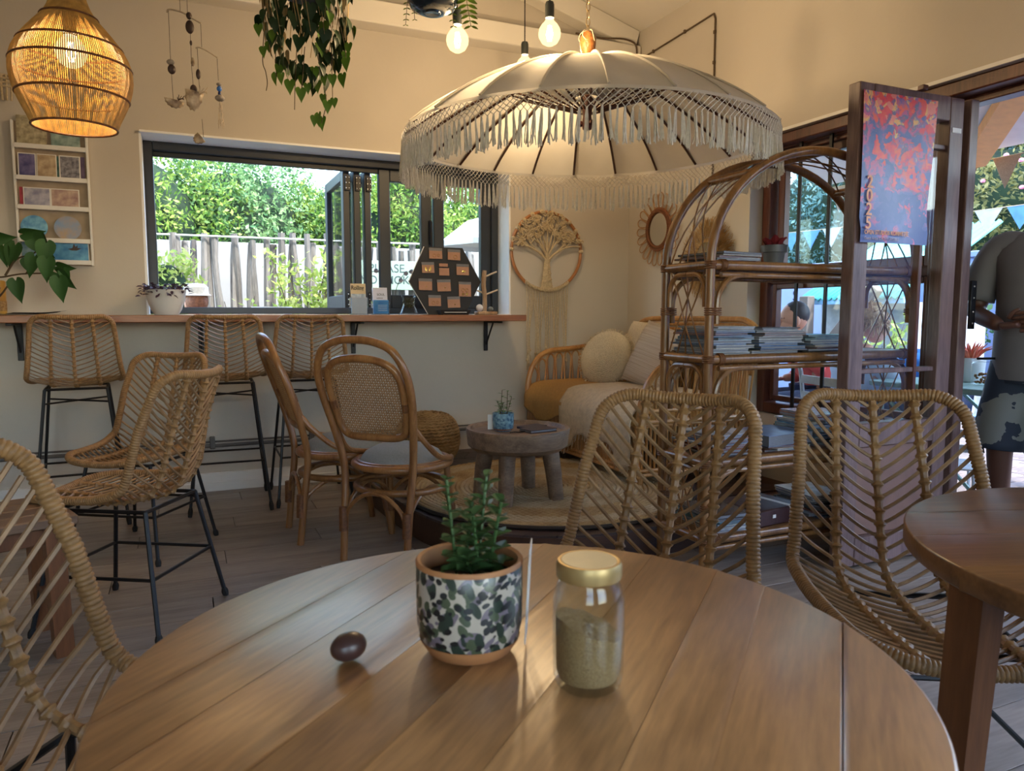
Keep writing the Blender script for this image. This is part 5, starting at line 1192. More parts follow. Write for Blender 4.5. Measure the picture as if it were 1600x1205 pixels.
obj('dish', B().add([(-.09, -.03, 0), (.09, -.03, 0), (.09, .03, 0), (-.09, .03, 0), (-.105, -.042, .03), (.105, -.042, .03), (.105, .04, .03), (-.105, .04, .03), (-.1, -.038, .028), (.1, -.038, .028), (.1, .036, .028), (-.1, .036, .028), (-.085, -.026, .004), (.085, -.026, .004), (.085, .026, .004), (-.085, .026, .004)], [(3, 2, 1, 0)] + [(i, (i + 1) % 4, 4 + (i + 1) % 4, 4 + i) for i in range(4)] + [(4 + i, 4 + (i + 1) % 4, 8 + (i + 1) % 4, 8 + i) for i in range(4)] + [(8 + i, 8 + (i + 1) % 4, 12 + (i + 1) % 4, 12 + i) for i in range(4)] + [(12, 13, 14, 15)]), bpy.data.materials['black_board'], ty, smooth=0)
obj('lettering_strip', B().box((0, -0.0376, 0.016), (0.15, 0.001, 0.0035), M=Rx(0.0)), M_white, ty, smooth=0)
js = thing('jewellery_stand', 'driftwood jewellery stand with cross branches at the right end of the counter', 'stand', (1.845, 4.57, CZ))
M_dwood = wood('stand_wood', (112, 80, 54), (186, 160, 130), 0.6, 6, 2, 0.05, 0.2)
obj('base', B().bbox((0.0, 0, 0.011), (0.14, 0.08, 0.022), 0.006), M_dwood, js); obj('trunk', B().tube(cat([(-0.01, 0, .02), (-.008, 0, .12), (-.016, 0, .2), (-.008, 0, .29)], 5), [.016, .015, .017, .016, .015] * 3 + [.014], 8), M_dwood, js)
for p, q in (((-.005, 0, .25), (0.085, 0.02, .285)), ((-.008, 0, .13), (0.085, 0.0, .165)), ((-.01, 0, .14), (-.05, .03, .16))): obj('branch', B().tube([p, q], 0.006, 6), M_drift, js)
obj('pebble', B().ell((0.03, -0.01, 0.038), (0.018, .015, .016), 12, 8), mat('crystal', (110, 116, 112), 0.3), js)
tag(obj('white_stone', B().ell((0, 0, 0.023), (0.024, 0.02, 0.024), 16, 10), mat('stone_white', (206, 206, 210), 0.6, var=0.05), loc=(1.79, 4.545, CZ + 0.022)), 'white egg-shaped stone on the driftwood stand base', 'stone')
cn = tag(obj('candle_jar', B().lathe([(0, 0), (0.045, 0), (0.047, 0.01), (0.047, 0.17), (0.042, 0.175), (0, 0.172)], n=28), mat('amber_jar', (176, 122, 44), 0.3, col2=(206, 158, 66), scale=20)), 'amber yellow jar at the left end of the counter', 'jar'); cn.location = (-0.865, 4.55, CZ)
obj('label_band', B().lathe([(0.0475, 0.02), (0.0475, 0.07)], n=28), mat('jar_band', (140, 100, 56), 0.7, col2=(190, 150, 96), scale=90), cn)
for k in range(3):
    o = tag(obj('paper_sheet', B().grid([[(-.12 + .24 * i / 6, -.08 + .16 * j / 4, 0.002 + 0.006 * max(0, i - 3) ** 1.5 * 0.35 + 0.002 * sin(j + k)) for i in range(7)] for j in range(5)]), M_page), ['lowest sheet of the papers at the left end of the counter', 'curled middle sheet of paper at the left end of the counter', 'topmost curled sheet of paper at the left end of the counter'][k], 'paper', 'papers on the counter'); o.location = (-0.72 + 0.02 * k, 4.53, CZ + 0.001 + 0.004 * k); o.rotation_euler = (0, 0, 0.15 * k)

# climbing plant coming in from the left edge
vp = thing('climbing_plant', 'dark green heart-leaved climbing plant reaching in at the left edge', 'plant', (-0.90, 4.40, CZ))
obj('pot', B().lathe([(0, 0), (0.06, 0), (0.085, 0.13), (0.09, 0.135), (0.08, 0.13), (0, 0.11)], n=28), mat('clay_pot', (128, 82, 60), 0.7), vp)
def vx(x, z, y=4.40): return (x + 0.90, y - 4.40, z - CZ)
st_ = [cat([vx(-0.90, 1.16), vx(-0.86, 1.23), vx(-0.79, 1.245), vx(-0.72, 1.26), vx(-0.62, 1.265), vx(-0.545, 1.26, 4.35)], 6), cat([vx(-0.79, 1.25), vx(-0.74, 1.33), vx(-0.67, 1.36), vx(-0.62, 1.40)], 5), cat([vx(-0.90, 1.16), vx(-0.83, 1.14), vx(-0.77, 1.215), vx(-0.73, 1.225)], 5), cat([vx(-0.70, 1.262), vx(-0.66, 1.31), vx(-0.60, 1.25)], 5)]
for q in st_: obj('stem', B().tube(q, np.linspace(0.006, 0.003, len(q)), 6), M_stem, vp)
for (x, z, L_, ang, tilt, y) in ((-0.735, 1.222, 0.135, -1.45, 0.2, 4.33), (-0.55, 1.235, 0.145, -1.5, 0.15, 4.31), (-0.56, 1.265, 0.135, -0.85, 0.4, 4.34), (-0.655, 1.345, 0.135, -1.9, 0.3, 4.36), (-0.60, 1.41, 0.15, -1.75, -0.1, 4.34), (-0.66, 1.44, 0.16, -0.9, 0.3, 4.38), (-0.74, 1.40, 0.15, -1.9, 0.35, 4.40), (-0.79, 1.39, 0.12, -1.6, 0.5, 4.42), (-0.63, 1.46, 0.10, -1.2, 0.7, 4.40), (-0.70, 1.455, 0.12, 0.1, 0.6, 4.37), (-0.86, 1.43, 0.16, 0.0, 0.5, 4.38), (-0.56, 1.30, 0.10, -0.2, 0.5, 4.36), (-0.60, 1.33, 0.14, -1.65, 0.1, 4.33), (-0.70, 1.33, 0.09, -1.4, 0.4, 4.40), (-0.53, 1.28, 0.09, -1.3, 0.2, 4.33)):
    lfm = heart(L_ * 0.84, L_ * 0.58, 0.25, 0.18)
    M4 = Matrix.Translation(vx(x, z, y)) @ Matrix.Rotation(-ang, 4, 'Y') @ Matrix.Rotation(pi / 2 + tilt, 4, 'X')
    o = obj('leaf', lfm, M_vine, vp); o.matrix_local = M4
# ------------------------------------------------------------------ hanging plants
hp_ = thing('hanging_pothos', 'dense hanging heart-leaf plant trailing from above, upper middle', 'hanging plant', (0.475, 2.98, 2.26))
obj('pot', B().lathe([(0, 0), (0.10, 0), (0.135, 0.16), (0.14, 0.165), (0.13, 0.16), (0, 0.14)], n=28), M_black, hp_)
bb = B()
for k in range(3): a = k * 2.1; bb.tube([(0.135 * cos(a), 0.135 * sin(a), 0.16), (0, 0, 0.55)], 0.003, 5)
bb.tube([(0, 0, 0.55), (0, 0, zl(0.475) - 2.262)], 0.003, 5); obj('hanger', bb, M_cord, hp_)
LH = []
for L_, m in ((0.062, M_leafd), (0.05, M_leafd), (0.056, M_leafg), (0.044, M_leafg)):
    me = heart(L_, L_ * 0.78, 0.2, 0.25).mesh('leaf'); me.materials.append(m); LH.append(me)
M_dry = mat('dry_leaf', (150, 128, 84), 0.7, var=0.2, scale=30); LD = heart(0.055, 0.028, 0.5, 0.1).mesh('leaf'); LD.materials.append(M_dry)
r4 = random.Random(21)
def leaf_at(par, me, p, yaw, dip, roll=0.0, s=1.0):
    o = obj('leaf', me, None, par); o.matrix_local = Matrix.Translation(p) @ Matrix.Rotation(yaw, 4, 'Z') @ Matrix.Rotation(dip, 4, 'Y') @ Matrix.Rotation(roll, 4, 'X') @ Matrix.Scale(s, 4); return o
for k in range(215):
    a = r4.uniform(0, 2 * pi); z = r4.uniform(-0.30, 0.16); rr_ = 0.155 * (1 - max(0, (-z - 0.12) / 0.25) ** 1.3) * r4.uniform(0.72, 1.05) + 0.01
    me = LH[r4.randrange(2)] if r4.random() < 0.86 else (LD if r4.random() < .45 else LH[2])
    leaf_at(hp_, me, (rr_ * cos(a), rr_ * sin(a), z), a + r4.uniform(-.5, .5), r4.uniform(1.0, 1.6), r4.uniform(-.5, .5), r4.uniform(0.7, 1.05))
cx_, sx_ = cos(radians(-24)), sin(radians(-24))
def scr(u, z, dpt=0.0): return (u * cx_ - dpt * sx_ * 1.0, u * sx_ + dpt * cx_, z)
trail = [(-0.165, -0.16), (-0.135, -0.215), (-0.12, -0.32), (-0.085, -0.335), (-0.06, -0.355), (-0.02, -0.33), (-0.015, -0.39), (0.02, -0.31), (0.04, -0.35), (0.075, -0.345), (0.10, -0.335), (0.06, -0.40), (0.085, -0.435), (0.105, -0.42), (0.055, -0.485), (0.035, -0.49), (0.045, -0.475), (0.15, -0.245), (0.16, -0.28), (0.165, -0.22), (0.135, -0.325), (-0.15, -0.24), (-0.1, -0.30), (0.0, -0.36)]
for i, (u, z) in enumerate(trail): leaf_at(hp_, LH[2 + i % 2], scr(u, z + 0.03, -0.05 + 0.02 * (i % 3)), radians(-114) + r4.uniform(-.7, .7), 1.35, r4.uniform(-.4, .4), r4.uniform(0.72, 0.95))
bb = B()
for q in ([(-0.15, -0.13), (-0.16, -0.25), (-0.15, -0.29), (-0.145, -0.33), (-0.15, -0.36)], [(0.04, -0.2), (0.07, -0.35), (0.075, -0.41), (0.055, -0.48)], [(-0.03, -0.2), (-0.04, -0.33), (-0.045, -0.43)], [(-0.1, -0.1), (-0.11, -0.22), (-0.11, -0.31)], [(0.13, -0.1), (0.15, -0.2), (0.155, -0.28)], [(0.0, -.2), (-.01, -.3), (-.018, -.37)], [(0.1, -.2), (0.1, -.3), (0.1, -.41)]):
    bb.tube(cat([scr(u, z, -0.03) for u, z in q], 4), 0.0016, 4)
obj('trailing_stems', bb, M_stem, hp_)
bb = B()
for k in range(60):
    a = r4.uniform(0, 2 * pi); bb.tube(cat([(0.12 * cos(a), 0.12 * sin(a), 0.14), (0.16 * cos(a), 0.16 * sin(a), 0.05), (0.15 * cos(a + .2), 0.15 * sin(a + .2), -0.1 - 0.1 * r4.random())], 3), 0.0016, 3, cap=False)
obj('tangled_vines', bb, M_dry, hp_)['kind'] = 'stuff'
fn = thing('hanging_fern', 'dark glazed hanging pot with fern fronds at the top edge', 'hanging plant', (0.95, 2.90, 2.235))
obj('pot', B().lathe([(0, 0.004), (0.03, 0.0), (0.032, 0.006), (0.05, 0.004), (0.085, 0.02), (0.10, 0.05), (0.108, 0.12), (0.10, 0.12), (0, 0.10)], n=36), mat('glazed_pot', (24, 40, 58), 0.12, var=0.3, scale=30), fn)
obj('hanger', B().tube([(0, 0, 0.10), (0, 0, zl(0.95) - 2.237)], 0.003, 5), M_black, fn)
PIN = oval(0.026, 0.011, 0.15, 0.05, 3).mesh('leaflet'); PIN.materials.append(foliage('fern_leaf', (78, 104, 34), (136, 158, 62)))
for (u0, z0, u1, z1, n_, s_) in ((0.075, 0.13, 0.135, -0.045, 11, 2.3), (0.05, 0.12, 0.075, -0.045, 8, 1.1), (-0.07, 0.12, -0.10, -0.04, 9, 0.9), (-0.09, .12, -0.075, -0.02, 6, .8)):
    q = cat([scr(u0, z0), scr(u0 + (u1 - u0) * .7, z0 + 0.03 * (z1 < 0)), scr(u1, z0 + (z1 - z0) * .5), scr(u1 + (u1 - u0) * .25, z1)], 5); fr_ = obj('frond', B().tube(q, 0.0012, 4), M_stem, fn)
    Q = resample(q, n=n_ + 3)
    for i in range(2, n_ + 3):
        for sg in (-1, 1):
            o = obj('leaflet', PIN, None, fr_); ss = s_ * (1.15 - 0.7 * i / (n_ + 3)); o.matrix_local = Matrix.Translation(Q[i]) @ Matrix.Rotation(radians(-24), 4, 'Z') @ Matrix.Rotation(pi if sg < 0 else 0, 4, 'Z') @ Matrix.Rotation(0.35, 4, 'Y') @ Matrix.Rotation(1.2 * sg, 4, 'X') @ Matrix.Scale(ss, 4)

# ------------------------------------------------------------------ on the tables
KZ = PZ + 0.022 + 0.3345
kp = potted('potted_plant', 'small blue patterned pot with bushy herb on the carved coffee table', (1.435, 3.33, KZ), [(0, 0), (0.040, 0.0), (0.050, 0.012), (0.053, 0.05), (0.053, 0.088), (0.047, 0.088), (0.046, 0.05), (0, 0.04)], mat('blue_pattern', (40, 84, 120), 0.35, col2=(150, 186, 196), scale=70), 0.047, 0.078)
obj('foot_band', B().lathe([(0.0405, 0.001), (0.0512, 0.0125)], n=32), mat('terracotta', (160, 98, 66), 0.7), kp)
LJ = oval(0.030, 0.018, 0.15, 0.1, 4).mesh('leaf'); LJ.materials.append(foliage('herb_leaf', (54, 92, 44), (120, 152, 84)))
for k in range(7):
    a = k * 0.9; r_ = 0.02; hgt = r4.uniform(0.05, 0.125); tip = (r_ * cos(a) + 0.025 * cos(a * 2), r_ * sin(a) + .02 * sin(a * 2), 0.078 + hgt)
    obj('stem', B().tube([(r_ * cos(a), r_ * sin(a), 0.075), tip], 0.0015, 4), M_stem, kp)
    for i in range(7):
        f = (i + 1) / 7; p = (r_ * cos(a) + (tip[0] - r_ * cos(a)) * f, r_ * sin(a) + (tip[1] - r_ * sin(a)) * f, 0.078 + hgt * f); leaf_at(kp, LJ, p, i * 2.4 + a, -0.3, 0, 1.0 - 0.3 * f)
cd = tag(obj('price_card', B().box((0, 0, 0.037), (0.04, 0.002, 0.074), M=Rx(-0.08)), M_white, smooth=0), 'small white card standing behind the blue patterned pot', 'card'); cd.location = (1.392, 3.375, KZ + 0.002); cd.rotation_euler = (0, 0, -0.3)
nb = thing('notebook', 'thin dark notebook lying open-edged on the carved coffee table', 'book', (1.585, 3.245, KZ), 0.15)
obj('pages', B().box((0, 0, 0.006), (0.15, 0.10, 0.009)), M_page, nb, smooth=0); obj('cover', B().bbox((0, 0.0, 0.0125), (0.156, 0.106, 0.003), 0.001), mat('dark_cover', (48, 34, 40), 0.5), nb); obj('back_cover', B().bbox((0, 0, 0.0012), (0.156, 0.106, 0.0024), 0.0008), bpy.data.materials['dark_cover'], nb)
nb = thing('menu_booklet', 'second dark folder behind the notebook on the coffee table', 'book', (1.60, 3.345, KZ), 0.35)
obj('cover', B().bbox((0, 0, 0.006), (0.14, 0.08, 0.012), 0.002), bpy.data.materials['dark_cover'], nb)
tag(obj('spectacle_strap', B().tube(cat([(0, 0, 0.003), (0.03, 0.01, 0.003), (0.05, -0.006, 0.003), (0.08, 0.004, 0.003), (0.10, -0.004, 0.003)], 5), 0.0025, 5), M_black, loc=(1.43, 3.235, KZ)), 'thin black cord lying beside the notebook on the coffee table', 'cord')

TZ = 0.7505
px_, py_ = 0.232, 0.617
sp_ = thing('potted_plant', 'succulent in a leaf-print ceramic pot on the foreground table', 'potted plant', (px_, py_, TZ))
PR = [(0.0, 0.0), (0.030, 0.0), (0.038, 0.004), (0.0445, 0.014), (0.0482, 0.030), (0.0487, 0.055), (0.0487, 0.087), (0.0475, 0.0885), (0.0448, 0.0870), (0.0440, 0.06), (0.043, 0.055), (0.0, 0.054)]
M_lp = bpy.data.materials.new('leaf_print_glaze'); M_lp.use_nodes = True; n = M_lp.node_tree.nodes; l = M_lp.node_tree.links; pr = n['Principled BSDF']; pr.inputs['Roughness'].default_value = 0.3
tc = n.new('ShaderNodeTexCoord'); cur = None
base = n.new('ShaderNodeRGB'); base.outputs[0].default_value = (*lin((176, 166, 152)), 1); cur = base.outputs[0]
for i, (rotz, scl, th_, c) in enumerate((((0.3, 0.7, 0.3), (105, 85, 48), 0.36, (112, 102, 112)), ((-0.2, -0.8, 0.9), (120, 90, 52), 0.38, (72, 82, 62)), ((0.2, -0.4, 0.2), (92, 80, 40), 0.36, (44, 56, 48)), ((-0.3, 1.3, 0.5), (130, 100, 56), 0.33, (28, 30, 32)))):
    mp = n.new('ShaderNodeMapping'); mp.vector_type = 'TEXTURE'; mp.inputs['Rotation'].default_value = rotz; mp.inputs['Scale'].default_value = tuple(1 / q for q in scl); mp.inputs['Location'].default_value = (i * 0.013, i * 0.007, i * 0.01)
    nzz = n.new('ShaderNodeTexNoise'); nzz.inputs['Scale'].default_value = 30; l.new(tc.outputs['Object'], nzz.inputs['Vector'])
    mxv = n.new('ShaderNodeMix'); mxv.data_type = 'VECTOR'; mxv.inputs[0].default_value = 0.012; l.new(tc.outputs['Object'], mxv.inputs[4]); l.new(nzz.outputs['Color'], mxv.inputs[5]); l.new(mxv.outputs[1], mp.inputs['Vector'])
    vo = n.new('ShaderNodeTexVoronoi'); vo.inputs['Scale'].default_value = 1.0; l.new(mp.outputs[0], vo.inputs['Vector'])
    lt = n.new('ShaderNodeMath'); lt.operation = 'LESS_THAN'; lt.inputs[1].default_value = th_ * 1.15; l.new(vo.outputs['Distance'], lt.inputs[0])
    mx = n.new('ShaderNodeMix'); mx.data_type = 'RGBA'; l.new(lt.outputs[0], mx.inputs[0]); l.new(cur, mx.inputs[6]); mx.inputs[7].default_value = (*lin(c), 1); cur = mx.outputs[2]
l.new(cur, pr.inputs['Base Color'])
obj('pot', B().lathe(PR, n=56), M_lp, sp_)
M_clay = mat('bare_clay', (172, 118, 74), 0.6, var=0.06)
obj('clay_foot', B().lathe([(0.0, -0.0003), (0.0305, -0.0003), (0.0386, 0.0038), (0.0451, 0.0140), (0.0462, 0.017)], n=56), M_clay, sp_)
obj('clay_rim', B().lathe([(0.0490, 0.0845), (0.0490, 0.0872), (0.0476, 0.0890), (0.0446, 0.0875), (0.0438, 0.06)], n=56), M_clay, sp_)
obj('soil', B().lathe([(0.0437, 0.070), (0.02, 0.073), (0.0, 0.074)], n=24), M_soil, sp_)
LJ2 = []
for L_, wd in ((0.020, 0.0150), (0.016, 0.0120), (0.023, 0.0175)):
    bb = oval(L_, wd, 0.25, 0.0, 6); me = bb.mesh('leaf'); me.materials.append(M_jade); LJ2.append(me)
for (bx_, by_, tx_, ty_, hh, nl, sc_) in ((-0.012, 0.0, -0.020, 0.004, 0.145, 11, 0.75), (0.010, 0.005, 0.022, 0.012, 0.142, 11, 0.95), (0.006, -0.008, 0.000, -0.010, 0.105, 9, 1.15), (0.018, -0.002, 0.030, -0.004, 0.115, 9, 1.0), (-0.002, -0.012, -0.010, -0.020, 0.060, 5, 1.15), (0.0, 0.012, 0.012, 0.024, 0.11, 9, 0.9)):
    q = cat([(bx_, by_, 0.072), ((bx_ + tx_) / 2, (by_ + ty_) / 2, 0.072 + hh * 0.38 - 0.01), (tx_, ty_, hh * 0.80 + 0.045)], 6); obj('stem', B().tube(q, 0.0016, 5), M_jade, sp_)
    Q = resample(q, n=nl + 2)
    for i in range(1, nl + 2):
        for k in (0, 1): leaf_at(sp_, LJ2[(i + k) % 3], Q[i], i * 1.57 + k * pi + bx_ * 90, -0.02 - 0.30 * (i / nl), 0, sc_ * (1.15 - 0.45 * i / nl))
tg = tag(obj('price_tag', B().bbox((0, 0, 0.045), (0.0012, 0.034, 0.09), 0.0004), M_white, smooth=0), 'white price tag leaning on the right side of the leaf-print pot', 'tag'); tg.location = (px_ + 0.0515, py_ - 0.012, TZ + 0.008); tg.rotation_euler = (0, 0.05, -0.50)
jx, jy = 0.300, 0.517
jr = thing('sugar_jar', 'clear glass jar with gold lid of brown sugar on the foreground table', 'jar', (jx, jy, TZ))
obj('glass', B().lathe([(0, 0.0), (0.023, 0.0), (0.0275, 0.004), (0.0292, 0.012), (0.0298, 0.05), (0.0295, 0.075), (0.0265, 0.087), (0.0245, 0.091), (0.0245, 0.102), (0.0225, 0.102), (0.0225, 0.090), (0.0245, 0.086), (0.0275, 0.074), (0.0278, 0.05), (0.0272, 0.014), (0.025, 0.008), (0, 0.007)], n=48), M_jar, jr)
obj('lid', B().lathe([(0.0268, 0.094), (0.0272, 0.095), (0.0272, 0.1045), (0.026, 0.1075), (0.024, 0.1080), (0.0215, 0.1068), (0, 0.1066)], n=48), mat('gold_lid', (176, 150, 100), 0.42, 0.6, var=0.06), jr)
obj('lid_label', B().lathe([(0.0232, 0.1070), (0.0228, 0.1078), (0, 0.1079)], n=40), mat('lid_cream', (216, 196, 150), 0.4), jr)
G = []
for i in range(14):
    r_ = 0.0268 * min(1, 1.0); row = []
    z0 = 0.0075 + 0.0 if i == 0 else None
    for j in range(40):
        a = 2 * pi * j / 40
        if i == 0: row.append((0.001 * cos(a), 0.001 * sin(a), 0.0075))
        elif i == 1: row.append((0.0246 * cos(a), 0.0246 * sin(a), 0.0085))
        elif i == 2: row.append((0.0268 * cos(a), 0.0268 * sin(a), 0.015))
        else:
            k = (i - 3) / 10; ra_ = 0.0272 * (1 - k) + 0.0005 * k; x, y = ra_ * cos(a), ra_ * sin(a); row.append((x, y, 0.052 - (x * cx_ + y * sx_) * 0.36 + 0.0008 * sin(a * 9 + i)))
    G.append(row)
sg_ = tag(obj('brown_sugar', B().grid(G, closed_u=True), mat('sugar', (150, 118, 78), 0.9, col2=(176, 144, 100), scale=500, bump=0.5, bscale=900)), 'pale brown sugar half filling the glass jar', 'sugar', kind='stuff'); sg_.location = (jx, jy, TZ)
tag(obj('brown_pebble', B().ell((0, 0, 0.0125), (0.0165, 0.0135, 0.0125), 24, 14, M=None), mat('pebble_brown', (66, 44, 40), 0.35, var=0.15, scale=60), loc=(0.127, 0.643, TZ), rot=(0, -0.12, 0.1)), 'smooth dark brown oval pebble lying on the foreground table', 'pebble')
# bottle on the right table
bt_ = thing('water_bottle', 'clear glass bottle at the right edge standing on the smaller table', 'bottle', (1.345, 0.60, 0.7505))
obj('glass', B().lathe([(0, 0), (0.034, 0), (0.037, 0.005), (0.037, 0.15), (0.030, 0.18), (0.016, 0.21), (0.015, 0.26), (0.013, 0.26), (0.014, 0.21), (0.028, 0.178), (0.035, 0.148), (0.035, 0.010), (0, 0.010)], n=36), M_jar, bt_)
obj('base_ring', B().lathe([(0.0, 0.012), (0.0345, 0.011), (0.0345, 0.016), (0, 0.017)], n=30), mat('bottle_base', (170, 120, 80), 0.3), bt_)
# ------------------------------------------------------------------ outside: ground, fence, garden behind the bar window
M_ground = mat('garden_ground', (150, 138, 112), 0.95, col2=(112, 104, 80), scale=3, bump=0.4)
gr = struct('ground', B().box((0, 16.9, -0.12), (50, 24, 0.1)).box((28.3, -4.9, -0.12), (50, 19.6, 0.1)).box((0, -15, -0.12), (50, 24, 0.1)), M_ground, smooth=0)
M_stake = wood('weathered_stake', (80, 75, 70), (136, 130, 122), 0.85, 5, 2, 0.18, 0.2)
fe = thing('stake_fence', 'fence of weathered grey wooden stakes outside the bar window', 'fence', (0, 7.5, 0))
r5 = random.Random(3); SM = []
for v_ in range(6):
    n_ = 9; k1 = r5.uniform(-.03, .03); q = [(k1 * sin(i * 0.9 + v_) * (i / n_), 0.02 * sin(i * .7 + v_), i / (n_ - 1) * 1.86) for i in range(n_)]
    me = B().tube(q, [0.040 * (1 + .14 * sin(i * 1.9 + v_)) * (1 - 0.25 * i / n_) for i in range(n_)], 7).mesh('stake'); me.materials.append(M_stake); SM.append(me)
x = -1.0; i = 0
while x < 4.6:
    obj('stake', SM[i % 6], None, fe, (x, r5.uniform(-.03, .03), -0.07), (r5.uniform(-.02, .02), r5.uniform(-.035, .035), r5.uniform(0, 6)), scale=(1, 1, r5.uniform(0.95, 1.04))); x += r5.uniform(0.06, 0.095); i += 1
for z in (1.775, 0.9): obj('rail', B().tube([(-1.2, -0.05, z), (4.7, -0.05, z + 0.01)], 0.009, 6), M_white, fe)
bw = struct('wall_garden', B().bbox((1.7, 8.6, 0.85), (9.0, 0.18, 1.95), 0.02), mat('limewash', (150, 148, 142), 0.9, var=0.08, scale=3, bump=0.2))
rd = struct('road', B().box((1.7, 9.4, 0.0), (12, 1.4, 0.12)), mat('asphalt', (120, 118, 116), 0.95, var=0.15, scale=30), smooth=0)
sg = thing('notice_board', 'pale green no smoking notice board hung on the stake fence', 'sign', (2.02, 7.40, 1.45))
obj('board', B().bbox((0, 0, 0.0), (0.78, 0.02, 0.29), 0.003), mat('board_paint', (160, 182, 164), 0.6, var=0.05), sg)
M_letter = mat('letter_paint', (70, 86, 88), 0.6)
text('PLEASE', 0.12, M_letter, sg, (-0.30, -0.011, 0.03), (pi / 2, 0, 0)); text('NO SMOKING', 0.115, M_letter, sg, (-0.385, -0.011, -0.085), (pi / 2, 0, 0), sx=0.96, bold=0.001)
def crown(n_, R, leaf, seed, cl=9):
    """leaves of a crown: clusters of small blades over an ellipsoid"""
    q = np.random.default_rng(seed); R = np.array(R)
    d = q.normal(size=(n_ // cl, 3)); d /= np.linalg.norm(d, axis=1)[:, None]
    c = d * R * (0.62 + 0.42 * q.random((len(d), 1)) ** 0.6) * (1 + 0.12 * np.sin(d[:, :1] * 7 + d[:, 2:] * 5))
    P = np.repeat(c, cl, 0) + q.normal(size=(len(c) * cl, 3)) * leaf * 1.5
    m = len(P); a = q.normal(size=(m, 3)); a /= np.linalg.norm(a, axis=1)[:, None]; b_ = np.cross(a, q.normal(size=(m, 3))); b_ /= np.linalg.norm(b_, axis=1)[:, None]
    s_ = leaf * (0.6 + 0.8 * q.random((m, 1)))
    V = np.stack([P - a * s_, P + b_ * s_ * .42, P + a * s_, P - b_ * s_ * .42], 1).reshape(-1, 3)
    bb = B(); bb.v = V.tolist(); bb.n = len(V); bb.f = [(4 * i, 4 * i + 1, 4 * i + 2, 4 * i + 3) for i in range(m)]; return bb
def foliage_m(name, stops, sc=1.6):
    m = bpy.data.materials.new(name); m.use_nodes = True; n = m.node_tree.nodes; l = m.node_tree.links; p = n['Principled BSDF']; p.inputs['Roughness'].default_value = 0.55; p.inputs['Specular IOR Level'].default_value = 0.35
    gi = n.new('ShaderNodeNewGeometry'); rp = n.new('ShaderNodeValToRGB'); e = rp.color_ramp.elements; e[0].position = 0; e[0].color = (*lin(stops[0]), 1); e[1].position = 1; e[1].color = (*lin(stops[-1]), 1)
    for i, c in enumerate(stops[1:-1]): q = e.new((i + 1) / (len(stops) - 1)); q.color = (*lin(c), 1)
    tc = n.new('ShaderNodeTexCoord'); nz = n.new('ShaderNodeTexNoise'); nz.inputs['Scale'].default_value = sc; l.new(tc.outputs['Object'], nz.inputs['Vector'])
    mx = n.new('ShaderNodeMix'); mx.data_type = 'FLOAT'; mx.inputs[0].default_value = 0.5; l.new(gi.outputs['Random Per Island'], mx.inputs[2]); l.new(nz.outputs['Fac'], mx.inputs[3]); l.new(mx.outputs[0], rp.inputs[0]); l.new(rp.outputs[0], p.inputs['Base Color'])
    tr = n.new('ShaderNodeBsdfTranslucent'); l.new(rp.outputs[0], tr.inputs[0]); ms = n.new('ShaderNodeMixShader'); ms.inputs[0].default_value = 0.35; l.new(p.outputs[0], ms.inputs[1]); l.new(tr.outputs[0], ms.inputs[2]); l.new(ms.outputs[0], n['Material Output'].inputs['Surface']); return m
F1 = foliage_m('tree_leaves', ((34, 64, 28), (88, 128, 50), (160, 182, 84), (226, 226, 150)))
F2 = foliage_m('tree_leaves_cool', ((34, 66, 44), (78, 120, 74), (142, 174, 112), (206, 220, 160)))
F3 = foliage_m('bush_leaves', ((84, 116, 46), (148, 172, 76), (200, 208, 118), (230, 224, 168)))
F4 = foliage_m('hedge_leaves', ((66, 72, 40), (112, 114, 62), (150, 146, 92), (186, 178, 130)))
F5 = foliage_m('blue_shrub', ((34, 64, 66), (70, 110, 112), (120, 160, 156), (196, 214, 206)))
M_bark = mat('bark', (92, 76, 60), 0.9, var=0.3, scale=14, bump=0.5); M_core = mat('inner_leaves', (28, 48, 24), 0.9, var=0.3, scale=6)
def tree(nm, label, loc, R, zc, n_, leaf, fm, seed, group=None, catg='tree', tr=0.07):
    t_ = thing(nm, label, catg, loc, group=group)
    bb = B().tube(cat([(0, 0, -0.1), (0.06, 0.02, zc * .4), (-0.03, 0, zc * .75), (0.02, 0, zc)], 4), np.linspace(tr, tr * .5, 13), 8)
    for k in range(5): a = k * 1.26; bb.tube(cat([(0, 0, zc * .55), (R[0] * .3 * cos(a), R[1] * .3 * sin(a), zc * .85), (R[0] * .6 * cos(a), R[1] * .6 * sin(a), zc + R[2] * .2)], 3), np.linspace(tr * .5, tr * .2, 7), 6)
    obj('trunk', bb, M_bark, t_)
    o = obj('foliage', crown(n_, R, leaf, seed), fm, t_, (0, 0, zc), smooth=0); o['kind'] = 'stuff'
    c_ = obj('inner_foliage', B().ell((0, 0, 0), (R[0] * .74, R[1] * .74, R[2] * .74), 14, 9), M_core, t_, (0, 0, zc)); c_['kind'] = 'stuff'; return t_
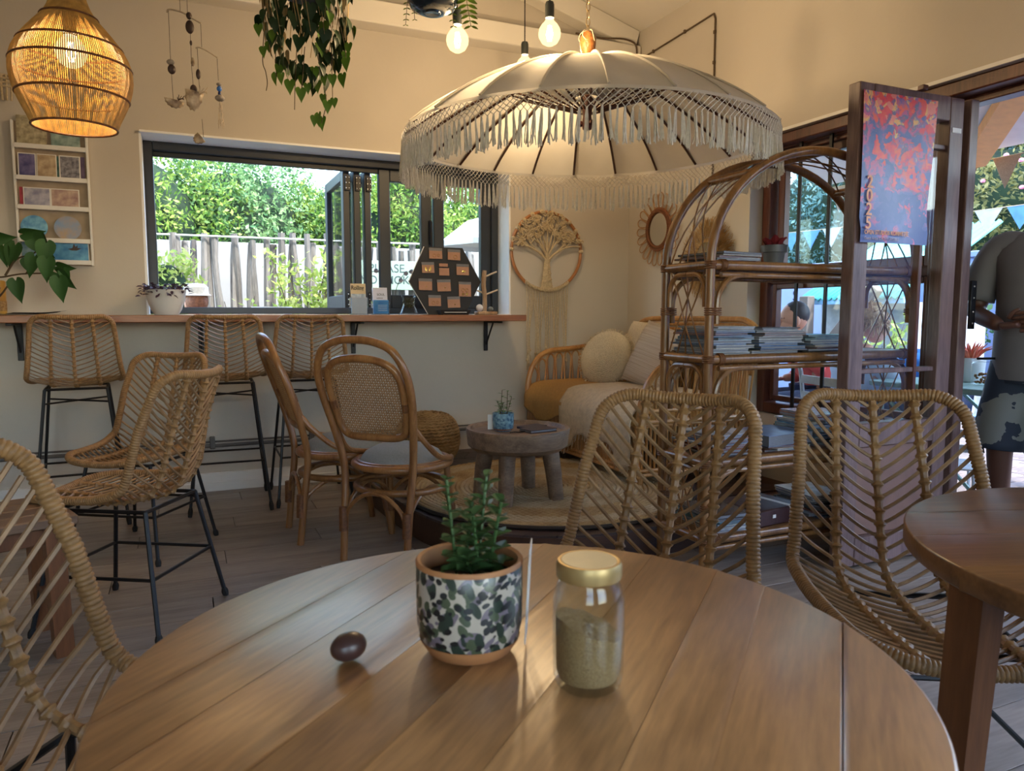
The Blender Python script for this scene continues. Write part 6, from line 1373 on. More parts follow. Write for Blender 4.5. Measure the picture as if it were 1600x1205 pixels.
for i, (x, y, zc, R, lab, f) in enumerate(((-0.9, 10.9, 2.1, (1.6, 1.1, 1.5), 'leafy tree behind the fence at the left side of the bar window', F1), (0.75, 11.5, 2.0, (1.35, 1.0, 1.45), 'leafy tree behind the fence in the left middle of the bar window', F2), (2.05, 11.8, 1.9, (1.1, 1.0, 1.1), 'lower leafy tree behind the fence below the sky gap', F1), (3.25, 11.2, 2.1, (1.05, 0.9, 1.4), 'leafy tree seen through the closed panes of the bar window', F1), (4.75, 11.6, 2.0, (1.1, 0.9, 1.2), 'cool green tree at the right end of the bar window', F2), (-2.9, 11.6, 2.1, (1.3, 1.0, 1.4), 'tree beyond the left edge of the bar window', F2))):
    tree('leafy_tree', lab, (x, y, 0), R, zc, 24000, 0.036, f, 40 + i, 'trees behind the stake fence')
tree('garden_shrub', 'pale green shrub outside at the left end of the bar window', (-0.10, 6.62, 0), (0.22, 0.20, 0.30), 1.24, 1300, 0.028, F3, 60, None, 'shrub', 0.02)
def loose(nm, label, loc, seed, H, spread, n_, fm, leaf):
    t_ = thing(nm, label, 'shrub', loc); q = random.Random(seed); bb = B(); pts = []
    for k in range(16):
        a = q.uniform(0, 2 * pi); r_ = spread * q.uniform(.3, 1); h_ = H * q.uniform(.55, 1); c = cat([(0.05 * cos(a), .05 * sin(a), 0), (r_ * .4 * cos(a), r_ * .3 * sin(a), h_ * .6), (r_ * cos(a), r_ * .5 * sin(a), h_)], 5); bb.tube(c, np.linspace(.009, .003, len(c)), 5); pts += c[4:]
    obj('stem', bb, M_bark, t_); q2 = np.random.default_rng(seed); P = np.array(pts)[q2.integers(0, len(pts), n_)] + q2.normal(size=(n_, 3)) * 0.05
    cr = crown(n_, (.01, .01, .01), leaf, seed, 1); V = np.array(cr.v).reshape(-1, 4, 3); V = V - V.mean(1, keepdims=True) + P[:len(V), None, :]; cr.v = V.reshape(-1, 3).tolist()
    obj('foliage', cr, fm, t_, smooth=0)['kind'] = 'stuff'; return t_
loose('climbing_shrub', 'loose pale flowering shrub climbing the stake fence', (1.02, 7.05, 0), 5, 1.72, 0.46, 1900, F3, 0.034)
loose('climbing_shrub', 'small pale shrub at the foot of the stake fence left of the climbing one', (0.50, 6.7, 0), 8, 1.22, 0.22, 350, F3, 0.028)
wp = thing('garden_pot', 'white bucket pot outside below the climbing shrub', 'pot', (0.68, 6.35, 0)); obj('bucket', B().lathe([(0, .8), (.13, .8), (.16, 1.12), (.15, 1.12), (0, 1.05)], n=24), M_white, wp); obj('pot_stand', B().box((0, 0, .375), (.3, .3, .85)), M_stake, wp, smooth=0)
wp = thing('garden_pot', 'dark grey pot outside at the foot of the folded window panels', 'pot', (1.02, 6.1, 0)); obj('bucket', B().lathe([(0, .78), (.08, .78), (.11, 1.08), (.10, 1.08), (0, 1.02)], n=24), M_frame, wp); obj('pot_stand', B().box((0, 0, .365), (.22, .22, .83)), M_stake, wp, smooth=0)
# orchid on the outer ledge
oc = thing('potted_orchid', 'white orchid in a blue pot outside the closed window pane', 'potted plant', (1.40, 5.25, 0.98))
obj('pot', B().lathe([(0, 0), (.055, 0), (.075, .13), (.068, .13), (0, .11)], n=24), mat('blue_pot', (96, 150, 200), 0.4), oc); obj('ledge', B().box((0, 0.0, -0.5), (.2, .2, 1.0)), M_stake, oc, smooth=0)
M_orch = mat('orchid_petal', (214, 214, 232), 0.5); PT = oval(.04, .03, .1, .1, 3).mesh('petal'); PT.materials.append(M_orch)
for k in range(4): leaf_at(oc, LH[0], (0, 0, .13), k * 1.6, -0.4, 0, 2.4)
for s_ in (-1, 1):
    q = cat([(0, 0, .12), (s_ * .03, 0, .28), (s_ * .10, 0, .38), (s_ * .19, 0, .37)], 6); obj('stem', B().tube(q, .0025, 5), M_stem, oc)
    for i in (8, 11, 14, 17):
        for k in range(5): leaf_at(oc, PT, q[i], k * 1.257, -1.2, 0, 1.0).rotation_euler.rotate(Euler((pi / 2, 0, 0)))
wu = thing('garden_umbrella', 'white garden umbrella outside at the right end of the bar window', 'umbrella', (2.78, 6.6, 0))
obj('canopy', B().lathe([(0.0, 2.02), (0.3, 1.93), (0.55, 1.74), (0.55, 1.69)], n=8), M_white, wu, smooth=0); obj('pole', B().tube([(0, 0, -.07), (0, 0, 2.02)], .02, 8), M_white, wu)

# ------------------------------------------------------------------ courtyard seen through the right window and door
cy = struct('pavement', B().box((6.3, 2.5, -0.10), (6.0, 9.0, 0.1)), mat('mortar', (120, 112, 108), 0.95), smooth=0)
M_paver = mat('paver', (128, 118, 116), 0.85, var=0.15, scale=20, bump=0.2, rand=0.2); me = B().bbox((0, 0, 0), (0.196, 0.096, 0.03), 0.006).mesh('paver'); me.materials.append(M_paver); k = 0
for i in range(17):
    for j in range(17):
        x, y = 3.6 + i * 0.20 + (j % 2) * 0.10, 2.05 + j * 0.10
        obj('paver', me, None, cy, (x, y, -0.045 + r5.uniform(-.002, .002)))
M_shadewall = mat('courtyard_wall_blue_shade', (150, 164, 208), 0.85, var=0.04, scale=2, bump=0.05)  # white masonry; its bluish shade is put into the base colour
struct('wall_courtyard', B().bbox((8.3, 4.8, 0.80), (0.2, 11.0, 1.80), 0.01).bbox((8.3, 4.8, 1.735), (0.28, 11.0, 0.07), 0.01).bbox((5.8, -2.2, 1.1), (5.2, 0.2, 2.4), 0.01).bbox((8.3, -1.2, 1.1), (0.2, 2.0, 2.4), 0.01), M_shadewall)  # the taller unseen side pieces are added to dim the door pane's reflection
pn = thing('painted_panel', 'white painted panel with blue lettering seen through the right window', 'sign', (7.6, 7.0, 0))
obj('panel', B().bbox((0, 0.0, 0.75), (0.06, 1.5, 1.6), 0.01), M_shadewall, pn); M_blue = mat('blue_lettering', (34, 44, 74), 0.6)
text('BES', 0.20, M_blue, pn, (-0.035, 0.33, 1.24), (pi / 2, 0, -pi / 2)); text('S', 0.20, M_blue, pn, (-0.035, 0.66, 1.24), (pi / 2, 0, -pi / 2))
obj('moulding', B().tube([(-0.035, -0.2, .3), (-0.035, -.2, .85), (-0.035, -.68, .85), (-.035, -.68, .3)], .012, 4), M_white, pn)
hu = thing('garden_hut', 'small hut with turquoise corrugated roof across the courtyard', 'hut', (6.9, 5.5, 0))
G = [[(-0.75 + 1.4 * v, 0.62 - u * 0.0227, 1.22 + 0.78 * v + 0.018 * cos(u * 2.0)) for u in range(56)] for v in (0, 0.5, 1.0)]
o = obj('roof', B().grid(G), mat('turquoise_sheet', (92, 196, 190), 0.4, var=0.08, scale=3), hu); mm = o.modifiers.new('t', 'SOLIDIFY'); mm.thickness = 0.012
obj('fascia', B().bbox((-0.72, 0, 1.19), (0.03, 1.28, 0.06), 0.004), mat('fascia_blue', (120, 170, 206), 0.5), hu); obj('hut_wall', B().box((0.05, 0, 0.55), (1.1, 1.1, 1.25)), mat('hut_paint', (176, 182, 186), 0.8), hu, smooth=0)
obj('diagonal_beam', B().bbox((-0.85, -0.1, 0.95), (0.10, 1.0, 0.14), 0.01, M=Rx(-0.85)), mat('grey_timber', (104, 92, 84), 0.8, var=0.2, scale=8, stretch=(1, .2, 1)), hu); obj('timber_post', B().bbox((-0.85, 0.42, 0.6), (0.10, 0.13, 1.3), 0.01), bpy.data.materials['grey_timber'], hu)  # the diagonal is a plain grey bar in front of the hut
for i, (x, y, zc, R, f, lab) in enumerate(((9.8, 6.5, 2.3, (1.0, 1.6, 1.2), F4, 'dry green hedge over the courtyard wall beyond the doorway'), (9.9, 9.3, 2.4, (1.0, 1.6, 1.5), F5, 'bluish shrub over the courtyard wall seen through the right window'), (9.6, 3.9, 2.2, (1.0, 1.4, 1.3), F4, 'hedge over the courtyard wall at the right frame edge'), (10.6, 7.7, 3.3, (1.2, 2.0, 1.1), F5, 'tall blue-grey tree behind the courtyard hedge'), (10.8, 4.9, 3.4, (1.2, 1.9, 1.0), F5, 'tall blue-grey tree above the hedge at the right edge'))):
    tree('courtyard_shrub', lab, (x, y, 0), R, zc, 13000, 0.040, f, 80 + i, 'shrubs along the courtyard wall')
M_flower = mat('pink_flower', (232, 110, 140), 0.6, col2=(250, 180, 190), scale=30); bb = B()
for k in range(60): bb.ell((8.85 + r5.uniform(-.1, .1), 3.6 + r5.uniform(-1.2, 3.6), 2.0 + r5.uniform(-.1, .9)), (.03, .03, .025), 6, 4)
tag(obj('pink_blossoms', bb, M_flower), 'scattered pink blossoms on the courtyard hedge', 'flowers', kind='stuff')
loose('garden_shrub', 'thin green shrub against the white courtyard wall beside the door', (7.75, 5.3, -0.05), 14, 1.75, 0.30, 900, F2, 0.04)
loose('garden_shrub', 'yellow flowering bush seen through the door glass behind the woman', (5.75, 4.75, -0.05), 17, 1.02, 0.45, 800, F3, 0.04)
aw = thing('awning', 'white fabric awning with an orange beam over the courtyard door', 'awning', (0, 0, 0))
obj('cloth', B().add([(3.32, -1.0, 2.50), (3.32, 4.8, 2.50), (5.1, 4.8, 2.16), (5.1, -1.0, 2.22), (3.32, -1.0, 2.51), (3.32, 4.8, 2.51), (5.1, 4.8, 2.17), (5.1, -1.0, 2.23)], [(0, 1, 2, 3), (7, 6, 5, 4), (2, 6, 7, 3), (0, 4, 5, 1), (1, 5, 6, 2), (3, 7, 4, 0)]), mat('awning_cloth', (226, 222, 224), 0.8, var=0.03), aw, smooth=0)
M_orange = mat('orange_beam', (226, 160, 92), 0.6, var=0.06)
obj('beam', B().add([(3.4, 1.80, 2.40), (3.4, 1.98, 2.40), (5.08, 3.62, 2.07), (5.08, 3.42, 2.07), (3.4, 1.80, 2.47), (3.4, 1.98, 2.47), (5.08, 3.62, 2.15), (5.08, 3.42, 2.15)], [(3, 2, 1, 0), (4, 5, 6, 7), (0, 1, 5, 4), (1, 2, 6, 5), (2, 3, 7, 6), (3, 0, 4, 7)]), M_orange, aw, smooth=0)
def bunting(nm, label, p0, p1, n_, w_, h_, mats):
    t_ = thing(nm, label, 'bunting', p0); d = Vector(p1) - Vector(p0)
    obj('string', B().tube([tuple(d * (i / 12) + Vector((0, 0, -0.05 * sin(pi * i / 12)))) for i in range(13)], .004, 5), M_cord, t_)
    for i in range(n_):
        f = (i + .5) / n_; c = d * f + Vector((0, 0, -.05 * sin(pi * f))); u = d.normalized() * w_ / 2
        bb = B().add([c - u, c + u, c + Vector((0.01, 0.01, -h_)), c - u + Vector((.004, .004, 0)), c + u + Vector((.004, .004, 0)), c + Vector((.014, .014, -h_))], [(0, 2, 1), (3, 4, 5), (0, 1, 4, 3), (1, 2, 5, 4), (2, 0, 3, 5)]); obj('pennant', bb, mats[i % len(mats)], t_, smooth=0)
M_burlap = mat('burlap', (176, 156, 136), 0.9, var=0.12, scale=120); M_bpen = mat('blue_pennant', (96, 150, 214), 0.8); M_wpen = mat('white_pennant', (196, 206, 222), 0.8)
bunting('bunting', 'burlap bunting along the outer edge of the awning', (5.08, 1.2, 2.20), (5.08, 4.8, 2.13), 13, 0.19, 0.21, [M_burlap]); bunting('bunting', 'blue and white bunting strung across the courtyard', (6.6, 2.0, 2.02), (6.3, 8.0, 2.02), 22, 0.24, 0.20, [M_bpen, M_bpen, M_wpen])
# green-grey cafe table outside with pot and jar
ot = thing('courtyard_table', 'pale green metal table in the courtyard behind the open door', 'table', (3.82, 2.56, -0.03), 0.0)
M_teal = mat('teal_metal', (128, 164, 160), 0.4)
obj('tabletop', B().bbox((0, 0, 0.715), (0.72, 0.72, 0.03), 0.006), M_teal, ot)
for sx in (-1, 1):
    for sy in (-1, 1): obj('leg', B().tube([(sx * .33, sy * .33, 0), (sx * .31, sy * .31, .705)], .017, 8), M_teal, ot)
    obj('cross_bar', B().tube([(sx * .33, -.33, .15), (sx * .31, .31, .66)], .010, 6), M_teal, ot)
TZ2 = -0.03 + 0.7305
pt_ = potted('potted_plant', 'white pot with a red spiky succulent on the courtyard table', (3.83, 2.60, TZ2), [(0, 0), (.055, 0), (.066, .012), (.074, .13), (.068, .13), (0, .11)], bpy.data.materials['white_pot'], .068, .12)
M_aloe = mat('red_succulent', (188, 74, 60), 0.5, col2=(226, 140, 106), scale=14)
for k in range(26):
    a = k * 2.4; t_ = 0.35 + 0.9 * (k / 26); r_ = .10 * t_; obj('leaf', B().tube([(0.02 * cos(a), .02 * sin(a), .12), (r_ * .6 * cos(a), r_ * .6 * sin(a), .12 + .05), (r_ * cos(a), r_ * sin(a), .12 + .11 - .04 * t_)], [.008, .007, .001], 5), M_aloe, pt_)
jr2 = thing('biscuit_jar', 'square clear jar of brown pieces on the courtyard table', 'jar', (3.70, 2.44, TZ2)); obj('glass', B().bbox((0, 0, .06), (.085, .085, .12), .01), M_jar, jr2); obj('lid', B().bbox((0, 0, .124), (.078, .078, .010), .004), M_jar, jr2)
bb = B()
for k in range(40): bb.ell((r5.uniform(-.028, .028), r5.uniform(-.028, .028), .012 + r5.uniform(0, .05)), (.009, .007, .006), 6, 4)
obj('biscuit_pieces', bb, mat('biscuit', (150, 106, 66), 0.8), jr2)['kind'] = 'stuff'
def bistro(label, loc, rz, m, sc_=1.0):
    t_ = thing('metal_chair', label, 'chair', loc, rz, 'metal chairs in the courtyard'); t_.scale = (sc_,) * 3
    obj('back', B().tube(cat([(-.19, -.2, .45), (-.2, -.23, .72), (-.17, -.25, .80), (.17, -.25, .80), (.2, -.23, .72), (.19, -.2, .45)], 6), .013, 8), m, t_)
    for z in (.60, .70): obj('slat', B().bbox((0, -.225 - (z - .6) * .1, z), (.38, .012, .05), .004), m, t_)
    for i in range(6): obj('slat', B().bbox((0, -.17 + i * .07, .455), (.38, .055, .012), .004), m, t_)
    for sx in (-1, 1):
        for sy in (-1, 1): obj('leg', B().tube([(sx * .18, sy * .18, .45), (sx * .2, sy * .22, 0)], .012, 6), m, t_)
        obj('stretcher', B().tube([(sx * .19, -.2, .2), (sx * .19, .2, .2)], .008, 6), m, t_)
M_wmet = mat('white_metal', (206, 216, 224), 0.4); M_bmet = mat('blue_metal', (110, 164, 214), 0.4)
bistro('low white metal chair just outside the open door', (3.50, 2.50, -0.03), -0.9, M_wmet, 0.74); bistro('blue metal chair across the courtyard table', (4.95, 2.55, -0.03), 1.6, M_bmet); bistro('white metal chair under the woman in pale blue', (3.63, 3.15, -0.03), -1.75, M_wmet); bistro('white metal chair outside below the right window', (4.0, 3.74, -0.03), 1.15, M_wmet)
tp = thing('bench_table', 'dark blue slatted bench table outside behind the seated people', 'table', (5.3, 4.4, -0.03), 0.4)
for i in range(5): obj('slat', B().bbox((0, -.3 + i * .15, .72), (1.3, .13, .03), .004), mat('blue_paint', (44, 74, 108), 0.6) if i == 0 else bpy.data.materials['blue_paint'], tp)
for sx in (-1, 1): obj('leg', B().bbox((sx * .5, 0, .35), (.06, .6, .7), .004), bpy.data.materials['blue_paint'], tp)
st_b = tag(obj('shoulder_strap', B().grid([[(0.03 * sin(u * 3) + (0.016 if k else -0.016), 0.05 * sin(u * 2.2), -u * 0.42) for k in (0, 1)] for u in np.linspace(0, 1, 12)]), M_black), 'black leather strap hanging at the edge of the folded door', 'strap'); st_b.location = (3.30, 2.11, 0.86); st_b.rotation_euler = (0, 0, 0.9); mm = st_b.modifiers.new('t', 'SOLIDIFY'); mm.thickness = 0.004
hk = tag(obj('door_hook', B().tube([(3.20, 2.14, 0.865), (3.30, 2.11, 0.865)], 0.006, 6), M_black), 'small black hook carrying the leather strap', 'hook')

# ------------------------------------------------------------------ people
def skin(verts, edges, radii, root=0, lv=2):
    me = bpy.data.meshes.new('skin'); me.from_pydata(verts, edges, []); o = bpy.data.objects.new('skin', me); COL.objects.link(o)
    o.modifiers.new('s', 'SKIN'); sv = me.skin_vertices[0].data
    for i, r_ in enumerate(radii): sv[i].radius = (r_, r_) if np.isscalar(r_) else r_; sv[i].use_root = (i == root)
    ss = o.modifiers.new('u', 'SUBSURF'); ss.levels = lv; ss.render_levels = lv
    dg = bpy.context.evaluated_depsgraph_get(); dg.update(); ev = o.evaluated_get(dg); m2 = ev.to_mesh()
    bb = B().add([tuple(v.co) for v in m2.vertices], [tuple(p.vertices) for p in m2.polygons]); ev.to_mesh_clear(); bpy.data.objects.remove(o); bpy.data.meshes.remove(me); return bb
def merge(*bs):
    b = B()
    for q in bs: b.add(q.v, q.f)
    return b
def graph(J, chains, R):
    nm = list(J); ix = {k: i for i, k in enumerate(nm)}; E = set()
    for c in chains:
        for a, d in zip(c, c[1:]): E.add((ix[a], ix[d]))
    return [J[k] for k in nm], list(E), [R[k] for k in nm]
def hand(wrist, fwd, side, up, curl=0.5, s=1.0):
    """palm, four unequal bent fingers and a thumb leaving the side of the palm"""
    w = Vector(wrist); f = Vector(fwd).normalized(); sd = Vector(side).normalized(); u = Vector(up).normalized(); out = []
    pm = skin([tuple(w), tuple(w + f * .045 * s), tuple(w + f * .085 * s)], [(0, 1), (1, 2)], [(.024 * s, .02 * s), (.036 * s, .016 * s), (.036 * s, .014 * s)], 1); out.append(pm)
    for i, L_ in enumerate((.068, .078, .072, .055)):
        b0 = w + f * .075 * s + sd * (.027 - i * .018) * s; p1 = b0 + f * L_ * .45 * s - u * .004; d2 = (f * cos(curl) - u * sin(curl)); p2 = p1 + d2 * L_ * .32 * s; d3 = (f * cos(curl * 2) - u * sin(curl * 2)); p3 = p2 + d3 * L_ * .28 * s
        out.append(skin([tuple(b0), tuple(p1), tuple(p2), tuple(p3)], [(0, 1), (1, 2), (2, 3)], [.0095 * s, .009 * s, .0082 * s, .0068 * s], 0, 1))
    t0 = w + f * .03 * s + sd * .026 * s; t1 = t0 + (f * .5 + sd * .7).normalized() * .035 * s; t2 = t1 + (f * .85 + sd * .35 - u * .3).normalized() * .03 * s
    out.append(skin([tuple(t0), tuple(t1), tuple(t2)], [(0, 1), (1, 2)], [.0125 * s, .0105 * s, .008 * s], 0, 1)); return merge(*out)
def head(c, yaw, s=1.0, tilt=0.0):
    """skull, jaw, nose, ears and lips, facing local +y"""
    M = Rz(yaw) @ Rx(tilt); b = B(); b.ell((0, -.008, .02), (.074, .092, .10), 20, 14); b.ell((0, .025, -.045), (.056, .062, .065), 18, 12); b.ell((0, .088, -.012), (.013, .020, .024), 10, 8); b.ell((0, .078, -.052), (.024, .012, .008), 10, 6)
    for sg in (-1, 1): b.ell((sg * .073, -.005, -.008), (.010, .020, .030), 10, 8); b.ell((sg * .03, .076, .012), (.013, .010, .008), 8, 6)
    b.v = [tuple(M @ (Vector(q) * s) + Vector(c)) for q in b.v]; return b
def eyes(par, c, yaw, m, s=1.0):
    M = Rz(yaw); b = B()
    for sg in (-1, 1): b.ell(M @ Vector((sg * .03, .083, .012)) * s + Vector(c), (.006, .006, .005), 8, 6)
    obj('eyes', b, m, par)
M_eye = mat('dark_eye', (30, 22, 20), 0.2)
M_dskin = mat('skin_dark', (92, 58, 44), 0.5, var=0.06, scale=12); M_skin = mat('skin_fair', (214, 160, 136), 0.5, var=0.06, scale=12); M_tan = mat('skin_tan', (190, 138, 112), 0.5, var=0.06, scale=12)
# man standing in the doorway, forearms crossed at the waist
pm = thing('person', 'person standing in the doorway in grey T-shirt and camouflage shorts, hands folded', 'person', (3.40, 2.00, 0.0), 1.86)
J = dict(pel=(0, 0, .93), wa=(0, .01, 1.06), ch=(0, .0, 1.24), nk=(0, -.02, 1.42), hd=(0, .01, 1.50), sl=(-.16, -.01, 1.325), el=(-.26, .03, 1.09), wl=(-.08, .22, 1.05), sr=(.16, -.01, 1.325), er=(.26, .03, 1.07), wr=(.09, .23, 1.01), hl=(-.10, 0, .88), kl=(-.12, .03, .48), al=(-.12, -.02, .09), hr=(.10, 0, .88), kr=(.12, .03, .48), ar=(.12, -.02, .09), fl=(-.14, .13, .035), fr=(.14, .13, .035))
R_ = dict(pel=(.15, .11), wa=(.145, .115), ch=(.165, .115), nk=.058, hd=.06, sl=.05, el=.045, wl=.03, sr=.05, er=.045, wr=.03, hl=.088, kl=.058, al=.038, hr=.088, kr=.058, ar=.038, fl=.035, fr=.035)
ch_ = [('pel', 'wa', 'ch', 'nk', 'hd'), ('ch', 'sl', 'el', 'wl'), ('ch', 'sr', 'er', 'wr'), ('pel', 'hl', 'kl', 'al', 'fl'), ('pel', 'hr', 'kr', 'ar', 'fr')]
body = merge(skin(*graph(J, ch_, R_)), head((0, .03, 1.60), 0), hand(J['wl'], (.9, .25, -.12), (0, .1, 1), (.2, 1, 0), .55), hand(J['wr'], (-.95, .2, .10), (0, .1, 1), (-.2, 1, 0), .55))
obj('body', body, M_dskin, pm, smooth=180); eyes(pm, (0, .03, 1.60), 0, M_eye)
def loft(rings, n=28, cap=True):
    b = B(); b.grid([[(rx * cos(2 * pi * k / n), cy + ry * sin(2 * pi * k / n), z) for k in range(n)] for z, rx, ry, cy in rings], closed_u=True); return b
bb = loft([(.775, .176, .138, .0), (.80, .178, .14, .0), (.88, .176, .138, .005), (.98, .172, .136, .01), (1.10, .170, .134, .012), (1.22, .178, .132, .005), (1.31, .195, .118, .0), (1.36, .185, .098, -.01), (1.40, .13, .082, -.014), (1.415, .095, .072, -.016), (1.425, .072, .062, -.018)])
for sg in (-1, 1): bb.tube(cat([(sg * .09, -.01, 1.345), (sg * .165, -.01, 1.350), (sg * .222, .006, 1.25), (sg * .246, .022, 1.12)], 4), np.linspace(.072, .069, 13), 16)
obj('t_shirt', bb, mat('grey_shirt', (118, 116, 118), 0.85, var=0.06, scale=8, bump=0.2), pm, smooth=180)
bb = loft([(.95, .150, .112, .0), (.90, .165, .125, .0), (.82, .170, .128, .0), (.76, .165, .122, .005)])
for sg in (-1, 1): bb.tube(cat([(sg * .085, 0, .84), (sg * .10, .008, .72), (sg * .118, .018, .58), (sg * .125, .025, .46)], 4), np.linspace(.098, .106, 13), 18)
M_camo = mat('camouflage', (40, 48, 62), 0.85, col2=(120, 122, 118), scale=5.5); M_camo.node_tree.nodes['Color Ramp'].color_ramp.interpolation = 'CONSTANT'; M_camo.node_tree.nodes['Color Ramp'].color_ramp.elements[1].position = 0.5
obj('shorts', bb, M_camo, pm, smooth=180)
bb = B()
for sg in (-1, 1): bb.bbox((sg * .135, .07, .03), (.095, .26, .08), .02)
obj('shoes', bb, M_black, pm); obj('hair', B().ell((0, .015, 1.645), (.078, .092, .075), 16, 10), M_black, pm)
def seated(label, loc, rz, skinm, shirt, hairf, arm_l, arm_r, pants, hz=1.05, headyaw=0.0, lean=0.05):
    p_ = thing('person', label, 'person', loc, rz); z = hz - 1.20
    J = dict(pel=(0, -.02, .52), wa=(0, -.01, .68), ch=(0, lean * .6, .86), nk=(0, lean, 1.03), hd=(0, lean + .02, 1.09), sl=(-.17, lean * .8, .97), el=arm_l[0], wl=arm_l[1], sr=(.17, lean * .8, .97), er=arm_r[0], wr=arm_r[1], hl=(-.10, .05, .50), kl=(-.12, .42, .50), al=(-.12, .42, .09), fl=(-.12, .54, .04), hr=(.10, .05, .50), kr=(.12, .42, .50), ar=(.12, .42, .09), fr=(.12, .54, .04))
    up = {'pel', 'wa', 'ch', 'nk', 'hd', 'sl', 'sr', 'el', 'er', 'wl', 'wr'}
    J = {k: ((v[0], v[1], v[2] + z * (0 if k not in up else min(1.0, max(0, (v[2] - .5) / .5)))) if k in up else v) for k, v in J.items()}
    R_ = dict(pel=(.15, .11), wa=(.13, .10), ch=(.155, .11), nk=.055, hd=.055, sl=.06, el=.042, wl=.028, sr=.06, er=.042, wr=.028, hl=.085, kl=.058, al=.038, hr=.085, kr=.058, ar=.038, fl=.034, fr=.034)
    hc = (0, lean + .045, 1.20 + z)
    d_l = Vector(J['wl']) - Vector(J['el']); d_r = Vector(J['wr']) - Vector(J['er'])
    obj('body', merge(skin(*graph(J, ch_, R_)), head(hc, headyaw), hand(J['wl'], d_l, (1, .1, .2), (0, .2, 1), .4), hand(J['wr'], d_r, (-1, .1, .2), (0, .2, 1), .4)), skinm, p_, smooth=180); eyes(p_, hc, headyaw, M_eye)
    mid = lambda a, c, f: tuple(a[i] + (c[i] - a[i]) * f for i in range(3))
    J2 = dict(a=(0, -.01, .50), b=(0, -.005, .68), d=(0, lean * .6, J['ch'][2]), e=(0, lean * .95, J['nk'][2] - .03), sl=J['sl'], ml=mid(J['sl'], J['el'], .95), nl=mid(J['el'], J['wl'], .7), sr=J['sr'], mr=mid(J['sr'], J['er'], .95), nr=mid(J['er'], J['wr'], .7)); R2 = dict(a=(.17, .135), b=(.155, .125), d=(.172, .13), e=(.08, .075), sl=.077, ml=.058, nl=.048, sr=.077, mr=.058, nr=.048)
    obj('shirt', skin(*graph(J2, [('a', 'b', 'd', 'e'), ('d', 'sl', 'ml', 'nl'), ('d', 'sr', 'mr', 'nr')], R2)), shirt, p_, smooth=180)
    J3 = dict(p=(0, 0, .52), hl=(-.10, .06, .50), kl=(-.12, .43, .50), al=(-.12, .43, .12), hr=(.10, .06, .50), kr=(.12, .43, .50), ar=(.12, .43, .12)); R3 = dict(p=(.16, .12), hl=.10, kl=.075, al=.06, hr=.10, kr=.075, ar=.06)
    obj('trousers', skin(*graph(J3, [('p', 'hl', 'kl', 'al'), ('p', 'hr', 'kr', 'ar')], R3)), pants, p_, smooth=180)
    hairf(p_, hc, headyaw); return p_
M_denim = mat('denim', (52, 64, 92), 0.85, var=0.1, scale=30)
def curls(col, n_=260, drop=.08):
    def f(p_, c, yaw):
        q = random.Random(4); M = Rz(yaw); bb = B(); bb.ell(M @ Vector((0, -.025, .045)) + Vector(c), (.083, .088, .085), 16, 10)
        for k in range(n_):
            a = q.uniform(0.45, 2 * pi - .45) + pi / 2; t_ = q.uniform(-.5, 1.35); v = Vector((cos(a) * cos(t_) * .085, sin(a) * cos(t_) * .095 - .012, sin(t_) * .10 + .03)); e = v * 1.14 + Vector((0, 0, -drop * q.random())); m_ = (v + e) / 2 + Vector((q.uniform(-.02, .02), q.uniform(-.02, .02), q.uniform(-.01, .02)))
            bb.tube(cat([M @ v + Vector(c), M @ m_ + Vector(c), M @ e + Vector(c)], 3), .0035, 4, cap=False)
        obj('hair', bb, mat('hair', col, 0.5, var=0.25, scale=60), p_)
    return f
def crop_hair(col, top=.09):
    def f(p_, c, yaw): obj('hair', B().ell(Rz(yaw) @ Vector((0, -.022, .042)) + Vector(c), (.078, .090, top), 16, 10), mat('hair', col, 0.6, var=0.2, scale=60), p_)
    return f
seated('person with curly blonde hair in a pale blue shirt seated outside the door glass', (3.63, 3.15, -0.03), -1.75, M_skin, mat('pale_blue_shirt', (186, 204, 230), 0.8, var=0.05, scale=12, bump=0.2), curls((206, 176, 136)), ((-.24, .10, .72), (-.10, .32, .74)), ((.24, .10, .72), (.10, .32, .72)), M_denim, hz=1.03)
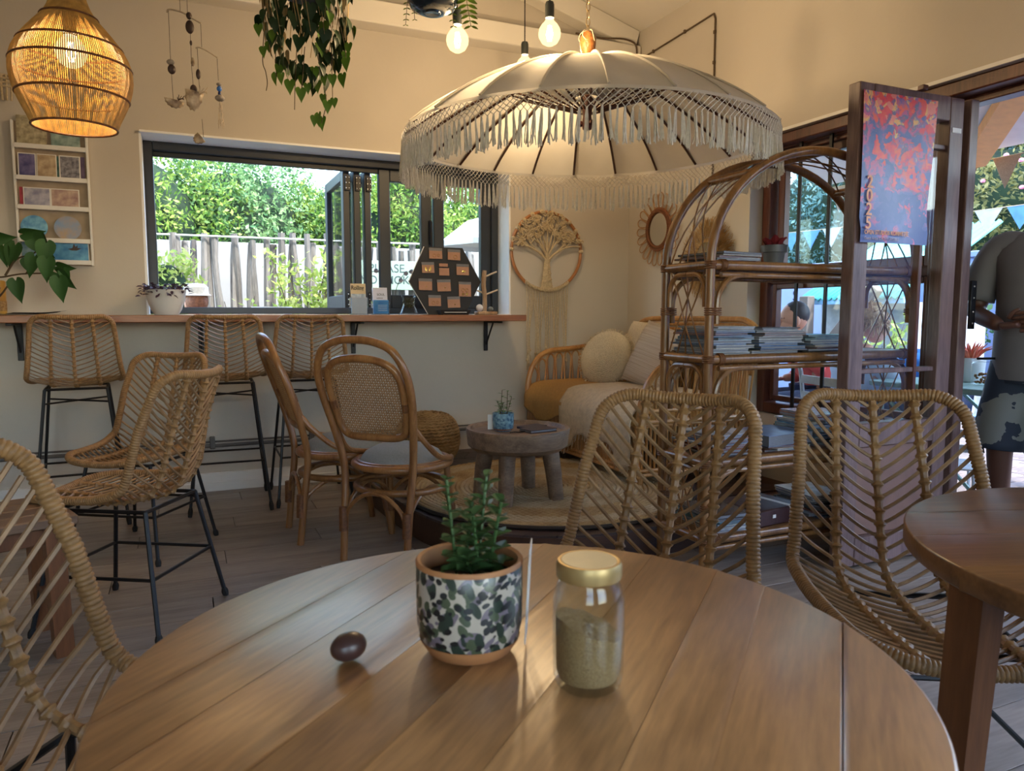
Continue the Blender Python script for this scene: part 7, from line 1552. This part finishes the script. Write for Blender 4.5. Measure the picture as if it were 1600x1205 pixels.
seated('person with cropped hair in a bright blue top seated at the courtyard table', (4.69, 3.40, -0.03), -0.53, M_skin, mat('bright_blue_top', (40, 120, 206), 0.8, var=0.05, scale=12), crop_hair((120, 104, 94)), ((-.24, .10, .72), (-.10, .32, .76)), ((.24, .10, .72), (.10, .32, .76)), M_denim, hz=1.02, headyaw=-0.3)
seated('person in a red long-sleeved top with one hand raised, outside the right window', (4.0, 3.74, -0.03), 1.15, M_tan, mat('red_top', (206, 78, 76), 0.8, var=0.06, scale=12, bump=0.2), crop_hair((36, 30, 32)), ((-.24, .12, .78), (-.08, .22, 1.10)), ((.26, .02, .72), (.16, .22, .70)), M_denim, hz=1.05, lean=0.18)
def hat(p_, c, yaw):
    obj('hair', B().ell(Vector((0, -.02, .02)) + Vector(c), (.083, .095, .095), 16, 10), mat('hair', (132, 82, 58), 0.6, var=0.3, scale=60), p_)
    obj('hat', B().lathe([(.125, .058), (.118, .054), (.092, .07), (.088, .12), (.06, .145), (0, .15)], Vector(c) + Vector((0, -.01, 0)), 28), mat('straw_hat', (226, 214, 196), 0.8, var=0.08, scale=60), p_)
seated('person in a pale sun hat outside, just above the bar window ledge', (0.13, 5.95, -0.03), 0.3, M_skin, mat('pink_top', (224, 176, 168), 0.8), hat, ((-.24, .10, .72), (-.10, .32, .74)), ((.24, .10, .72), (.10, .32, .72)), M_denim, hz=1.17)
ps = thing('metal_chair', 'metal chair under the person in the sun hat', 'chair', (0.13, 5.9, -0.03), 0.3)
obj('seat', B().bbox((0, 0, .43), (.4, .4, .02), .004), M_wmet, ps)
for sx in (-1, 1):
    for sy in (-1, 1): obj('leg', B().tube([(sx * .18, sy * .18, .43), (sx * .2, sy * .2, 0)], .012, 6), M_wmet, ps)
ps = thing('metal_chair', 'blue metal stool under the person in bright blue', 'chair', (4.69, 3.40, -0.03), -0.53); obj('seat', B().bbox((0, -.02, .42), (.36, .36, .02), .004), M_bmet, ps)
for sx in (-1, 1):
    for sy in (-1, 1): obj('leg', B().tube([(sx * .16, sy * .16 - .02, .42), (sx * .17, sy * .17 - .02, 0)], .011, 6), M_bmet, ps)
